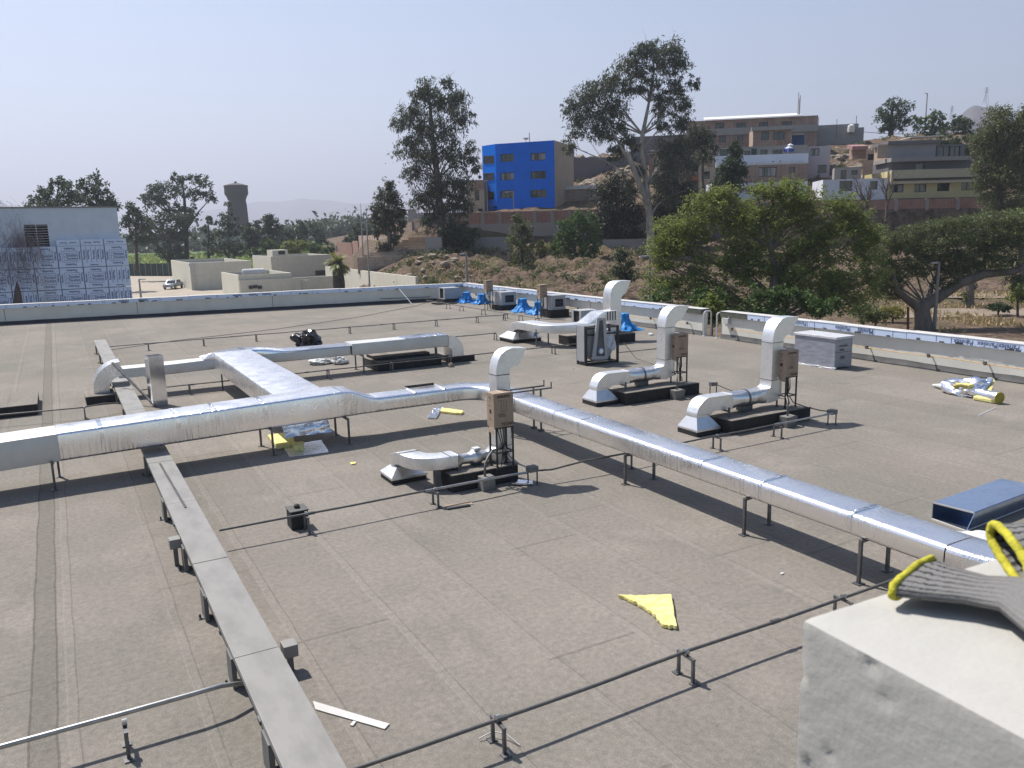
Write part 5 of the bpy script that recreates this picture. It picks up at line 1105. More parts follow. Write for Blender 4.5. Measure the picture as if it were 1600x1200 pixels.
LM = {
 'euc': leaf_mat('eucalyptus_leaf', (0.054, 0.068, 0.041), (0.115, 0.128, 0.074), (0.176, 0.176, 0.115)),
 'dark': leaf_mat('dark_leaf', (0.030, 0.049, 0.022), (0.074, 0.108, 0.043)),
 'bright': leaf_mat('bright_leaf', (0.11, 0.145, 0.04), (0.25, 0.295, 0.075), (0.46, 0.49, 0.16), .48),
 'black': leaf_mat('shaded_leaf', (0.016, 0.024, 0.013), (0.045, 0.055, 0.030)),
 'mid': leaf_mat('mid_leaf', (0.054, 0.095, 0.027), (0.121, 0.182, 0.054), None, .3),
 'olive': leaf_mat('olive_leaf', (0.074, 0.088, 0.034), (0.162, 0.182, 0.068), None, .3),
 'ferny': leaf_mat('ferny_leaf', (0.075, 0.095, 0.042), (0.155, 0.185, 0.075), (0.24, 0.27, 0.12), .35),
 'yellow': leaf_mat('yellowish_leaf', (0.176, 0.176, 0.041), (0.297, 0.270, 0.068)),
 'twig': leaf_mat('purple_twig', (0.17, 0.13, 0.13), (0.30, 0.235, 0.23), None, 0),
 'palm': leaf_mat('palm_leaf', (0.121, 0.149, 0.041), (0.270, 0.284, 0.081), None, .25),
 'far': leaf_mat('far_leaf', (0.041, 0.065, 0.032), (0.088, 0.121, 0.061)),
 'dry': leaf_mat('dry_grass', (0.297, 0.230, 0.108), (0.459, 0.365, 0.189)),
}
BARK = {'pale': simple('pale_bark', (0.36, 0.32, 0.27), (0.20, 0.17, 0.14), .9, 0, 2.0, 6, .5, .05, stretch=(1, 1, .3)),
        'grey': simple('grey_bark', (0.17, 0.145, 0.12), (0.10, 0.085, 0.07), .95, 0, 2.0, 6, .6, .05, stretch=(1, 1, .3)),
        'dark': simple('dark_bark', (0.075, 0.062, 0.05), (0.045, 0.038, 0.03), .95, 0, 2.0, 6, .6, .05),
        'twig': simple('bare_bark', (0.13, 0.10, 0.09), (0.08, 0.065, 0.06), .95, 0, 2.0)}
def quads_obj(name, V, tone, mat, parent=None, loc=None):
    """V: (n,4,3) array of quads in world space"""
    n = len(V); me = bpy.data.meshes.new(name); org = np.array(ORG[parent.name]) if parent is not None else np.array(loc if loc is not None else (0, 0, 0))
    me.vertices.add(n*4); me.vertices.foreach_set('co', (V.reshape(-1, 3)-org).astype(np.float32).ravel())
    me.loops.add(n*4); me.loops.foreach_set('vertex_index', np.arange(n*4, dtype=np.int32))
    me.polygons.add(n); me.polygons.foreach_set('loop_start', np.arange(0, n*4, 4, dtype=np.int32))
    me.update(calc_edges=True); a = me.attributes.new('tone', 'FLOAT', 'FACE'); a.data.foreach_set('value', tone.astype(np.float32))
    me.materials.append(mat); o = bpy.data.objects.new(name, me); return link(o, parent, loc)
def leaf_quads(C, ln, wd, droop, rng, flat=0.0):
    n = len(C); u = rng.normal(size=(n, 3)); u[:, 2] = u[:, 2]*(1-flat)-droop*1.6
    u /= np.linalg.norm(u, axis=1)[:, None]; r = rng.normal(size=(n, 3)); r[:, 2] *= (1-flat*.7); v = np.cross(u, r); v /= np.linalg.norm(v, axis=1)[:, None]+1e-9
    s = rng.uniform(.6, 1.3, n)[:, None]; L_ = u*ln*s; W = v*wd*s*.5
    return np.stack([C, C+L_*.45+W, C+L_, C+L_*.45-W], axis=1)
def tree(name, label, depth, trunk, blobs, n, leaf, mat='dark', bark='grey', droop=.2, cat='tree', group=None, clump=.34, zs=.8, flat=0, seed=1, limbs=True, trunkz=None, twigs=0, cl_n=26, hollow=.25, sink=.5, limb_up=.5, limb_r=1.6, every=1):
    """trunk: (px, py, width px) upward; blobs: (px, py, rx, ry) foliage masses; all at camera depth"""
    rng = np.random.default_rng(seed); k = depth/FPX
    base = D(trunk[0][0], trunk[0][1], depth); base.z -= sink
    t = thing(name, label, cat, base, group)
    m = MB(); pts = [base]+[D(p[0], p[1], depth) for p in trunk[0:]]; rad = [trunk[0][2]*k*.55]+[p[2]*k*.5 for p in trunk]
    if (pts[1]-pts[0]).length < .05: pts.pop(1); rad.pop(1)
    m.tube(pts, rad, BARK[bark], 8)
    F3, R3, U3 = np.array([FH[0], FH[1], 0]), np.array([RH[0], RH[1], 0]), np.array([0, 0, 1.0])
    cen = []
    for (px, py, rx, ry) in blobs:
        dz = rng.uniform(-1, 1)*zs*rx*k*.6; cen.append((np.array(D(px, py, depth))+F3*dz, rx*k, ry*k))
    if limbs:
        tp = pts[1:]
        for (c, rx, ry) in cen[::every]:
            cv = Vector(c); best = min(range(len(tp)), key=lambda i: (tp[i]-cv).length+3*max(0, tp[i].z+limb_up*Vector((tp[i].x-cv.x, tp[i].y-cv.y)).length-cv.z))
            a = tp[best]; r0 = max(.02, min(rad[min(best+1, len(rad)-1)]*.55, limb_r*k)); midp = a.lerp(cv, .5)+Vector((rng.normal()*.06, rng.normal()*.06, .05))*(cv-a).length
            m.tube([a, midp, a.lerp(cv, .85), cv+(cv-midp)*.25], [r0, r0*.7, r0*.4, r0*.12], BARK[bark], 6)
            for q in range(twigs):
                s_ = midp.lerp(cv, rng.uniform(0, 1)); e = cv+Vector(rng.normal(size=3))*Vector((rx, rx, ry)).length*.38
                mm = s_.lerp(e, .5)+Vector(rng.normal(size=3))*.1*(e-s_).length
                m.tube([s_, mm, e], [r0*.35, r0*.22, r0*.06], BARK[bark], 4)
    m.build('trunk', t, smooth=60)
    area = np.array([rx*ry for _, rx, ry in cen]); cnt = np.maximum(8, (n*area/area.sum()).astype(int)); Vs = []; Ts = []
    for (c, rx, ry), q in zip(cen, cnt):
        nc_ = max(3, q//cl_n); dirs = rng.normal(size=(nc_, 3)); dirs /= np.linalg.norm(dirs, axis=1)[:, None]
        rr = (hollow+(1-hollow)*rng.random(nc_)**.6)[:, None]*rng.uniform(.8, 1.15, (nc_, 1)); cc = c+(dirs*rr)@np.array([R3*rx, F3*rx*zs, U3*ry])
        idx = rng.integers(0, nc_, q); cs = rng.uniform(.6, 1.3, nc_)[idx][:, None]*clump*min(rx, ry)
        off = rng.normal(size=(q, 3))*.55; off[:, 2] *= .8; off[:, 2] -= droop*.5*np.abs(off[:, 0])
        C = cc[idx]+off*cs; ct = rng.uniform(0, 1, nc_)[idx]
        Vs.append(leaf_quads(C, leaf[0], leaf[1], droop, rng, flat)); Ts.append(np.clip(.6*ct+.4*rng.random(q), 0, 1))
    quads_obj('crown', np.concatenate(Vs), np.concatenate(Ts), LM[mat], t)
    return t
def rblobs(px0, py0, px1, py1, n, rx, ry, seed, shape='ellipse'):
    rnd = random.Random(seed); out = []
    while len(out) < n:
        u, v = rnd.uniform(-1, 1), rnd.uniform(-1, 1)
        if shape == 'ellipse' and u*u+v*v > 1: continue
        if shape == 'cone' and abs(u) > .15+.85*(v+1)/2: continue
        if shape == 'dome' and (v < 0 and u*u+v*v > 1): continue
        out.append(((px0+px1)/2+u*(px1-px0)/2, (py0+py1)/2+v*(py1-py0)/2, rx*rnd.uniform(.75, 1.25), ry*rnd.uniform(.75, 1.25)))
    return out
# eucalyptus, left
tree('eucalyptus_tree', 'tall drooping eucalyptus standing left of the blue building', 98, [(692, 396, 15), (688, 340, 13), (684, 280, 11), (676, 220, 8), (672, 165, 5), (668, 130, 2)],
     [(668, 140, 26, 20), (690, 160, 26, 24), (645, 172, 28, 20), (715, 150, 20, 18), (722, 182, 24, 20), (628, 190, 20, 16), (662, 195, 34, 24), (700, 205, 30, 24), (640, 228, 28, 26), (672, 240, 30, 26), (705, 245, 26, 24), (733, 240, 16, 24), (650, 268, 26, 22), (690, 285, 32, 26), (720, 285, 22, 30), (660, 305, 24, 22), (690, 325, 28, 24), (715, 320, 18, 26), (672, 345, 22, 18), (704, 350, 14, 16), (655, 150, 16, 14), (745, 262, 8, 20), (700, 128, 14, 12), (680, 300, 30, 20), (725, 310, 14, 24)],
     26000, (.46, .11), 'euc', 'grey', .9, seed=3, clump=.30, twigs=3, hollow=.0, cl_n=22)
tree('eucalyptus_tree', 'tall open eucalyptus with pale forked trunk right of the blue building', 98, [(1018, 392, 13), (1015, 340, 11), (1010, 290, 9), (1003, 235, 8), (1004, 210, 7), (1014, 160, 4), (1022, 110, 3), (1020, 75, 1.5)],
     [(1020, 75, 24, 20), (1000, 80, 24, 18), (985, 100, 26, 22), (1050, 75, 22, 22), (1062, 100, 18, 26), (1035, 100, 24, 20), (960, 120, 24, 18), (940, 140, 28, 22), (915, 150, 26, 22), (895, 165, 18, 20), (930, 175, 32, 24), (960, 165, 26, 24), (905, 195, 22, 22), (940, 205, 28, 22), (968, 200, 20, 18), (1055, 140, 22, 20), (1068, 165, 18, 22), (1040, 165, 22, 18), (1062, 190, 20, 18), (1035, 195, 18, 14), (1060, 225, 26, 22), (1040, 235, 22, 26), (890, 225, 14, 16), (1020, 130, 18, 14), (1000, 140, 14, 12), (1085, 130, 8, 20), (1045, 260, 22, 26), (1075, 255, 20, 22), (985, 225, 18, 18), (965, 235, 18, 20), (1000, 262, 12, 18), (1030, 285, 20, 22), (985, 292, 16, 20), (1045, 305, 20, 22), (1000, 110, 20, 16), (985, 135, 20, 18), (1030, 150, 20, 16)],
     34000, (.44, .11), 'euc', 'pale', .9, seed=4, clump=.29, twigs=3, hollow=.0, cl_n=22)
tr = [o for o in COL.objects if o.name.startswith('eucalyptus_tree')][-1]; m = MB(); m.tube([D(1013, 318, 97.6), D(1003, 296, 97.4), D(992, 270, 97.2), D(984, 248, 97), D(975, 238, 97), D(962, 215, 96.8), D(950, 190, 96.6)], [.36, .34, .32, .30, .20, .12, .05], BARK['pale'], 8); m.build('bough', tr, smooth=60); m = MB(); m.tube([D(1003, 238, 98.2), D(1030, 236, 98.4), D(1050, 232, 98.5), D(1064, 226, 98.6)], [.16, .13, .08, .03], BARK['pale'], 7); m.build('bough', tr, smooth=60)
tree('eucalyptus_tree', 'small airy eucalyptus standing on the earth bank beside the flag poles', 100, [(610, 402, 7), (608, 370, 6), (607, 330, 4), (607, 290, 2)],
     [(607, 290, 9, 12), (600, 305, 14, 12), (616, 310, 13, 12), (594, 325, 15, 12), (612, 330, 18, 12), (626, 330, 10, 12), (588, 342, 12, 10), (606, 350, 16, 10), (624, 352, 12, 10), (592, 362, 12, 8), (618, 372, 14, 8), (600, 384, 12, 7)], 7000, (.42, .13), 'euc', 'grey', .5, seed=5, clump=.42, twigs=1)
# dark trees in front of the cut bank and houses
tree('bush_tree', 'dark rounded bush at the foot of the left tall eucalyptus', 97, [(716, 398, 6), (716, 380, 4)], rblobs(698, 344, 738, 398, 12, 14, 13, 1), 3600, (.30, .16), 'dark', 'dark', .2, seed=6)
tree('slim_tree', 'slim olive tree in front of the brick wall below the blue building', 90, [(817, 440, 6), (816, 400, 4), (815, 350, 2)], [(813, 342, 12, 12), (808, 358, 17, 13), (822, 360, 14, 14), (806, 378, 18, 13), (822, 382, 16, 13), (815, 400, 20, 12), (805, 418, 18, 10), (826, 420, 18, 12), (816, 434, 22, 10)], 4200, (.30, .13), 'olive', 'dark', .35, seed=7)
tree('bush_tree', 'green rounded tree right of the slim olive tree', 94, [(896, 404, 7), (898, 380, 5)], [(905, 340, 24, 14), (890, 352, 24, 16), (920, 352, 20, 16), (880, 370, 20, 14), (905, 372, 28, 16), (928, 376, 18, 16), (890, 390, 22, 12), (915, 392, 22, 12), (872, 388, 12, 12)], 6000, (.30, .17), 'mid', 'dark', .2, seed=8)
tree('bush', 'yellowish low bush between the slim tree and the green rounded tree', 95, [(852, 396, 3), (852, 390, 2)], [(846, 384, 12, 8), (860, 388, 12, 8), (852, 394, 14, 6)], 1300, (.26, .12), 'yellow', 'dark', .1, 'bush', seed=9)
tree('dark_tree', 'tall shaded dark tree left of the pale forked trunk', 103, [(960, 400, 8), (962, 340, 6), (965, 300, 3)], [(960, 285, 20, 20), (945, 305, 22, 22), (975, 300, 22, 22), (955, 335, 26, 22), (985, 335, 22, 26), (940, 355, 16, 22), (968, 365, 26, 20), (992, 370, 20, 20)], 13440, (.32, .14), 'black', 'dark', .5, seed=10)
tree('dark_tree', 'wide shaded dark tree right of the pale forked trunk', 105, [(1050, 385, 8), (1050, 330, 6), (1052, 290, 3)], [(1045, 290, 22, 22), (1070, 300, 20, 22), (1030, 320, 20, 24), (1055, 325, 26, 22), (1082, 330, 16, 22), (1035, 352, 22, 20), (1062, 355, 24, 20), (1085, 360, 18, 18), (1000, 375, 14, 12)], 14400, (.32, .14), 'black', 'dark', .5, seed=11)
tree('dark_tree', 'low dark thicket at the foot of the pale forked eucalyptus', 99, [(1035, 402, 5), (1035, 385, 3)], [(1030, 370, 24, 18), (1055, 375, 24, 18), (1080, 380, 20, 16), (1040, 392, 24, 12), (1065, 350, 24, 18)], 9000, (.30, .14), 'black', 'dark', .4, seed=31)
tree('dark_tree', 'leaning dark tree before the brick houses', 101, [(1128, 322, 7), (1135, 280, 5), (1146, 235, 2)], [(1148, 232, 11, 13), (1150, 250, 15, 12), (1138, 262, 18, 14), (1156, 268, 12, 12), (1130, 285, 20, 14), (1148, 290, 14, 14), (1118, 305, 18, 12), (1136, 312, 18, 12)], 11520, (.30, .13), 'dark', 'dark', .3, seed=12)
tree('dark_tree', 'grey-green tree over the orange houses, beside the eucalyptus', 108, [(1098, 320, 6), (1098, 260, 4)], [(1090, 205, 14, 12), (1106, 212, 14, 14), (1085, 225, 16, 14), (1108, 232, 14, 14), (1095, 245, 20, 12), (1080, 215, 12, 12)], 6720, (.34, .12), 'euc', 'grey', .5, seed=13)
tree('bush_tree', 'small dark shrub on the bank left of the big bright tree', 78, [(974, 446, 5), (974, 430, 3)], [(970, 400, 12, 14), (980, 412, 12, 14), (968, 425, 14, 12), (982, 432, 12, 12)], 2200, (.24, .12), 'dark', 'dark', .3, seed=14)
# the big bright tree and its neighbours
tree('broad_tree', 'big bright green bushy tree rising behind the right parapet', 52, [(1205, 506, 20), (1208, 460, 17), (1212, 430, 14), (1205, 390, 9), (1195, 350, 5)],
     rblobs(1030, 290, 1372, 480, 150, 30, 19, 21, 'dome')+[(1210, 292, 34, 14), (1240, 288, 26, 12), (1180, 300, 32, 14), (1150, 318, 28, 14), (1270, 300, 34, 14), (1310, 318, 32, 14), (1345, 340, 26, 16), (1110, 340, 28, 15), (1080, 362, 26, 16), (1050, 385, 24, 16), (1030, 410, 20, 16), (1018, 435, 18, 16), (1010, 455, 18, 12), (1365, 375, 18, 18)], 84000, (.16, .085), 'bright', 'grey', .15, seed=15, clump=.34, twigs=7, hollow=.0, cl_n=20, limb_r=1.5, every=2, flat=.4)
tree('bush', 'green shrub growing up behind the ladder opening', 33, [(1112, 520, 4), (1112, 500, 3)], [(1108, 470, 14, 12), (1118, 478, 14, 12), (1106, 488, 14, 12), (1120, 495, 12, 10), (1098, 478, 12, 10)], 2200, (.12, .07), 'bright', 'dark', .1, 'bush', seed=16, sink=2.5)
tree('hedge', 'dark green undergrowth below the big bright tree', 49, [(1200, 505, 3), (1200, 490, 2)], rblobs(1000, 452, 1320, 500, 26, 22, 12, 31), 12000, (.18, .10), 'mid', 'dark', .15, 'hedge', seed=17, sink=2)
tree('spreading_tree', 'low spreading umbrella tree with long leaning boughs at right', 60, [(1443, 506, 26), (1441, 488, 23), (1446, 476, 20), (1470, 462, 17), (1500, 442, 15), (1540, 428, 13), (1585, 424, 11), (1620, 405, 9)],
     [(1400, 372, 30, 12), (1430, 360, 34, 11), (1465, 352, 36, 11), (1500, 346, 36, 11), (1535, 348, 36, 12), (1570, 342, 36, 14), (1600, 350, 30, 14), (1385, 390, 24, 14), (1420, 385, 34, 14), (1455, 378, 34, 13), (1490, 372, 36, 13), (1530, 372, 36, 13), (1565, 372, 36, 13), (1600, 378, 30, 13), (1395, 412, 22, 12), (1425, 408, 28, 12), (1460, 405, 26, 10), (1500, 398, 28, 10), (1540, 398, 28, 10), (1580, 402, 28, 10), (1375, 430, 16, 14), (1400, 440, 18, 12), (1480, 420, 20, 10), (1365, 400, 16, 14), (1520, 415, 26, 10), (1560, 412, 26, 10), (1440, 425, 20, 10), (1385, 445, 18, 12), (1410, 425, 22, 14), (1590, 440, 18, 12), (1375, 452, 14, 12), (1400, 460, 16, 10), (1475, 440, 20, 10), (1500, 425, 24, 12), (1450, 392, 34, 12), (1490, 405, 30, 12), (1545, 385, 32, 12)], 56000, (.17, .07), 'ferny', 'grey', .05, seed=18, clump=.45, flat=.6, twigs=3, cl_n=22, limb_r=1.8, every=2)
tr = [o for o in COL.objects if o.name.startswith('spreading_tree')][0]
m = MB(); m.tube([D(1443, 492, 60), D(1432, 478, 60), D(1415, 466, 59.7), D(1402, 452, 59.5), D(1398, 436, 59.3), D(1390, 415, 59)], [.40, .34, .27, .2, .13, .06], BARK['grey'], 8); m.build('bough', tr, smooth=60); m = MB(); m.tube([D(1588, 424, 60), D(1594, 402, 60), D(1601, 385, 60)], [.22, .12, .04], BARK['grey'], 7); m.build('bough', tr, smooth=60); m = MB(); m.tube([D(1446, 485, 60), D(1455, 445, 60.6), D(1470, 415, 61), D(1480, 390, 61)], [.3, .2, .13, .06], BARK['grey'], 7); m.build('bough', tr, smooth=60)
tree('broad_tree', 'lighter green tree behind the umbrella tree at the right edge', 74, [(1600, 440, 12), (1595, 390, 8)], [(1585, 340, 26, 12), (1560, 350, 24, 10), (1612, 345, 26, 14), (1590, 362, 30, 12), (1560, 368, 22, 10)], 7000, (.24, .12), 'bright', 'grey', .1, seed=19)
tree('bush', 'small bright shrub under the umbrella tree at the right edge', 66, [(1590, 492, 4), (1590, 470, 3)], [(1588, 452, 14, 12), (1600, 462, 12, 10), (1580, 466, 10, 8)], 1800, (.18, .10), 'bright', 'dark', .1, 'bush', seed=20)
tree('trunk_tree', 'stout short tree with hanging creepers behind the light pole', 72, [(1516, 492, 16), (1515, 470, 13), (1516, 440, 11), (1512, 410, 7)], [(1515, 405, 18, 12), (1500, 415, 14, 12), (1530, 415, 14, 12), (1518, 440, 9, 16), (1510, 465, 8, 12)], 2600, (.22, .10), 'olive', 'grey', .5, seed=22)
for i, (px, py, h, s_) in enumerate(((1368, 506, 30, 'left of the umbrella tree trunk'), (1349, 500, 34, 'at the right foot of the big bright tree'), (1395, 498, 22, 'beside the rusty post'), (1560, 486, 14, 'on the path at the far right'))):
    tree('bush', 'low scrub bush '+s_, 58+3*i, [(px, py, 3), (px, py-4, 2)], [(px, py-h*.5, 16, h*.45), (px+9, py-h*.3, 14, h*.35), (px-10, py-h*.35, 13, h*.4)], 1500, (.18, .08), ('olive', 'mid', 'yellow', 'dark')[i], 'dark', .15, 'bush', seed=40+i)
# trees on the ridge behind the houses
tree('ridge_tree', 'round dark drooping tree on the ridge above the yellow house', 150, [(1392, 208, 8), (1393, 190, 6), (1394, 170, 3)], [(1398, 160, 14, 10), (1385, 172, 14, 12), (1406, 172, 15, 14), (1375, 186, 12, 12), (1395, 188, 18, 14), (1412, 190, 10, 14), (1380, 200, 14, 9)], 3600, (.45, .2), 'dark', 'dark', .5, seed=23)
tree('ridge_tree', 'broad low tree on the ridge right of the round dark tree', 150, [(1455, 215, 6), (1455, 200, 4)], rblobs(1425, 182, 1482, 214, 11, 15, 9, 3), 3000, (.42, .22), 'mid', 'dark', .2, seed=24)
tree('ridge_tree', 'small tree on the ridge in front of the mountain', 148, [(1505, 220, 5), (1505, 205, 3)], rblobs(1485, 186, 1525, 216, 8, 13, 9, 4), 2200, (.42, .22), 'dark', 'dark', .2, seed=25)
tree('tall_bushy_tree', 'very tall bushy tree at the right edge beside the yellow house', 92, [(1565, 350, 10), (1562, 300, 8), (1558, 240, 5), (1556, 190, 3)],
     [(1562, 180, 22, 16), (1550, 200, 24, 18), (1580, 200, 22, 18), (1535, 220, 18, 14), (1565, 225, 28, 18), (1595, 215, 18, 26), (1545, 245, 26, 16), (1525, 262, 14, 12), (1580, 250, 28, 20), (1555, 275, 26, 18), (1535, 285, 18, 14), (1590, 285, 26, 22), (1560, 305, 24, 18), (1585, 325, 24, 18), (1550, 328, 16, 16), (1605, 255, 20, 26), (1600, 180, 12, 14)], 30000, (.30, .10), 'olive', 'dark', .35, seed=26, clump=.42)
tree('tall_bushy_tree', 'second tall tree touching the right edge of the view', 97, [(1622, 345, 9), (1618, 250, 6), (1612, 190, 3)], [(1608, 185, 14, 18), (1620, 205, 20, 20), (1612, 240, 20, 22), (1622, 280, 22, 24), (1612, 315, 22, 20)], 12000, (.30, .10), 'dark', 'dark', .35, seed=27)
tree('ridge_tree', 'dark thicket sloping down behind the grey block house', 126, [(1500, 250, 5), (1500, 235, 3)], rblobs(1462, 212, 1540, 246, 13, 15, 9, 5), 3600, (.36, .18), 'dark', 'dark', .25, seed=28)
# bare tree before the yellow house
def bare_tree(name, label, depth, base, top, spread, nb, seed, mat, wpx, sub=3, droop=0.0, group=None):
    rnd = random.Random(seed); k = depth/FPX; b = D(base[0], base[1], depth); b.z -= .4; t = thing(name, label, 'tree', b, group); m = MB()
    def br(p, d, ln, r, lev):
        n = 5; pts = [p]; q = p; dd = d.copy()
        for i in range(n):
            dd = (dd+Vector((rnd.gauss(0, .16), rnd.gauss(0, .16), rnd.gauss(.02, .12)-droop*(1 if lev > 1 else .1)))).normalized(); q = q+dd*ln/n; pts.append(q)
        m.tube(pts, [r*(1-.7*i/n) for i in range(n+1)], BARK[mat], 5 if lev > 1 else 7)
        if lev < sub+1:
            for c in range(nb if lev == 0 else rnd.randint(2, 4)):
                i = rnd.randint(2, n) if lev else rnd.randint(2, n); a = rnd.uniform(0, 6.28); side = Vector((math.cos(a), math.sin(a), rnd.uniform(.2, .9))).normalized()
                br(pts[i], (dd*.7+side*spread).normalized(), ln*rnd.uniform(.5, .72), r*(1-.7*i/n)*.75, lev+1)
    h = (base[1]-top)*k; br(b, Vector((rnd.uniform(-.1, .1), 0, 1)).normalized(), h*.5, wpx*k*.5, 0)
    m.build('branches', t, smooth=60); return t
bare_tree('bare_tree', 'leafless tree with dark spreading branches before the pale house', 84, (1352, 345), 235, .85, 7, 5, 'twig', 7)
bare_tree('bare_tree', 'leafless tree beside the yellow house corner', 86, (1385, 335), 240, .8, 6, 8, 'twig', 5)
# left: bare weeping tree, and the trees beyond the yards
def weeping(label, depth, base, cen, n, seed):
    rng = np.random.default_rng(seed); b = D(base[0], base[1], depth); b.z -= 2; t = thing('weeping_tree', label, 'tree', b); k = depth/FPX; m = MB()
    m.tube([b, D(base[0]-2, base[1]-60, depth), D(base[0]-6, base[1]-100, depth)], [9*k, 7*k, 4*k], BARK['twig'], 8)
    Vs = []
    for (cx, cy, rx, ry) in cen:
        c = D(cx, cy, depth); a = D(base[0]-4, base[1]-70, depth); m.tube([a, a.lerp(c, .5)+Vector((0, 0, .5)), c], [3*k, 2*k, .8*k], BARK['twig'], 6)
        q = n//len(cen); P0 = np.array(c)+rng.normal(size=(q, 3))*np.array([rx*k*.5, rx*k*.4, ry*k*.5]); dirx = rng.normal(size=(q, 3))*.6; dirx[:, 2] = -1; dirx[:, 0] += np.sign(P0[:, 0]-c.x)*.25
        dirx /= np.linalg.norm(dirx, axis=1)[:, None]; L_ = rng.uniform(.6, 2.0, q)[:, None]; sd = np.cross(dirx, rng.normal(size=(q, 3))); sd /= np.linalg.norm(sd, axis=1)[:, None]; W = sd*.009
        M1 = P0+dirx*L_*.5+rng.normal(size=(q, 3))*.08; E1 = M1+(dirx*.5+np.array([0, 0, -.35])+rng.normal(size=(q, 3))*.12)*L_*.6
        Vs.append(np.stack([P0-W, P0+W, M1+W*.8, M1-W*.8], 1)); Vs.append(np.stack([M1-W*.8, M1+W*.8, E1+W*.4, E1-W*.4], 1))
    m.build('trunk', t, smooth=60); V = np.concatenate(Vs); quads_obj('twigs', V, rng.random(len(V)), LM['twig'], t)
weeping('leafless purple-brown weeping tree in front of the film-clad building', 56, (28, 495), [(-18, 340, 40, 30), (8, 360, 34, 34), (20, 390, 34, 30), (28, 412, 30, 26), (5, 405, 36, 30), (-15, 380, 36, 40), (25, 350, 14, 20), (40, 378, 24, 20)], 4200, 3)
gl = 'trees beyond the left yard'
tree('clump_tree', 'dark tree rising behind the left end of the clad building', 120, [(85, 420, 8), (85, 330, 6)], [(90, 285, 16, 12), (70, 298, 20, 12), (105, 296, 18, 14), (52, 310, 16, 10), (85, 314, 26, 12), (115, 312, 16, 12), (62, 325, 26, 10), (105, 330, 26, 12)], 4200, (.42, .2), 'far', 'dark', .3, group=gl, seed=50)
tree('clump_tree', 'dark tree rising behind the right end of the clad building', 124, [(150, 420, 8), (148, 330, 6)], [(148, 278, 10, 10), (135, 290, 16, 12), (158, 292, 16, 12), (140, 308, 24, 12), (165, 310, 18, 12), (178, 322, 14, 10), (150, 325, 28, 12)], 4000, (.42, .2), 'far', 'dark', .3, group=gl, seed=51)
tree('clump_tree', 'tall airy tree over the green field, left of the water tower', 180, [(292, 412, 8), (291, 360, 6), (288, 310, 4), (285, 285, 2)], [(278, 280, 16, 10), (300, 276, 16, 8), (318, 285, 14, 10), (262, 290, 16, 10), (240, 298, 16, 12), (225, 308, 10, 8), (255, 308, 18, 10), (285, 300, 18, 12), (310, 302, 16, 12), (328, 308, 10, 12), (240, 318, 20, 10), (272, 325, 20, 10), (300, 328, 16, 10)], 5600, (.55, .28), 'far', 'dark', .3, group=gl, seed=52, zs=.8, clump=.36)
tree('clump_tree', 'dark dense tree mass right of the clad building', 176, [(265, 412, 8), (265, 380, 5)], rblobs(232, 335, 312, 408, 20, 17, 12, 9), 6200, (.55, .3), 'far', 'dark', .3, group=gl, seed=53)
tree('clump_tree', 'dark tree immediately right of the clad building edge', 150, [(214, 418, 5), (213, 370, 4)], [(208, 325, 12, 12), (220, 335, 14, 12), (200, 345, 12, 12), (215, 355, 18, 12), (230, 350, 12, 12), (208, 372, 14, 10), (225, 374, 14, 8)], 3400, (.45, .25), 'far', 'dark', .3, group=gl, seed=54)
tree('conifer_tree', 'dark conifer in front of the water tower', 175, [(357, 408, 4), (357, 380, 3), (356, 320, 1)], [(355, 322, 7, 7), (352, 334, 13, 6), (362, 340, 14, 6), (346, 348, 14, 6), (360, 354, 20, 7), (345, 364, 16, 7), (366, 368, 18, 7), (352, 380, 22, 8)], 3000, (.5, .22), 'far', 'dark', .3, group=gl, seed=55)
tree('conifer_tree', 'slim dark tree between the airy tree and the conifer', 185, [(326, 412, 4), (326, 380, 3), (326, 345, 1)], [(326, 345, 7, 8), (323, 358, 10, 7), (330, 368, 11, 8), (324, 382, 12, 8), (330, 392, 12, 7)], 1600, (.5, .25), 'far', 'dark', .3, group=gl, seed=56)
for i, (px0, py0, px1, py1, d, s_) in enumerate(((378, 345, 420, 402, 190, 'just right of the water tower'), (405, 335, 445, 400, 185, 'second right of the water tower'), (440, 342, 492, 395, 210, 'third right of the water tower, paler and rounder'), (480, 352, 522, 400, 230, 'before the pale far house'), (532, 348, 585, 386, 190, 'left of the flag poles, near the brick wall end'))):
    tree('clump_tree', 'dark green tree '+s_, d, [((px0+px1)/2, py1+6, 4), ((px0+px1)/2, (py0+py1)/2, 2)], rblobs(px0, py0, px1, py1, 13, (px1-px0)*.24, 9, 60+i), 3200, (.55, .3), ('far', 'far', 'far', 'dark', 'dark')[i], 'dark', .25, group=gl, seed=60+i)
for i, (px0, py0, px1, py1, s_) in enumerate(((400, 380, 445, 402, 'left of the roof box'), (436, 378, 482, 400, 'behind the roof box of the cream house'), (480, 382, 520, 400, 'above the right cream house'), (330, 372, 400, 398, 'below the conifer'))):
    tree('bush', 'bright green hedge bush in the field '+s_, 165, [((px0+px1)/2, py1+4, 3), ((px0+px1)/2, py1, 2)], rblobs(px0, py0, px1, py1, 11, 10, 6, 80+i), 2600, (.40, .26), ('mid', 'bright', 'mid', 'far')[i], 'dark', .1, 'bush', seed=80+i)
# rows of crop in the field
rng = np.random.default_rng(77); Cs = []
for _ in range(9000):
    px = rng.uniform(180, 520); d = rng.uniform(184, 300); q = colpt(px, d); Cs.append((q[0], q[1], prof(px, d)+.1))
Cs = np.array(Cs); V = leaf_quads(Cs, 1.0, .5, -.4, rng); o = quads_obj('crop_rows', V, rng.random(len(V)), LM['bright']); o['kind'] = 'stuff'
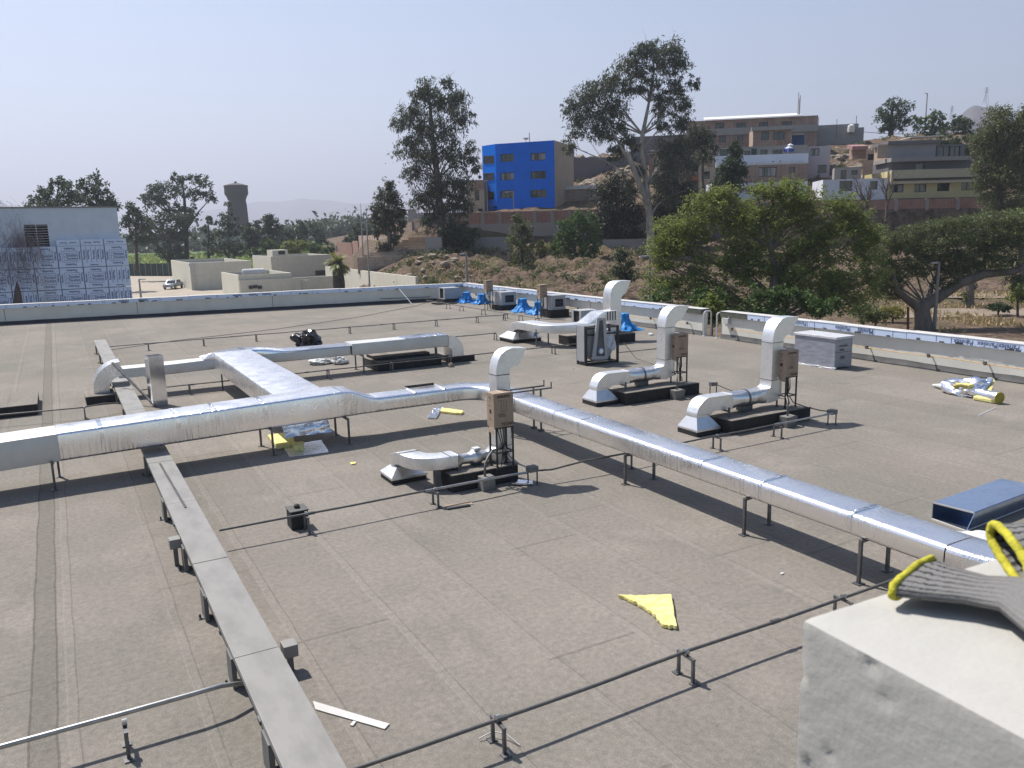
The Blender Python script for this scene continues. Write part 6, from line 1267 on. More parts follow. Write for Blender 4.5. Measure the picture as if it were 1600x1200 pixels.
# far wood on the plain
rng = np.random.default_rng(78); Cs = []
for _ in range(520):
    px = rng.uniform(180, 640); d = 330+rng.random()**2*1500; q = colpt(px, d); h = rng.uniform(4, 11)
    Cs.append(np.array([q[0], q[1], prof(px, d)])+rng.normal(size=(55, 3))*np.array([h*.5, h*.5, h*.22])+np.array([0, 0, h*.45]))
Cs = np.concatenate(Cs); V = leaf_quads(Cs, 2.2, 1.3, .1, rng); o = quads_obj('far_wood', V, rng.random(len(V)), LM['far']); o['kind'] = 'stuff'
# dry weeds on the near right ground and bank
rng = np.random.default_rng(79); Cs = []
for _ in range(15000):
    if rng.random() < .55: px = rng.uniform(1320, 1640); d = rng.uniform(58, 84)
    else: px = rng.uniform(580, 1010); d = rng.uniform(78, 104)
    q = colpt(px, d)
    if noise.noise(Vector((q[0]*.18, q[1]*.18, 7))) < .08: continue
    Cs.append((q[0]+rng.normal()*.3, q[1]+rng.normal()*.3, prof(px, d)-.05))
Cs = np.array(Cs); V = leaf_quads(Cs, .42, .10, -1.0, rng); o = quads_obj('dry_grass', V, rng.random(len(V)), LM['dry']); o['kind'] = 'stuff'
# scrub on the bank and the hill
rng = np.random.default_rng(81); Vs = []
for _ in range(330):
    if rng.random() < .55: px = rng.uniform(600, 1040); d = rng.uniform(80, 106)
    else: px = rng.uniform(890, 1560); d = rng.uniform(114, 152)
    q = colpt(px, d); r = rng.uniform(.25, 1.0); n = int(90*r)+20; z = prof(px, d)
    C = np.array([q[0], q[1], z+r*.25])+rng.normal(size=(n, 3))*np.array([r*.5, r*.5, r*.32]); Vs.append(leaf_quads(C, .34, .13, .0, rng))
V = np.concatenate(Vs); o = quads_obj('scrub', V, rng.random(len(V)), LM['olive']); o['kind'] = 'stuff'
# palm
def palm():
    rng = np.random.default_rng(5); dep = 88; b = D(530, 452, dep); top = D(529, 414, dep); t = thing('palm_tree', 'short thick palm behind the back parapet', 'tree', b); k = dep/FPX
    m = MB(); h = top.z-b.z; m.lathe([(9*k, -1.5), (9.5*k, h*.3), (8.5*k, h*.6), (6*k, h*.9), (4*k, h+.3)], b, BARK['dark'], 14); m.build('trunk', t, smooth=50)
    Vs = []
    for i in range(80):
        a = rng.uniform(0, 6.28); el = rng.uniform(-.7, 1.25); L_ = rng.uniform(1.0, 1.7); p = np.array(top)+[0, 0, .1]; d = np.array([math.cos(a)*math.cos(el), math.sin(a)*math.cos(el), math.sin(el)]); sd = np.cross(d, [0, 0, 1.0]); sd /= np.linalg.norm(sd)
        for s in range(9):
            q = p+d*L_/9; d = d+np.array([0, 0, -.10]); d /= np.linalg.norm(d)
            for sg in (-1, 1):
                e = q+sd*sg*(.34-.02*s)+d*.22+np.array([0, 0, -.06]); Vs.append([p, q, e, p+(e-p)*.5-d*.04])
            p = q
    V = np.array(Vs); quads_obj('fronds', V, rng.random(len(V)), LM['palm'], t)
palm()

# ================================================================== BUILDINGS
def brickm(name, c, c2, mort=(0.33, 0.31, 0.29), sc=1.0, bs_=.1):
    m, nt, bs = newmat(name); L = nt.links
    tc = nt.nodes.new('ShaderNodeTexCoord'); mp = nt.nodes.new('ShaderNodeMapping'); L.new(tc.outputs['Object'], mp.inputs[0])
    sp = N(nt, 'ShaderNodeSeparateXYZ'); L.new(mp.outputs[0], sp.inputs[0]); ad = N(nt, 'ShaderNodeMath', operation='ADD'); L.new(sp.outputs[0], ad.inputs[0]); L.new(sp.outputs[1], ad.inputs[1])
    cb = N(nt, 'ShaderNodeCombineXYZ'); L.new(ad.outputs[0], cb.inputs[0]); L.new(sp.outputs[2], cb.inputs[1])
    b = N(nt, 'ShaderNodeTexBrick', Scale=1.0); b.inputs['Color1'].default_value = rgba(c); b.inputs['Color2'].default_value = rgba(c2); b.inputs['Mortar'].default_value = rgba(mort)
    b.inputs['Brick Width'].default_value = .30*sc; b.inputs['Row Height'].default_value = .15*sc; b.inputs['Mortar Size'].default_value = .012; L.new(cb.outputs[0], b.inputs['Vector'])
    k = vary(nt, mp.outputs[0], b.outputs['Color'], tuple(q*.7 for q in c), .5, .45, .8, 6.0); k = vary(nt, mp.outputs[0], k, tuple(q*1.3 for q in c2), 1.3, .55, .85, 5.0)
    L.new(k, bs.inputs['Base Color']); bs.inputs['Roughness'].default_value = .95; bs.inputs['Specular IOR Level'].default_value = .15; return m
M['brick'] = brickm('red_brick', (0.27, 0.135, 0.10), (0.33, 0.17, 0.13))
M['brick_brown'] = brickm('brown_brick', (0.25, 0.16, 0.125), (0.31, 0.205, 0.16))
M['brick_tan'] = brickm('tan_brick', (0.36, 0.26, 0.20), (0.42, 0.31, 0.24))
M['brick_orange'] = brickm('orange_brick', (0.42, 0.16, 0.09), (0.34, 0.13, 0.08))
M['stone_wall'] = brickm('terrace_stone', (0.33, 0.26, 0.20), (0.40, 0.32, 0.25), (.2, .17, .14), 2.4)
M['blue'] = wall_mat('blue_paint', (0.001, 0.16, 0.74), (0.001, 0.135, 0.63), .6, 6)
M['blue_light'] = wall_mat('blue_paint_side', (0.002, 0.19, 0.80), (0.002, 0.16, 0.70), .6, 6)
for q_ in ('blue', 'blue_light'): M[q_].node_tree.nodes['Principled BSDF'].inputs['Specular IOR Level'].default_value = .05
M['tan'] = wall_mat('tan_render', (0.42, 0.34, 0.26), (0.30, 0.24, 0.19), .5, 6)
M['grey'] = wall_mat('grey_cement', (0.27, 0.265, 0.27), (0.18, 0.18, 0.185), .5, 6)
M['grey_dark'] = wall_mat('dark_cement', (0.15, 0.145, 0.15), (0.09, 0.09, 0.095), .5, 6)
M['greypale'] = wall_mat('pale_cement', (0.29, 0.275, 0.26), (0.20, 0.19, 0.18), .5, 6)
M['mauve'] = wall_mat('mauve_render', (0.42, 0.38, 0.41), (0.32, 0.28, 0.31), .5, 6)
M['yel'] = wall_mat('yellow_paint', (0.56, 0.48, 0.26), (0.47, 0.40, 0.22), .5, 6)
M['yelpale'] = wall_mat('pale_yellow_paint', (0.48, 0.43, 0.30), (0.4, 0.36, 0.25), .5, 6)
M['white'] = wall_mat('white_paint', (0.62, 0.64, 0.70), (0.5, 0.52, 0.56), .5, 6)
M['balc'] = wall_mat('balcony_white', (0.66, 0.71, 0.82), (0.55, 0.6, 0.7), .5, 6)
M['tower'] = wall_mat('tower_concrete', (0.10, 0.092, 0.095), (0.07, 0.065, 0.068), .3, 3)
M['rust'] = simple('rusty_metal', (0.16, 0.07, 0.04), None, .9)
M['tin'] = simple('white_tin', (0.72, 0.70, 0.66), (0.6, 0.58, 0.55), .5, 0, 1.0)
M['net'] = simple('green_net', (0.02, 0.05, 0.04), (0.03, 0.06, 0.05), .9, 0, 1.0)
M['awn'] = simple('pink_awning', (0.36, 0.20, 0.19), None, .8)
M['tent_blue'] = simple('tent_blue', (0.02, 0.06, 0.36), None, .6)
M['shedblue'] = wall_mat('dull_blue', (0.03, 0.07, 0.16), (0.02, 0.05, 0.11), .5, 6)
M['boulder'] = simple('pale_boulder', (0.30, 0.25, 0.20), (0.17, 0.14, 0.11), .95, 0, 1.2, 3, .8, .15)

class Bld:
    """house whose front is the vertical plane through two ground-plan points"""
    def __init__(s, name, label, pl, dl, pr, dr, ytop, ybot, thick, wall, cat='house', group=None, sink=2.5, roof='flatroof', side=None, pyl=None, opens=(), parapet=.0):
        s.a = np.array(D(pl, ytop, dl)); s.b = np.array(D(pr, ytop, dr)); s.zt = float(PV(pl, ytop, s.a, s.b).z); s.zb = float(PV(pl, ybot, s.a, s.b).z)
        s.u = np.array([s.b[0]-s.a[0], s.b[1]-s.a[1], 0]); s.L = float(np.linalg.norm(s.u)); s.u /= s.L; s.n = np.array([s.u[1], -s.u[0], 0])
        if s.n[:2]@s.a[:2] > 0: s.n = -s.n
        s.t = thing(name, label, cat, (s.a[0], s.a[1], s.zb-sink), group); s.thick = thick
        s.front(s.zb-sink, s.zt, opens, wall, side or wall, roof, parapet)
    def w(s, u, z, o=0.0): return Vector(np.array([s.a[0], s.a[1], 0])+s.u*u+s.n*o+np.array([0, 0, z]))
    def uz(s, px, py): p = PV(px, py, s.a, s.b); return float((np.array([p.x-s.a[0], p.y-s.a[1], 0]))@s.u), p.z
    def hexb(s, m, u0, u1, o0, o1, z0, z1, mat):
        q = [s.w(u0, z0, o1), s.w(u1, z0, o1), s.w(u1, z0, o0), s.w(u0, z0, o0)]; r = [s.w(u0, z1, o1), s.w(u1, z1, o1), s.w(u1, z1, o0), s.w(u0, z1, o0)]
        m.hexa(q, r, M[mat])
    def front(s, z0, z1, opens, wall, side, roof, parapet):
        R = []
        for o in opens:
            (ua, za), (ub, zb) = s.uz(o[0], o[1]), s.uz(o[2], o[3]); R.append((max(.05, min(ua, ub)), min(s.L-.05, max(ua, ub)), min(za, zb), max(za, zb), o[4] if len(o) > 4 else 'glass'))
        us = sorted({0.0, s.L}|{r[0] for r in R}|{r[1] for r in R}); zs = sorted({z0, z1}|{r[2] for r in R}|{r[3] for r in R}); m = MB(); rec = .22
        for i in range(len(us)-1):
            for j in range(len(zs)-1):
                cu, cz = (us[i]+us[i+1])/2, (zs[j]+zs[j+1])/2
                if any(r[0] < cu < r[1] and r[2] < cz < r[3] for r in R): continue
                m.add([s.w(us[i], zs[j]), s.w(us[i+1], zs[j]), s.w(us[i+1], zs[j+1]), s.w(us[i], zs[j+1])], [(0, 1, 2, 3)], M[wall])
        for r in R:
            c = [(r[0], r[2]), (r[1], r[2]), (r[1], r[3]), (r[0], r[3])]
            for k in range(4): a, b = c[k], c[(k+1) % 4]; m.add([s.w(*a), s.w(*b), s.w(b[0], b[1], -rec), s.w(a[0], a[1], -rec)], [(0, 1, 2, 3)], M[wall])
        T = s.thick
        m.add([s.w(0, z0), s.w(0, z1), s.w(0, z1, -T), s.w(0, z0, -T)], [(0, 1, 2, 3)], M[side]); m.add([s.w(s.L, z0), s.w(s.L, z1), s.w(s.L, z1, -T), s.w(s.L, z0, -T)], [(3, 2, 1, 0)], M[side]); m.add([s.w(0, z0, -T), s.w(s.L, z0, -T), s.w(s.L, z1, -T), s.w(0, z1, -T)], [(3, 2, 1, 0)], M[side])
        s.wall = m.build('wall', s.t)
        m = MB(); zr = z1-parapet; m.add([s.w(0, zr), s.w(s.L, zr), s.w(s.L, zr, -T), s.w(0, zr, -T)], [(0, 1, 2, 3)], M[roof])
        if parapet:
            s.hexb(m, 0, s.L, -.18, -.003, zr+.002, z1+.03, wall); s.hexb(m, 0, s.L, -T, -T+.18, zr+.002, z1+.03, wall); s.hexb(m, .002, .18, -T+.18, -.18, zr+.002, z1+.03, side); s.hexb(m, s.L-.18, s.L-.002, -T+.18, -.18, zr+.002, z1+.03, side)
        m.build('roof', s.t)
        for r in R:
            m = MB(); dark = r[4]
            fm = 'frame_dark' if dark != 'white' else 'frame_white'; f = .06; u0, u1, a, b = r[0], r[1], r[2], r[3]
            s.hexb(m, u0, u1, -rec+.02, -rec+.08, a, a+f, fm); s.hexb(m, u0, u1, -rec+.02, -rec+.08, b-f, b, fm); s.hexb(m, u0, u0+f, -rec+.02, -rec+.08, a+f, b-f, fm); s.hexb(m, u1-f, u1, -rec+.02, -rec+.08, a+f, b-f, fm)
            nb = max(1, int(round((u1-u0)/.8)))
            for k in range(1, nb): s.hexb(m, u0+(u1-u0)*k/nb-.025, u0+(u1-u0)*k/nb+.025, -rec+.02, -rec+.07, a+f, b-f, fm)
            w_ = m.build('window' if r[4] != 'door' else 'door', s.t)
            m = MB(); m.add([s.w(u0, a, -rec), s.w(u1, a, -rec), s.w(u1, b, -rec), s.w(u0, b, -rec)], [(0, 1, 2, 3)], M['glass'])
            if r[4] == 'curtain': m.add([s.w(u0+(u1-u0)*.55, a+.1, -rec+.01), s.w(u1-.08, a+.1, -rec+.01), s.w(u1-.08, b-.1, -rec+.01), s.w(u0+(u1-u0)*.55, b-.1, -rec+.01)], [(0, 1, 2, 3)], M['curtain']); m.add([s.w(u0+.08, a+.1, -rec+.01), s.w(u0+(u1-u0)*.2, a+.1, -rec+.01), s.w(u0+(u1-u0)*.2, b-.1, -rec+.01), s.w(u0+.08, b-.1, -rec+.01)], [(0, 1, 2, 3)], M['curtain'])
            m.build('pane', w_)
    def part(s, name, boxes):
        m = MB()
        for (pa, ya, pb, yb, o0, o1, mat) in boxes:
            (u0, za), (u1, zb) = s.uz(pa, ya), s.uz(pb, yb); s.hexb(m, min(u0, u1), max(u0, u1), o0, o1, min(za, zb), max(za, zb), mat)
        return m.build(name, s.t)
# --- the blue building: right wing, with a chamfered left bay
b = Bld('blue_building', 'bright blue three-storey building with a chamfered left corner', 774, 122.5, 866, 119.3, 225, 322, 10, 'blue', 'building', None, 3.0, 'flatroof', 'tan',
        opens=[(782, 241, 803, 252), (782, 270, 803, 281, 'curtain'), (782, 298, 803, 309), (829, 239.5, 852, 250, 'curtain'), (829, 268, 853, 278.5), (829, 297, 854, 308)])
p0 = np.array(D(753, 228, 125)); z0, z1 = b.zb, b.zt; a0 = b.w(0, 0); m = MB(); pL = Vector((p0[0], p0[1], 0)); back = Vector(-b.n)*9
m.add([pL+Vector((0, 0, z0)), a0+Vector((0, 0, z0)), a0+Vector((0, 0, z1)), pL+Vector((0, 0, z1))], [(0, 1, 2, 3)], M['blue_light'])
m.add([pL+Vector((0, 0, z0)), pL+Vector((0, 0, z1)), pL+back+Vector((0, 0, z1)), pL+back+Vector((0, 0, z0))], [(0, 1, 2, 3)], M['tan']); m.add([pL+Vector((0, 0, z1)), a0+Vector((0, 0, z1)), a0+back+Vector((0, 0, z1)), pL+back+Vector((0, 0, z1))], [(0, 1, 2, 3)], M['flatroof']); m.add([pL+Vector((0, 0, z0)), a0+Vector((0, 0, z0)), a0+back+Vector((0, 0, z0)), pL+back+Vector((0, 0, z0))], [(3, 2, 1, 0)], M['blue'])
m.build('chamfered_bay', b.t)
ch = (a0-pL); nn = Vector((ch.y, -ch.x, 0)).normalized(); nn = -nn if nn.dot(Vector((a0.x, a0.y, 0))) > 0 else nn
for k, (ya, yb) in enumerate(((244, 255), (271, 281), (300, 311))):
    q = [PV(756, ya, pL, a0), PV(771.5, ya-.4, pL, a0), PV(771.5, yb, pL, a0), PV(756, yb+.4, pL, a0)]
    m = MB(); c = sum(q, Vector())/4
    for i in range(4): m.bar(q[i]+nn*.03, q[(i+1) % 4]+nn*.03, .07, .08, M['frame_dark'])
    m.bar((q[0]+q[1])/2+nn*.03, (q[2]+q[3])/2+nn*.03, .05, .06, M['frame_dark']); w_ = m.build('window', b.t)
    m = MB(); m.add([p+nn*.02 for p in q], [(0, 1, 2, 3), (3, 2, 1, 0)], M['glass']); m.build('pane', w_)
m = MB(); s_ = b; b.hexb(m, -1.8, b.L-.3, -2.2, -1.0, b.zb-3, b.zb-.02, 'blue'); m.build('ground_floor', b.t)
m = MB(); c = b.w(b.L*.47, b.zt, -1.5); m.tube([c, c+Vector((0, 0, .5))], .03, M['steel'], 6); m.lathe([(.02, .45), (.3, .55), (.45, .75)], c, M['frame_white'], 14, False); q = b.w(b.L*.53, b.zt, -1.5); m.tube([q, q+Vector((0, 0, 1.5))], .05, M['steel'], 6); m.build('dish_antenna', b.t)
# neighbours
Bld('side_house', 'tan and brown house half hidden behind the left eucalyptus', 728, 124, 756, 123.5, 283, 333, 8, 'tan', opens=[(742, 297, 749, 313), (735, 327, 740, 333), (747, 326, 754, 333)], sink=2).part('upper_wall', [(728, 282, 756, 296, 0.0, .12, 'brick_brown')])
Bld('side_house', 'low tan house with a white roof edge right of the blue building', 866, 126, 935, 124, 294, 326, 7, 'brick_tan', opens=[(917, 297, 930, 308)], sink=3).part('roof_edge', [(866, 291.5, 935, 294.5, -.4, .35, 'tin')])
# boundary walls, stepped: brick above concrete above a dark foot
def bwall(name, label, pl, dl, pr, dr, top, mid, low, foot, n, caps=True):
    b = Bld(name, label, pl, dl, pr, dr, top, foot, .4, 'grey_dark', 'wall', None, 1.0, 'greypale'); z = lambda y: b.uz(pl, y)[1]
    m = MB(); b.hexb(m, 0, b.L, -.1, .06, z(mid), b.zt-.002, 'brick'); m.build('brick_band', b.t)
    m = MB(); b.hexb(m, 0, b.L, -.1, .12, z(low), z(mid)-.01, 'greypale'); m.build('concrete_band', b.t)
    m = MB()
    for k in range(n+1): u = b.L*k/n; b.hexb(m, max(0, u-.22), min(b.L, u+.22), -.1, .14, z(mid)+.002, b.zt+.05, 'greypale')
    m.build('pier', b.t); return b
bwall('boundary_wall', 'long brick and concrete retaining wall under the blue building', 700, 111, 945, 109.5, 333, 351, 372, 392, 9)
bwall('boundary_wall', 'brick and concrete retaining wall under the yellow house', 1352, 104.5, 1545, 104.5, 313, 331, 351, 386, 4)
bwall('boundary_wall', 'retaining wall half hidden behind the big bright tree', 945, 109.5, 1352, 105, 322, 341, 362, 392, 8)
Bld('low_wall', 'low grey wall along the top of the earth bank', 664, 99.5, 800, 98.5, 373, 388, .3, 'greypale', 'wall', None, 1.5)
Bld('low_wall', 'low grey wall with posts before the dark trees', 925, 100, 1035, 99.5, 375, 390, .3, 'greypale', 'wall', None, 1.5)
# the curved, stepped wall at the left of the bank
pts = [(505, 205, 388, 399), (526, 190, 380, 395), (550, 172, 379, 394), (560, 160, 376, 394), (590, 128, 360, 374), (615, 119, 352, 366), (645, 114, 345, 362), (672, 111.5, 339, 358), (702, 110, 335, 352)]
for i in range(len(pts)-1):
    (p0_, d0, t0, l0), (p1_, d1, t1, l1) = pts[i], pts[i+1]
    b = Bld('boundary_wall', '%s section of the stepped brick wall climbing from the field to the blue building' % ord_(i), p0_, d0, p1_, d1, (t0+t1)/2-(1 if i < 3 else 0), (l0+l1)/2+3, .35, 'brick' if i < 3 else 'brick_tan', 'wall', 'sections of the stepped brick wall', 3.0)
    m = MB(); b.hexb(m, 0, b.L, -.1, .10, b.zb-3.2, b.zb, 'greypale'); m.build('concrete_band', b.t)
    m = MB(); b.hexb(m, b.L-.3, b.L, -.1, .14, b.zb+.01, b.zt+.04, 'greypale'); m.build('pier', b.t)
# stone terraces
t = thing('stone_terrace', 'stepped tan stone terraces below the curving wall', 'terrace', D(640, 395, 104))
m = MB()
for k in range(9):
    f_ = k/8; q = [D(558+10*k, 402-3.9*k, 98.6+.55*k), D(700, 396-3.4*k, 98.2+.55*k)]; a_, b_ = Vector((q[0].x, q[0].y, 0)), Vector((q[1].x, q[1].y, 0)); nv = Vector((FH[0], FH[1], 0))*.9; zt = q[0].z*.5+q[1].z*.5
    zL, zR = q[0].z, q[1].z
    m.hexa([a_+Vector((0, 0, zL-2)), b_+Vector((0, 0, zR-2)), b_+nv+Vector((0, 0, zR-2)), a_+nv+Vector((0, 0, zL-2))], [a_+Vector((0, 0, zL)), b_+Vector((0, 0, zR)), b_+nv+Vector((0, 0, zR)), a_+nv+Vector((0, 0, zL))], M['stone_wall'])
m.build('stone_step', t)
Bld('low_wall', 'short pale wall piece on the bank below the left tall eucalyptus', 664, 97, 690, 96.5, 371, 386, .5, 'greypale', 'wall', None, 1.5)
# --- hillside houses on the right
b = Bld('brick_house', 'long brown brick building with a white sheet roof on top of the hill', 1073, 136, 1278, 132, 190, 262, 10, 'brick_brown', roof='tin', sink=5,
        opens=[(1117, 192.5, 1131, 201), (1151, 192, 1165, 200), (1186, 191, 1200, 199), (1222, 190, 1237, 199), (1124, 208, 1134, 222.5), (1152, 208, 1161, 221), (1104, 210, 1112, 222)])
b.part('upper_wall', [(1101, 190, 1278, 204, .01, .10, 'tan')][:0] or [(1073, 203.5, 1278, 205, -.1, .25, 'greypale')])
q = [b.w(b.L*.14, b.zt), b.w(b.L*.88, b.zt)]; m = MB(); zz = b.uz(1101, 186)[1]
m.hexa([b.w(b.L*.14, b.zt, .5), b.w(b.L*.88, b.zt, .5), b.w(b.L*.88, b.zt+1.4, -8), b.w(b.L*.14, b.zt+1.4, -8)], [b.w(b.L*.14, b.zt+.10, .5), b.w(b.L*.88, b.zt+.10, .5), b.w(b.L*.88, b.zt+1.5, -8), b.w(b.L*.14, b.zt+1.5, -8)], M['tin']); m.build('sheet_roof', b.t)
m = MB(); c = b.w(b.L*.855, b.zt+.3, -1.2)
for dx, h in ((0, 3.6), (.25, 2.6), (.4, 3.2)): m.tube([c+Vector((dx, 0, 0)), c+Vector((dx+.05, 0, h))], .06, M['greypale'], 6)
m.build('rebar_post', b.t)
b = Bld('brick_house', 'two-window brick house standing above the white balcony', 1177, 126, 1238, 125, 201, 231, 6, 'brick_brown', sink=1.5, side='brick_tan', opens=[(1189, 206, 1201, 219), (1208, 205.5, 1225.5, 218)])
b.part('roof_slab', [(1174, 199, 1240, 202, -.5, .4, 'greypale')])
b = Bld('balcony_house', 'house with a long white balcony and a sheltered terrace', 1115, 120, 1262, 118.5, 231, 258, 5, 'greypale', sink=1.5, opens=[(1125, 233, 1138, 245), (1188, 234, 1199, 245), (1207, 234, 1222, 245), (1163, 236, 1172, 245)])
b.part('balcony_front', [(1117, 245, 1260, 257, .9, 1.05, 'balc'), (1117, 257, 1260, 258.6, -.1, 1.2, 'tin')]); b.part('side_curtain', [(1173, 233, 1181, 245.5, .5, .6, 'net')])
b.part('drain_hole', [(1204.5, 252.3, 1206.5, 253.8, 1.04, 1.07, 'frame_dark'), (1216, 252, 1218, 253.5, 1.04, 1.07, 'frame_dark')])
b = Bld('lower_house', 'brick storey with wide windows below the white balcony', 1150, 118.5, 1264, 117.5, 259, 287, 5, 'brick_brown', sink=1, opens=[(1157, 261, 1163, 276), (1186, 261.5, 1213, 275.5, 'curtain'), (1233, 261, 1242, 271)])
b = Bld('lower_house', 'white ground floor behind the top of the big bright tree', 1112, 115, 1262, 114.5, 287, 312, 5, 'white', sink=3, opens=[(1165, 291, 1172, 303), (1183, 291, 1195, 300)])
b = Bld('mauve_house', 'mauve rendered house with two small windows right of the balcony', 1253, 120, 1298, 119, 229.5, 285, 7, 'mauve', sink=3, opens=[(1267, 232, 1280, 243, 'curtain'), (1278, 258, 1291, 270)])
b = Bld('orange_house', 'dark brick house with orange trim behind the eucalyptus', 1062, 121, 1116, 120, 250, 322, 7, 'brick_brown', sink=3, opens=[(1080, 256, 1092, 268), (1066, 284, 1094, 304)])
b.part('orange_trim', [(1072, 277, 1106, 280.5, .0, .5, 'brick_orange'), (1070, 309, 1098, 320, .0, .3, 'brick_orange')]); b.part('yellow_panel', [(1091, 260, 1105, 268, 0, .15, 'yel')])
b = Bld('low_house', 'long grey block wall on the hilltop right of the brown building', 1262, 140, 1350, 138, 203, 224, 6, 'grey', 'wall', None, 3)
b.part('upper_course', [(1278, 195.5, 1342, 203, -4, -.5, 'grey')])
t = Bld('blue_shed', 'small blue shed beside the brick house', 1235, 127, 1257, 126.5, 211, 227, 3, 'shedblue', 'shed', None, 2); t.part('roof_slab', [(1234, 208.5, 1256, 211, -3, .3, 'greypale')])
Bld('hilltop_wall', 'dark rough wall along the hilltop behind the pale forked eucalyptus', 985, 141, 1075, 139, 214, 236, 2, 'grey_dark', 'wall', None, 4)
Bld('hilltop_wall', 'grey sloping wall beside the boulder cliff and the blue building', 893, 138, 985, 140, 246, 262, 2, 'grey_dark', 'wall', None, 4)
b = Bld('brick_house', 'small brick house glimpsed through the dark trees left of the orange house', 1014, 127, 1064, 125, 238, 300, 6, 'brick_brown', sink=3, opens=[(1022, 248, 1034, 260), (1044, 247, 1056, 259), (1024, 274, 1036, 287), (1045, 273, 1057, 286)]); b.part('roof_slab', [(1012, 236, 1066, 238.5, -6, .4, 'greypale')])
b = Bld('tan_house', 'tan rendered house between the long brown building and the orange house', 1068, 127, 1114, 125.5, 224, 252, 6, 'tan', sink=3, opens=[(1076, 230, 1086, 241), (1096, 229, 1106, 240)]); b.part('roof_slab', [(1066, 222, 1116, 224.5, -6, .5, 'greypale')])
b = Bld('shack', 'low patched shack on the bare slope above the pale house', 1304, 113, 1346, 112, 262, 281, 4, 'greypale', 'shack', None, 2, 'tin', opens=[(1314, 266, 1322, 280, 'door'), (1330, 266, 1340, 273)])
b = Bld('shack', 'brick and plank shack beside the grey block room', 1350, 116, 1374, 115, 236, 258, 4, 'brick_tan', 'shack', None, 2, 'tin', opens=[(1356, 241, 1365, 250)])
b = Bld('cream_house', 'cream house partly hidden between the leaning dark tree and the white balcony', 1092, 119, 1118, 118.5, 262, 312, 5, 'tan', sink=3, opens=[(1099, 268, 1109, 279), (1099, 290, 1110, 302)])
# canopy tent on the terrace
c = D(1241, 245, 119.0); t = thing('canopy_tent', 'blue and white canopy tent on the balcony terrace', 'tent', c)
m = MB(); k = 119/FPX; r_ = 14*k; zt = D(1241, 232, 119).z; za = D(1241, 223.5, 119).z; zs = D(1241, 236.5, 119).z; cc = Vector((c.x, c.y+.8, 0))
cor = [cc+Vector((sx*r_, sy*r_*.6, zt)) for sx, sy in ((-1, -1), (1, -1), (1, 1), (-1, 1))]; m.add(cor+[cc+Vector((0, 0, za))], [(0, 1, 4), (1, 2, 4), (2, 3, 4), (3, 0, 4)], M['balc']); m.build('canopy', t)
m = MB(); m.add(cor+[p+Vector((0, 0, zs-zt-.05)) for p in cor], [(0, 1, 5, 4), (1, 2, 6, 5), (2, 3, 7, 6), (3, 0, 4, 7)], M['tent_blue']); m.build('valance', t)
for p in cor: m = MB(); m.tube([Vector((p.x, p.y, c.z-.3)), p], .04, M['frame_white'], 6); m.build('leg', t)
# pale ground-floor house and yellow house
b = Bld('pale_house', 'low white house behind the leafless tree', 1286, 109, 1387, 108, 281, 314, 6, 'white', sink=2, opens=[(1312, 283, 1331, 298), (1360, 283, 1371, 296)])
b = Bld('yellow_house', 'yellow house with four dark windows above the brick wall', 1387, 108, 1534, 107.5, 268, 310, 8, 'yel', sink=1.5, roof='flatroof', opens=[(1394, 288, 1411.5, 300.5, 'curtain'), (1429, 287.5, 1447, 300, 'curtain'), (1465, 286, 1483, 298.5), (1502.5, 285, 1521, 297)])
b.part('fascia', [(1390, 266.5, 1534, 284.5, .0, .7, 'yelpale')]); b.part('cable', [(1392, 279.8, 1520, 280.3, .72, .76, 'frame_dark')])
b2 = Bld('open_storey', 'dark open storey on top of the yellow house', 1392, 108.6, 1520, 108.2, 250, 266.5, 6, 'grey_dark', 'house', None, .6, 'greypale', opens=[(1431, 255, 1444, 267, 'door')])
b2.part('roof_slab', [(1388, 247.5, 1512, 250.5, -5, 1.0, 'greypale')])
b3 = Bld('block_house', 'grey cement block room on the roof above the dark storey', 1390, 109.2, 1463, 109, 224, 247, 5, 'grey', 'house', None, .5, 'flatroof', 'brick_tan'); b3.part('roof_slab', [(1386, 221, 1468, 224, -5, .4, 'grey_dark')])
b3.part('side_wall', [(1372, 226, 1390, 247, -.1, -.02, 'brick_tan')])
b4 = Bld('roof_shelter', 'open timber shelter beside the grey block room', 1464, 110, 1508, 110, 226, 247, 3, 'grey_dark', 'shelter', None, .3, 'wood', opens=[(1467, 228, 1484, 246, 'door'), (1486, 228, 1500, 246, 'door')])
m = MB(); m.cbox(D(1440, 215, 113), (4.6, 3.0, .08), M['tin'], ry=-.03, rz=-.5); tag(m.build('tin_roof', loc=D(1440, 215, 113)), 'thin white sheet roof on the slope above the grey block room', 'roof'); 
m = MB()
for px in (1424, 1456): a_ = D(px, 215, 113); m.tube([a_-Vector((0, 0, 3)), a_], .06, M['wood'], 6)
tag(m.build('roof_post', loc=D(1440, 224, 113)), 'pair of posts under the thin white sheet roof', 'post')
m = MB(); m.cbox(D(1340, 230, 112), (2.2, 1.8, .5), M['awn'], rx=.2, rz=-.5); tag(m.build('awning', loc=D(1340, 230, 112)), 'pink awning on the rocky slope', 'awning')
m = MB(); m.cbox(D(1340, 241, 113), (1.9, 1.2, 1.3), M['brick_brown'], rz=-.5); tag(m.build('hut', loc=D(1340, 248, 113)), 'small red brick hut below the pink awning', 'hut')
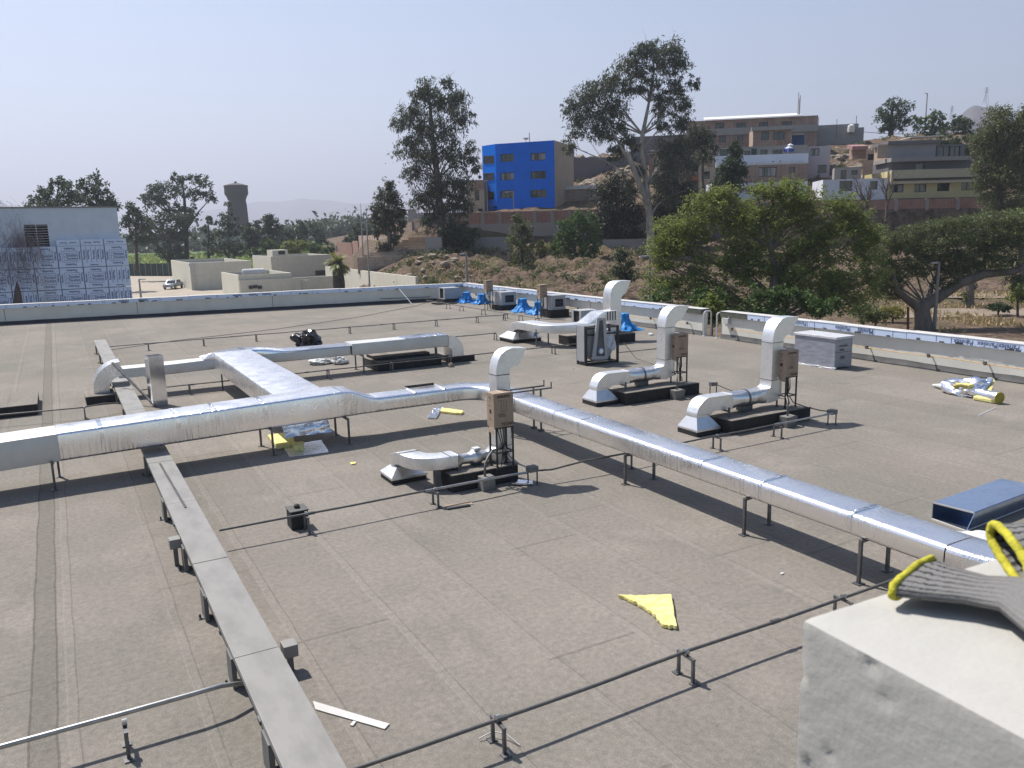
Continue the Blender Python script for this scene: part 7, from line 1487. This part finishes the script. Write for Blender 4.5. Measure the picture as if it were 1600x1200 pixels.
# boulders on the bare hillside
def boulder(c, r, seed):
    bm = bmesh.new(); bmesh.ops.create_icosphere(bm, subdivisions=3, radius=1); rnd = random.Random(seed); s_ = Vector((rnd.uniform(.8, 1.5), rnd.uniform(.7, 1.2), rnd.uniform(.45, .8))); off = Vector((seed*3.1, seed*1.7, 0))
    for v in bm.verts:
        p = v.co.copy(); f = 1+.35*noise.noise(p*1.3+off)+.18*noise.noise(p*3+off); v.co = Vector((p.x*s_.x, p.y*s_.y, p.z*s_.z))*f*r
    me = bpy.data.meshes.new('boulder'); bm.to_mesh(me); bm.free(); me.materials.append(M['boulder']); o = bpy.data.objects.new('boulder', me); COL.objects.link(o); o.location = c; o.rotation_euler = (0, 0, rnd.uniform(0, 6)); return o
rnd = random.Random(9)
spots = [(905+rnd.uniform(0, 95), rnd.uniform(246, 292), 'cliff behind the blue building') for _ in range(64)]+[(1300+rnd.uniform(0, 85), rnd.uniform(232, 284), 'bare slope above the pale house') for _ in range(70)]+[(585+rnd.uniform(0, 170), rnd.uniform(396, 440), 'cut earth bank') for _ in range(22)]
for i, (px, py, s_) in enumerate(spots):
    for d in np.arange(78 if 'bank' in s_ else 112, 175, 1.0):
        p = D(px, py, d)
        if p.z < prof(px, d*1.02)+.15: break
    o = boulder((p.x, p.y, p.z), rnd.uniform(.35, .9)*(1.35 if 'cliff' in s_ else 1.3 if 'slope' in s_ else .55), i); tag(o, 'pale rough boulder lying on the '+s_, 'boulder', 'boulders on the '+s_)
# --- left: clad building
fy = PX(0, 0, 1)
yb_ = 66.0; xr = PY(206, 462, yb_).x; xr2 = PY(191, 330, yb_).x; ztop = PY(100, 325, yb_).z; zpan = PY(150, 383, yb_).z
t = thing('clad_building', 'blue-white building half covered in blue printed film sheets at the left', 'building', (xr, yb_, GZ))
xl = xr-24
m = MB()
lx0, lx1 = PY(38, 360, yb_).x, PY(75, 360, yb_).x; lz0, lz1 = PY(55, 391, yb_).z, PY(55, 351, yb_).z
for (a_, b_, z0, z1) in ((xl, lx0, GZ-.5, ztop), (lx1, xr-.35, GZ-.5, ztop), (lx0, lx1, GZ-.5, lz0), (lx0, lx1, lz1, ztop)): m.box((a_, yb_, z0), (b_, yb_+.3, z1), M['bldg_white'])
m.box((xl, yb_+.3, GZ-.5), (xr-.36, yb_+14, ztop-.05), M['bldg_white']); m.build('wall', t)
m = MB(); m.box((xl, yb_-.05, ztop), (xr-.30, yb_+14, ztop+.10), M['tray']); m.build('roof', t)
def louvre(x0, x1, z0, z1, y, n):
    m = MB(); m.box((x0, y+.25, z0), (x1, y+.29, z1), M['unit_dark'])
    m.bar(((x0+x1)/2, y, z0), ((x0+x1)/2, y, z1), .05, .06, M['frame_white']); m.box((x0-.04, y-.04, z0-.05), (x1+.04, y+.08, z0), M['frame_white'])
    for k in range(n): zz = z0+(z1-z0)*(k+.5)/n; m.bar((x0, y+.05, zz), (x1, y+.05, zz), .12, .035, M['frame_white'])
    m.build('louvre', t)
louvre(lx0, lx1, lz0, lz1, yb_, 10)
louvre(PY(54, 450, yb_).x, PY(88, 450, yb_).x, PY(70, 470, yb_).z, PY(70, 434, yb_).z, yb_-.36, 8)
pw = (PY(206, 430, yb_).x-PY(170.5, 430, yb_).x); ph = PY(180, 384, yb_).z-PY(180, 417, yb_).z
rnd = random.Random(3); TX = 'Panelex'
for r_i in range(4):
    for c_i in range(9):
        x1 = xr-c_i*pw+rnd.uniform(-.01, .01); x0 = x1-pw+.05; zt_ = zpan+.45-(ph*r_i if r_i else 0); h = ph-.05
        if r_i == 0: z0, z1 = zpan, zpan+.42
        else: z1 = zpan-.03-ph*(r_i-1); z0 = z1-h
        if r_i == 0 and c_i > 2: continue
        if r_i == 1 and c_i > 5: continue
        m = MB(); y = yb_-.34-rnd.uniform(0, .03); m.box((x0, y, z0), (x1, yb_-.02, z1), M['film_blue'])
        cx, cz = (x0+x1)/2, (z0+z1)/2; R_, U_ = Vector((1, 0, 0)), Vector((0, 0, 1)); w_, hh_ = x1-x0, z1-z0
        def txt_(u, v, s_, rot=0, flip=False):
            ri, up = (R_, U_) if not rot else (U_, -R_)
            if flip: ri, up = -ri, -up
            put_text(m, TX, s_*w_, (x0+w_*u, y-.006, z0+hh_*v), ri, up, M['film_ink'])
        def line(u0, v0, u1, v1): m.box((x0+w_*u0, y-.004, z0+hh_*v0), (x0+w_*u1, y+.002, z0+hh_*v1), M['film_ink'])
        if r_i == 0: txt_(.3, .5, .10, 0, True); txt_(.7, .5, .10, 0, True); line(.02, .25, .5, .28)
        elif rnd.random() < .72:
            for v, fl in ((.88, True), (.58, False), (.42, False), (.13, True)): txt_(.52 if fl else .58, v, .15, 0, fl)
            txt_(.07, .5, .135, 1); txt_(.93, .55, .135, 1, True)
            for v, u0, u1 in ((.76, .2, .82), (.66, .26, .78), (.5, .26, .78), (.32, .26, .78), (.24, .2, .82)): line(u0, v, u1, v+.018)
            line(.17, .24, .185, .78); line(.245, .32, .26, .68); line(.82, .24, .835, .78)
        else:
            for u, fl in ((.1, False), (.28, True), (.52, False), (.72, True), (.92, False)): txt_(u, .58, .15, 1, fl)
            txt_(.5, .08, .115, 0, True)
            for u in (.19, .40, .62, .82): line(u, .2, u+.018, .95)
        m.build('film_sheet', t)
# --- cream low buildings beyond the parapet (axis aligned)
def cream(label, px, py, dep, pxr, zb, wy_, top=None, opens=(), cat='building'):
    c = D(px, py, dep); x0, y0, zt = c.x, c.y, c.z; x1 = PY(pxr, py-4, y0).x; t = thing('cream_building', label, cat, (x0, y0, zb)); th = .22
    m = MB(); m.box((x0, y0, zb), (x1, y0+th, zt), M['cream']); m.box((x0, y0+wy_-th, zb), (x1, y0+wy_, zt), M['cream']); m.box((x0, y0+th, zb), (x0+th, y0+wy_-th, zt), M['cream']); m.box((x1-th, y0+th, zb), (x1, y0+wy_-th, zt), M['cream']); m.build('wall', t)
    m = MB(); m.box((x0+th, y0+th, zb), (x1-th, y0+wy_-th, zt-.55), M['flatroof']); m.build('roof', t)
    for (a_, b_, c_, d_) in opens:
        p, q = PY(a_, d_, y0), PY(c_, b_, y0); m = MB(); m.box((p.x, y0-.04, p.z), (q.x, y0+.06, q.z), M['frame_dark']); m.box((p.x+.06, y0-.05, p.z+.06), (q.x-.06, y0-.03, q.z-.06), M['glass']); m.build('window', t)
    return t, x0, y0, x1, zt
t1, x0, y0, x1, zt = cream('cream flat-roofed building with a ladder on its corner, nearest the car', 296, 411, 122, 392, GZ, 22)
m = MB(); lx = PY(304, 450, y0).x
for s_ in (-.28, .28): m.bar((lx+s_, y0-.12, GZ), (lx+s_, y0-.12, zt-.4), .05, .05, M['frame_white'])
for k in range(9): m.bar((lx-.28, y0-.12, GZ+.5+k*.4), (lx+.28, y0-.12, GZ+.5+k*.4), .04, .04, M['frame_white'])
m.box((lx-.5, y0-.1, zt-.5), (lx+.45, y0-.02, zt-.1), M['frame_white']); m.build('ladder', t1)
t2, x0, y0, x1, zt = cream('cream low building in front carrying a white tank', 372, 430, 104, 455, GZ, 12)
m = MB(); a_, b_ = PY(378, 425, y0+4), PY(414, 422, y0+4); m.tube([(a_.x, y0+4, zt+.1), (a_.x+.15, y0+4, zt+.15), (b_.x-.15, y0+4, zt+.15), (b_.x, y0+4, zt+.1)], [.2, .45, .45, .2], M['pvc'], 16); tag(m.build('water_tank', loc=(a_.x, y0+4, zt-.5), smooth=50), 'white horizontal tank on the low cream roof', 'tank')
m = MB(); m.box((x0+.05, y0-.35, GZ), (x1+8, y0-.05, zt-.65), M['cream']); m.build('lower_wall', t2)
m = MB(); p = PY(392, 449, y0-.5)
for px_, py_ in ((392, 449), (399, 448), (406, 449)): q = PY(px_, py_, y0-.45); m.cbox(q, (.5, .16, .4), M['blacksteel'])
m.build('wall_lamp', t2)
t3, x0, y0, x1, zt = cream('long cream building behind with a small roof box', 423, 401, 132, 517, GZ, 14, opens=[(493, 422, 508, 430)])
c = PY(424, 401, y0+5); d_ = PY(448, 400, y0+5); m = MB(); m.box((c.x, y0+4, zt-.56), (d_.x, y0+8, zt+.95), M['cream']); m.box((c.x+1.0, y0+3.95, zt+.2), (d_.x-.5, y0+3.99, zt+.8), M['glass']); m.build('roof_box', t3)
c = D(649, 432.5, 76); a_ = D(508, 416, 122); t = thing('boundary_wall', 'bare cream wall running away beside the palm to the earth bank', 'wall', (c.x, c.y, GZ)); u = Vector((c.x-a_.x, c.y-a_.y, 0)); nv = Vector((-u.y, u.x, 0)).normalized()*.25; m = MB(); A_, B_ = Vector((a_.x, a_.y, 0)), Vector((c.x, c.y, 0))
m.hexa([A_+Vector((0, 0, GZ-.5)), B_+Vector((0, 0, GZ-.5)), B_+nv+Vector((0, 0, GZ-.5)), A_+nv+Vector((0, 0, GZ-.5))], [A_+Vector((0, 0, a_.z)), B_+Vector((0, 0, c.z)), B_+nv+Vector((0, 0, c.z)), A_+nv+Vector((0, 0, a_.z))], M['cream']); m.build('wall_body', t)
# green site fence by the yard
b = Bld('site_fence', 'dark green netted fence at the back of the yard', 200, 170, 272, 165, 412, 444, .1, 'net', 'fence', None, 1.0)
m = MB()
for k in range(8): b.hexb(m, b.L*k/8, b.L*k/8+.12, 0, .12, b.zb-1, b.zt+.2, 'wood')
m.build('post', b.t)
Bld('far_shed', 'long low pale shed behind the conifer and the water tower foot', 312, 260, 395, 255, 366, 378, 10, 'greypale', 'shed', None, 2, 'tin')
Bld('far_house', 'pale house far off among the trees, left of the flag poles', 486, 330, 530, 325, 358, 368, 10, 'greypale', opens=[(495, 361, 499, 366)])
Bld('far_house', 'small block house on the skyline right of the small eucalyptus', 637, 230, 647, 230, 327, 346, 6, 'greypale'); Bld('far_house', 'low far house on the skyline behind the stepped wall', 650, 240, 672, 238, 333, 346, 6, 'grey')
for i, (px, d, h) in enumerate(((490, 900, 346), (508, 1000, 343), (548, 900, 341), (566, 950, 342), (585, 1000, 340))):
    Bld('far_house', 'faint hazy building on the far skyline, %s from the left' % ord_(i), px, d, px+14, d, h, h+10, 14, 'greypale', 'house', 'faint buildings on the far skyline')
# water tower
dep = 300; b_ = D(378, 405, dep); k = dep/FPX; t = thing('water_tower', 'round concrete water tower with a wide drum top', 'tower', b_); zt = D(377, 291, dep).z; H_ = zt-b_.z
m = MB(); m.lathe([(16.5*k, -3), (15.5*k, H_*.3), (14.0*k, H_*.74), (13*k, H_*.80)], b_, M['tower'], 28); m.build('shaft', t, smooth=50)
m = MB(); m.lathe([(13*k, H_*.80), (15*k, H_*.85), (17.5*k, H_*.885), (17.5*k, H_*.985), (18*k, H_*.985), (18*k, H_), (9*k, H_+2.5*k), (2*k, H_+4*k), (2*k, H_+6*k), (.1, H_+6*k)], b_, M['tower'], 28); m.build('drum', t, smooth=35)
# --- poles, pylons
def lamp_post(label, base, top, dep, arm, w_=.07, group=None):
    b_ = D(base[0], base[1], dep); zt = D(top[0], top[1], dep).z; t = thing('street_lamp', label, 'lamp post', b_, group); m = MB(); m.tube([b_-Vector((0, 0, .5)), Vector((b_.x, b_.y, zt))], [w_*1.15, w_*.8], M['greypale'], 10); m.build('pole', t, smooth=60)
    if arm: m = MB(); e = Vector((b_.x, b_.y, zt))+Vector((RH[0], RH[1], 0))*arm; m.tube([Vector((b_.x, b_.y, zt)), e], w_*.6, M['greypale'], 8); m.cbox(e+Vector((0, 0, -.02)), (.5, .28, .12), M['frame_white'], rz=-.5); m.build('lamp_head', t)
    return t
lamp_post('grey street lamp standing before the umbrella tree', (1460, 508), (1466, 409), 60, -.4, .12)
lamp_post('grey street lamp on the bank left of the slim olive tree', (730, 440), (728, 396), 82, -.45, .12)
lamp_post('grey street lamp hidden in the left edge of the big bright tree', (1015, 470), (1014, 400), 60, -.5, .1)
lamp_post('thin street lamp in front of the blue building', (803, 335), (802, 300), 118, -1.0, .07); lamp_post('thin street lamp at the left corner of the blue building', (762, 332), (763, 283), 119, -.2, .05)
lamp_post('pale lamp post in the yard beside the clad building', (220, 462), (219, 436), 100, .5, .12); lamp_post('lamp on the cream low building, seen over the parapet', (472, 452), (472, 438), 90, .5, .06)
lamp_post('lamp post on the ridge left of the mountain', (1446, 190), (1446, 147), 158, -.3, .11); lamp_post('thin lamp in the green field left of the conifer', (264, 398), (264, 384), 190, .5, .1)
for px, ty, by, s_ in ((572, 322, 442, 'taller white pole with a small lantern beside the palm'), (563.5, 318, 416, 'slim white pole behind the lantern pole')):
    b_ = D(px+ (5 if px > 570 else 4), by, 84 if px > 570 else 100); a_ = D(px, ty, 84 if px > 570 else 100); t = thing('flag_pole', s_, 'pole', b_, 'pair of slim poles by the bank'); m = MB(); m.tube([b_-Vector((0, 0, 1)), b_.lerp(a_, .7), a_], [.10, .07, .025], M['greypale'], 8); m.build('pole', t, smooth=60)
    if px > 570: m = MB(); m.lathe([(.02, 0), (.12, .1), (.12, .3), (.02, .4)], b_.lerp(a_, .93), M['frame_white'], 10); m.build('lantern', t)
def pylon(label, px, top, bot, dep):
    b_ = D(px, bot, dep); h = D(px, top, dep).z-b_.z; t = thing('power_pylon', label, 'pylon', b_); m = MB(); w0 = h*.22; r_ = h*.009
    f = lambda z: w0*(1-z)**1.3*.5+.012*h
    for sx in (-1, 1):
        for sy in (-1, 1): m.tube([b_+Vector((sx*f(z), sy*f(z), z*h)) for z in (0, .3, .6, .85, 1)], r_, M['steel'], 4)
    for z in (.15, .3, .45, .6, .75):
        for s_ in (-1, 1): m.tube([b_+Vector((-f(z)*s_, f(z), z*h)), b_+Vector((f(z+.13)*s_, f(z+.13), (z+.13)*h))], r_*.7, M['steel'], 4)
    m.build('lattice', t); m = MB()
    for z, l in ((.72, .17), (.84, .15), (.95, .12)): m.tube([b_+Vector((-l*h*RH[0], -l*h*RH[1], z*h)), b_+Vector((l*h*RH[0], l*h*RH[1], z*h))], r_*1.2, M['steel'], 4)
    m.build('crossarm', t)
pylon('large power pylon on the crest of the mountain', 1540, 137, 163, 1140); pylon('smaller faint power pylon left of the mountain', 1486, 166, 190, 1250)
for px, py, h, s_ in ((1278, 208, 24, 'right of the brown building roof'), (1337, 208, 26, 'on the long grey block wall'), (1307, 205, 18, 'in the middle of the long grey block wall')):
    b_ = D(px, py, 139); m = MB(); m.tube([b_-Vector((0, 0, 1)), b_+Vector((0, 0, h*139/FPX))], .05, M['steel'], 6); tag(m.build('rebar_pole', loc=b_), 'thin bare pole standing '+s_, 'pole')
c = D(1330, 201, 138); m = MB(); m.lathe([(.55, 0), (.6, .5), (.55, 1.1), (.2, 1.3)], c-Vector((0, 0, .6)), M['tin'], 14); tag(m.build('roof_tank', loc=c, smooth=50), 'white water tank on the long grey block wall', 'tank')
t = thing('fence_post', 'rusty post by the path left of the umbrella tree', 'post', D(1419, 508, 60)); m = MB(); b_ = D(1419, 508, 60); m.tube([b_-Vector((0, 0, .4)), D(1419, 480, 60)], .09, M['rust'], 8); m.build('post', t)
m = MB(); a_, b_ = D(1262, 196, 150), D(1560, 202, 150); m.tube([a_.lerp(b_, k/12)-Vector((0, 0, 1.2*math.sin(math.pi*k/12))) for k in range(13)], .045, M['blacksteel'], 5); tag(m.build('power_line', loc=a_), 'dark power line sagging across the ridge behind the houses', 'cable')
# car in the yard
def car():
    dep = 128; c = D(272, 458, dep); z0 = prof(272, dep)+.06; t = thing('parked_car', 'silver-grey car parked by the cream building, seen over the parapet', 'car', (c.x, c.y, z0)); R_ = Matrix.Rotation(math.radians(62), 4, 'Z'); O = Vector((c.x, c.y, z0))
    def T(p): return O+R_ @ Vector(p)
    prof_ = [(-2.1, .35), (-2.1, .75), (-1.95, .88), (-1.0, .95), (-.45, 1.38), (.9, 1.42), (1.6, 1.0), (2.05, .92), (2.1, .4)]; m = MB(); paint = M['carpaint']
    rs = []
    for y, s_ in ((-.85, .97), (-.78, 1), (.78, 1), (.85, .97)): rs.append([T((x*s_, y*(1 if z < 1 else .86), z)) for x, z in prof_])
    m.rings(rs, paint); m.build('body', t, smooth=30)
    m = MB(); 
    for y in (-.86, .86): m.add([T((-.85, y*.93, .98)), T((1.35, y*.93, 1.02)), T((.85, y*.875, 1.36)), T((-.4, y*.875, 1.33))], [(0, 1, 2, 3), (3, 2, 1, 0)], M['glass'])
    m.add([T((-1.0, -.68, .99)), T((-1.0, .68, .99)), T((-.5, .62, 1.37)), T((-.5, -.62, 1.37))], [(0, 1, 2, 3), (3, 2, 1, 0)], M['glass']); m.v = [p for p in m.v]; m.build('windows', t)
    for sx in (-1.3, 1.3):
        for sy in (-.82, .82): m = MB(); m.tube([T((sx, sy-.1, .32)), T((sx, sy+.1, .32))], .32, M['blacksteel'], 16); w_ = m.build('wheel', t); m = MB(); m.tube([T((sx, sy-.11, .32)), T((sx, sy+.11, .32))], .19, M['galv'], 12); m.build('rim', w_)
    for sy in (-.6, .6): m = MB(); m.cbox(T((-2.09, sy, .68)), (.08, .34, .16), M['frame_white'], rz=math.radians(62)); m.build('headlight', t)
M['carpaint'] = simple('car_paint', (0.30, 0.33, 0.38), (0.28, 0.31, 0.36), .25, .6, 1.0)
car()
# ------------------------------------------------------------------ haze
m, nt_, bs_ = newmat('haze'); nt_.nodes.remove(bs_); pv = nt_.nodes.new('ShaderNodeVolumePrincipled'); pv.inputs['Color'].default_value = (.80, .84, 1.0, 1); pv.inputs['Density'].default_value = HAZE; pv.inputs['Anisotropy'].default_value = 0.3
nt_.links.new(pv.outputs[0], nt_.nodes['Material Output'].inputs['Volume'])
mb = MB(); mb.box((-7000, -60, -20), (11500, 11500, 700), m); h_ = mb.build('haze'); h_['kind'] = 'stuff'
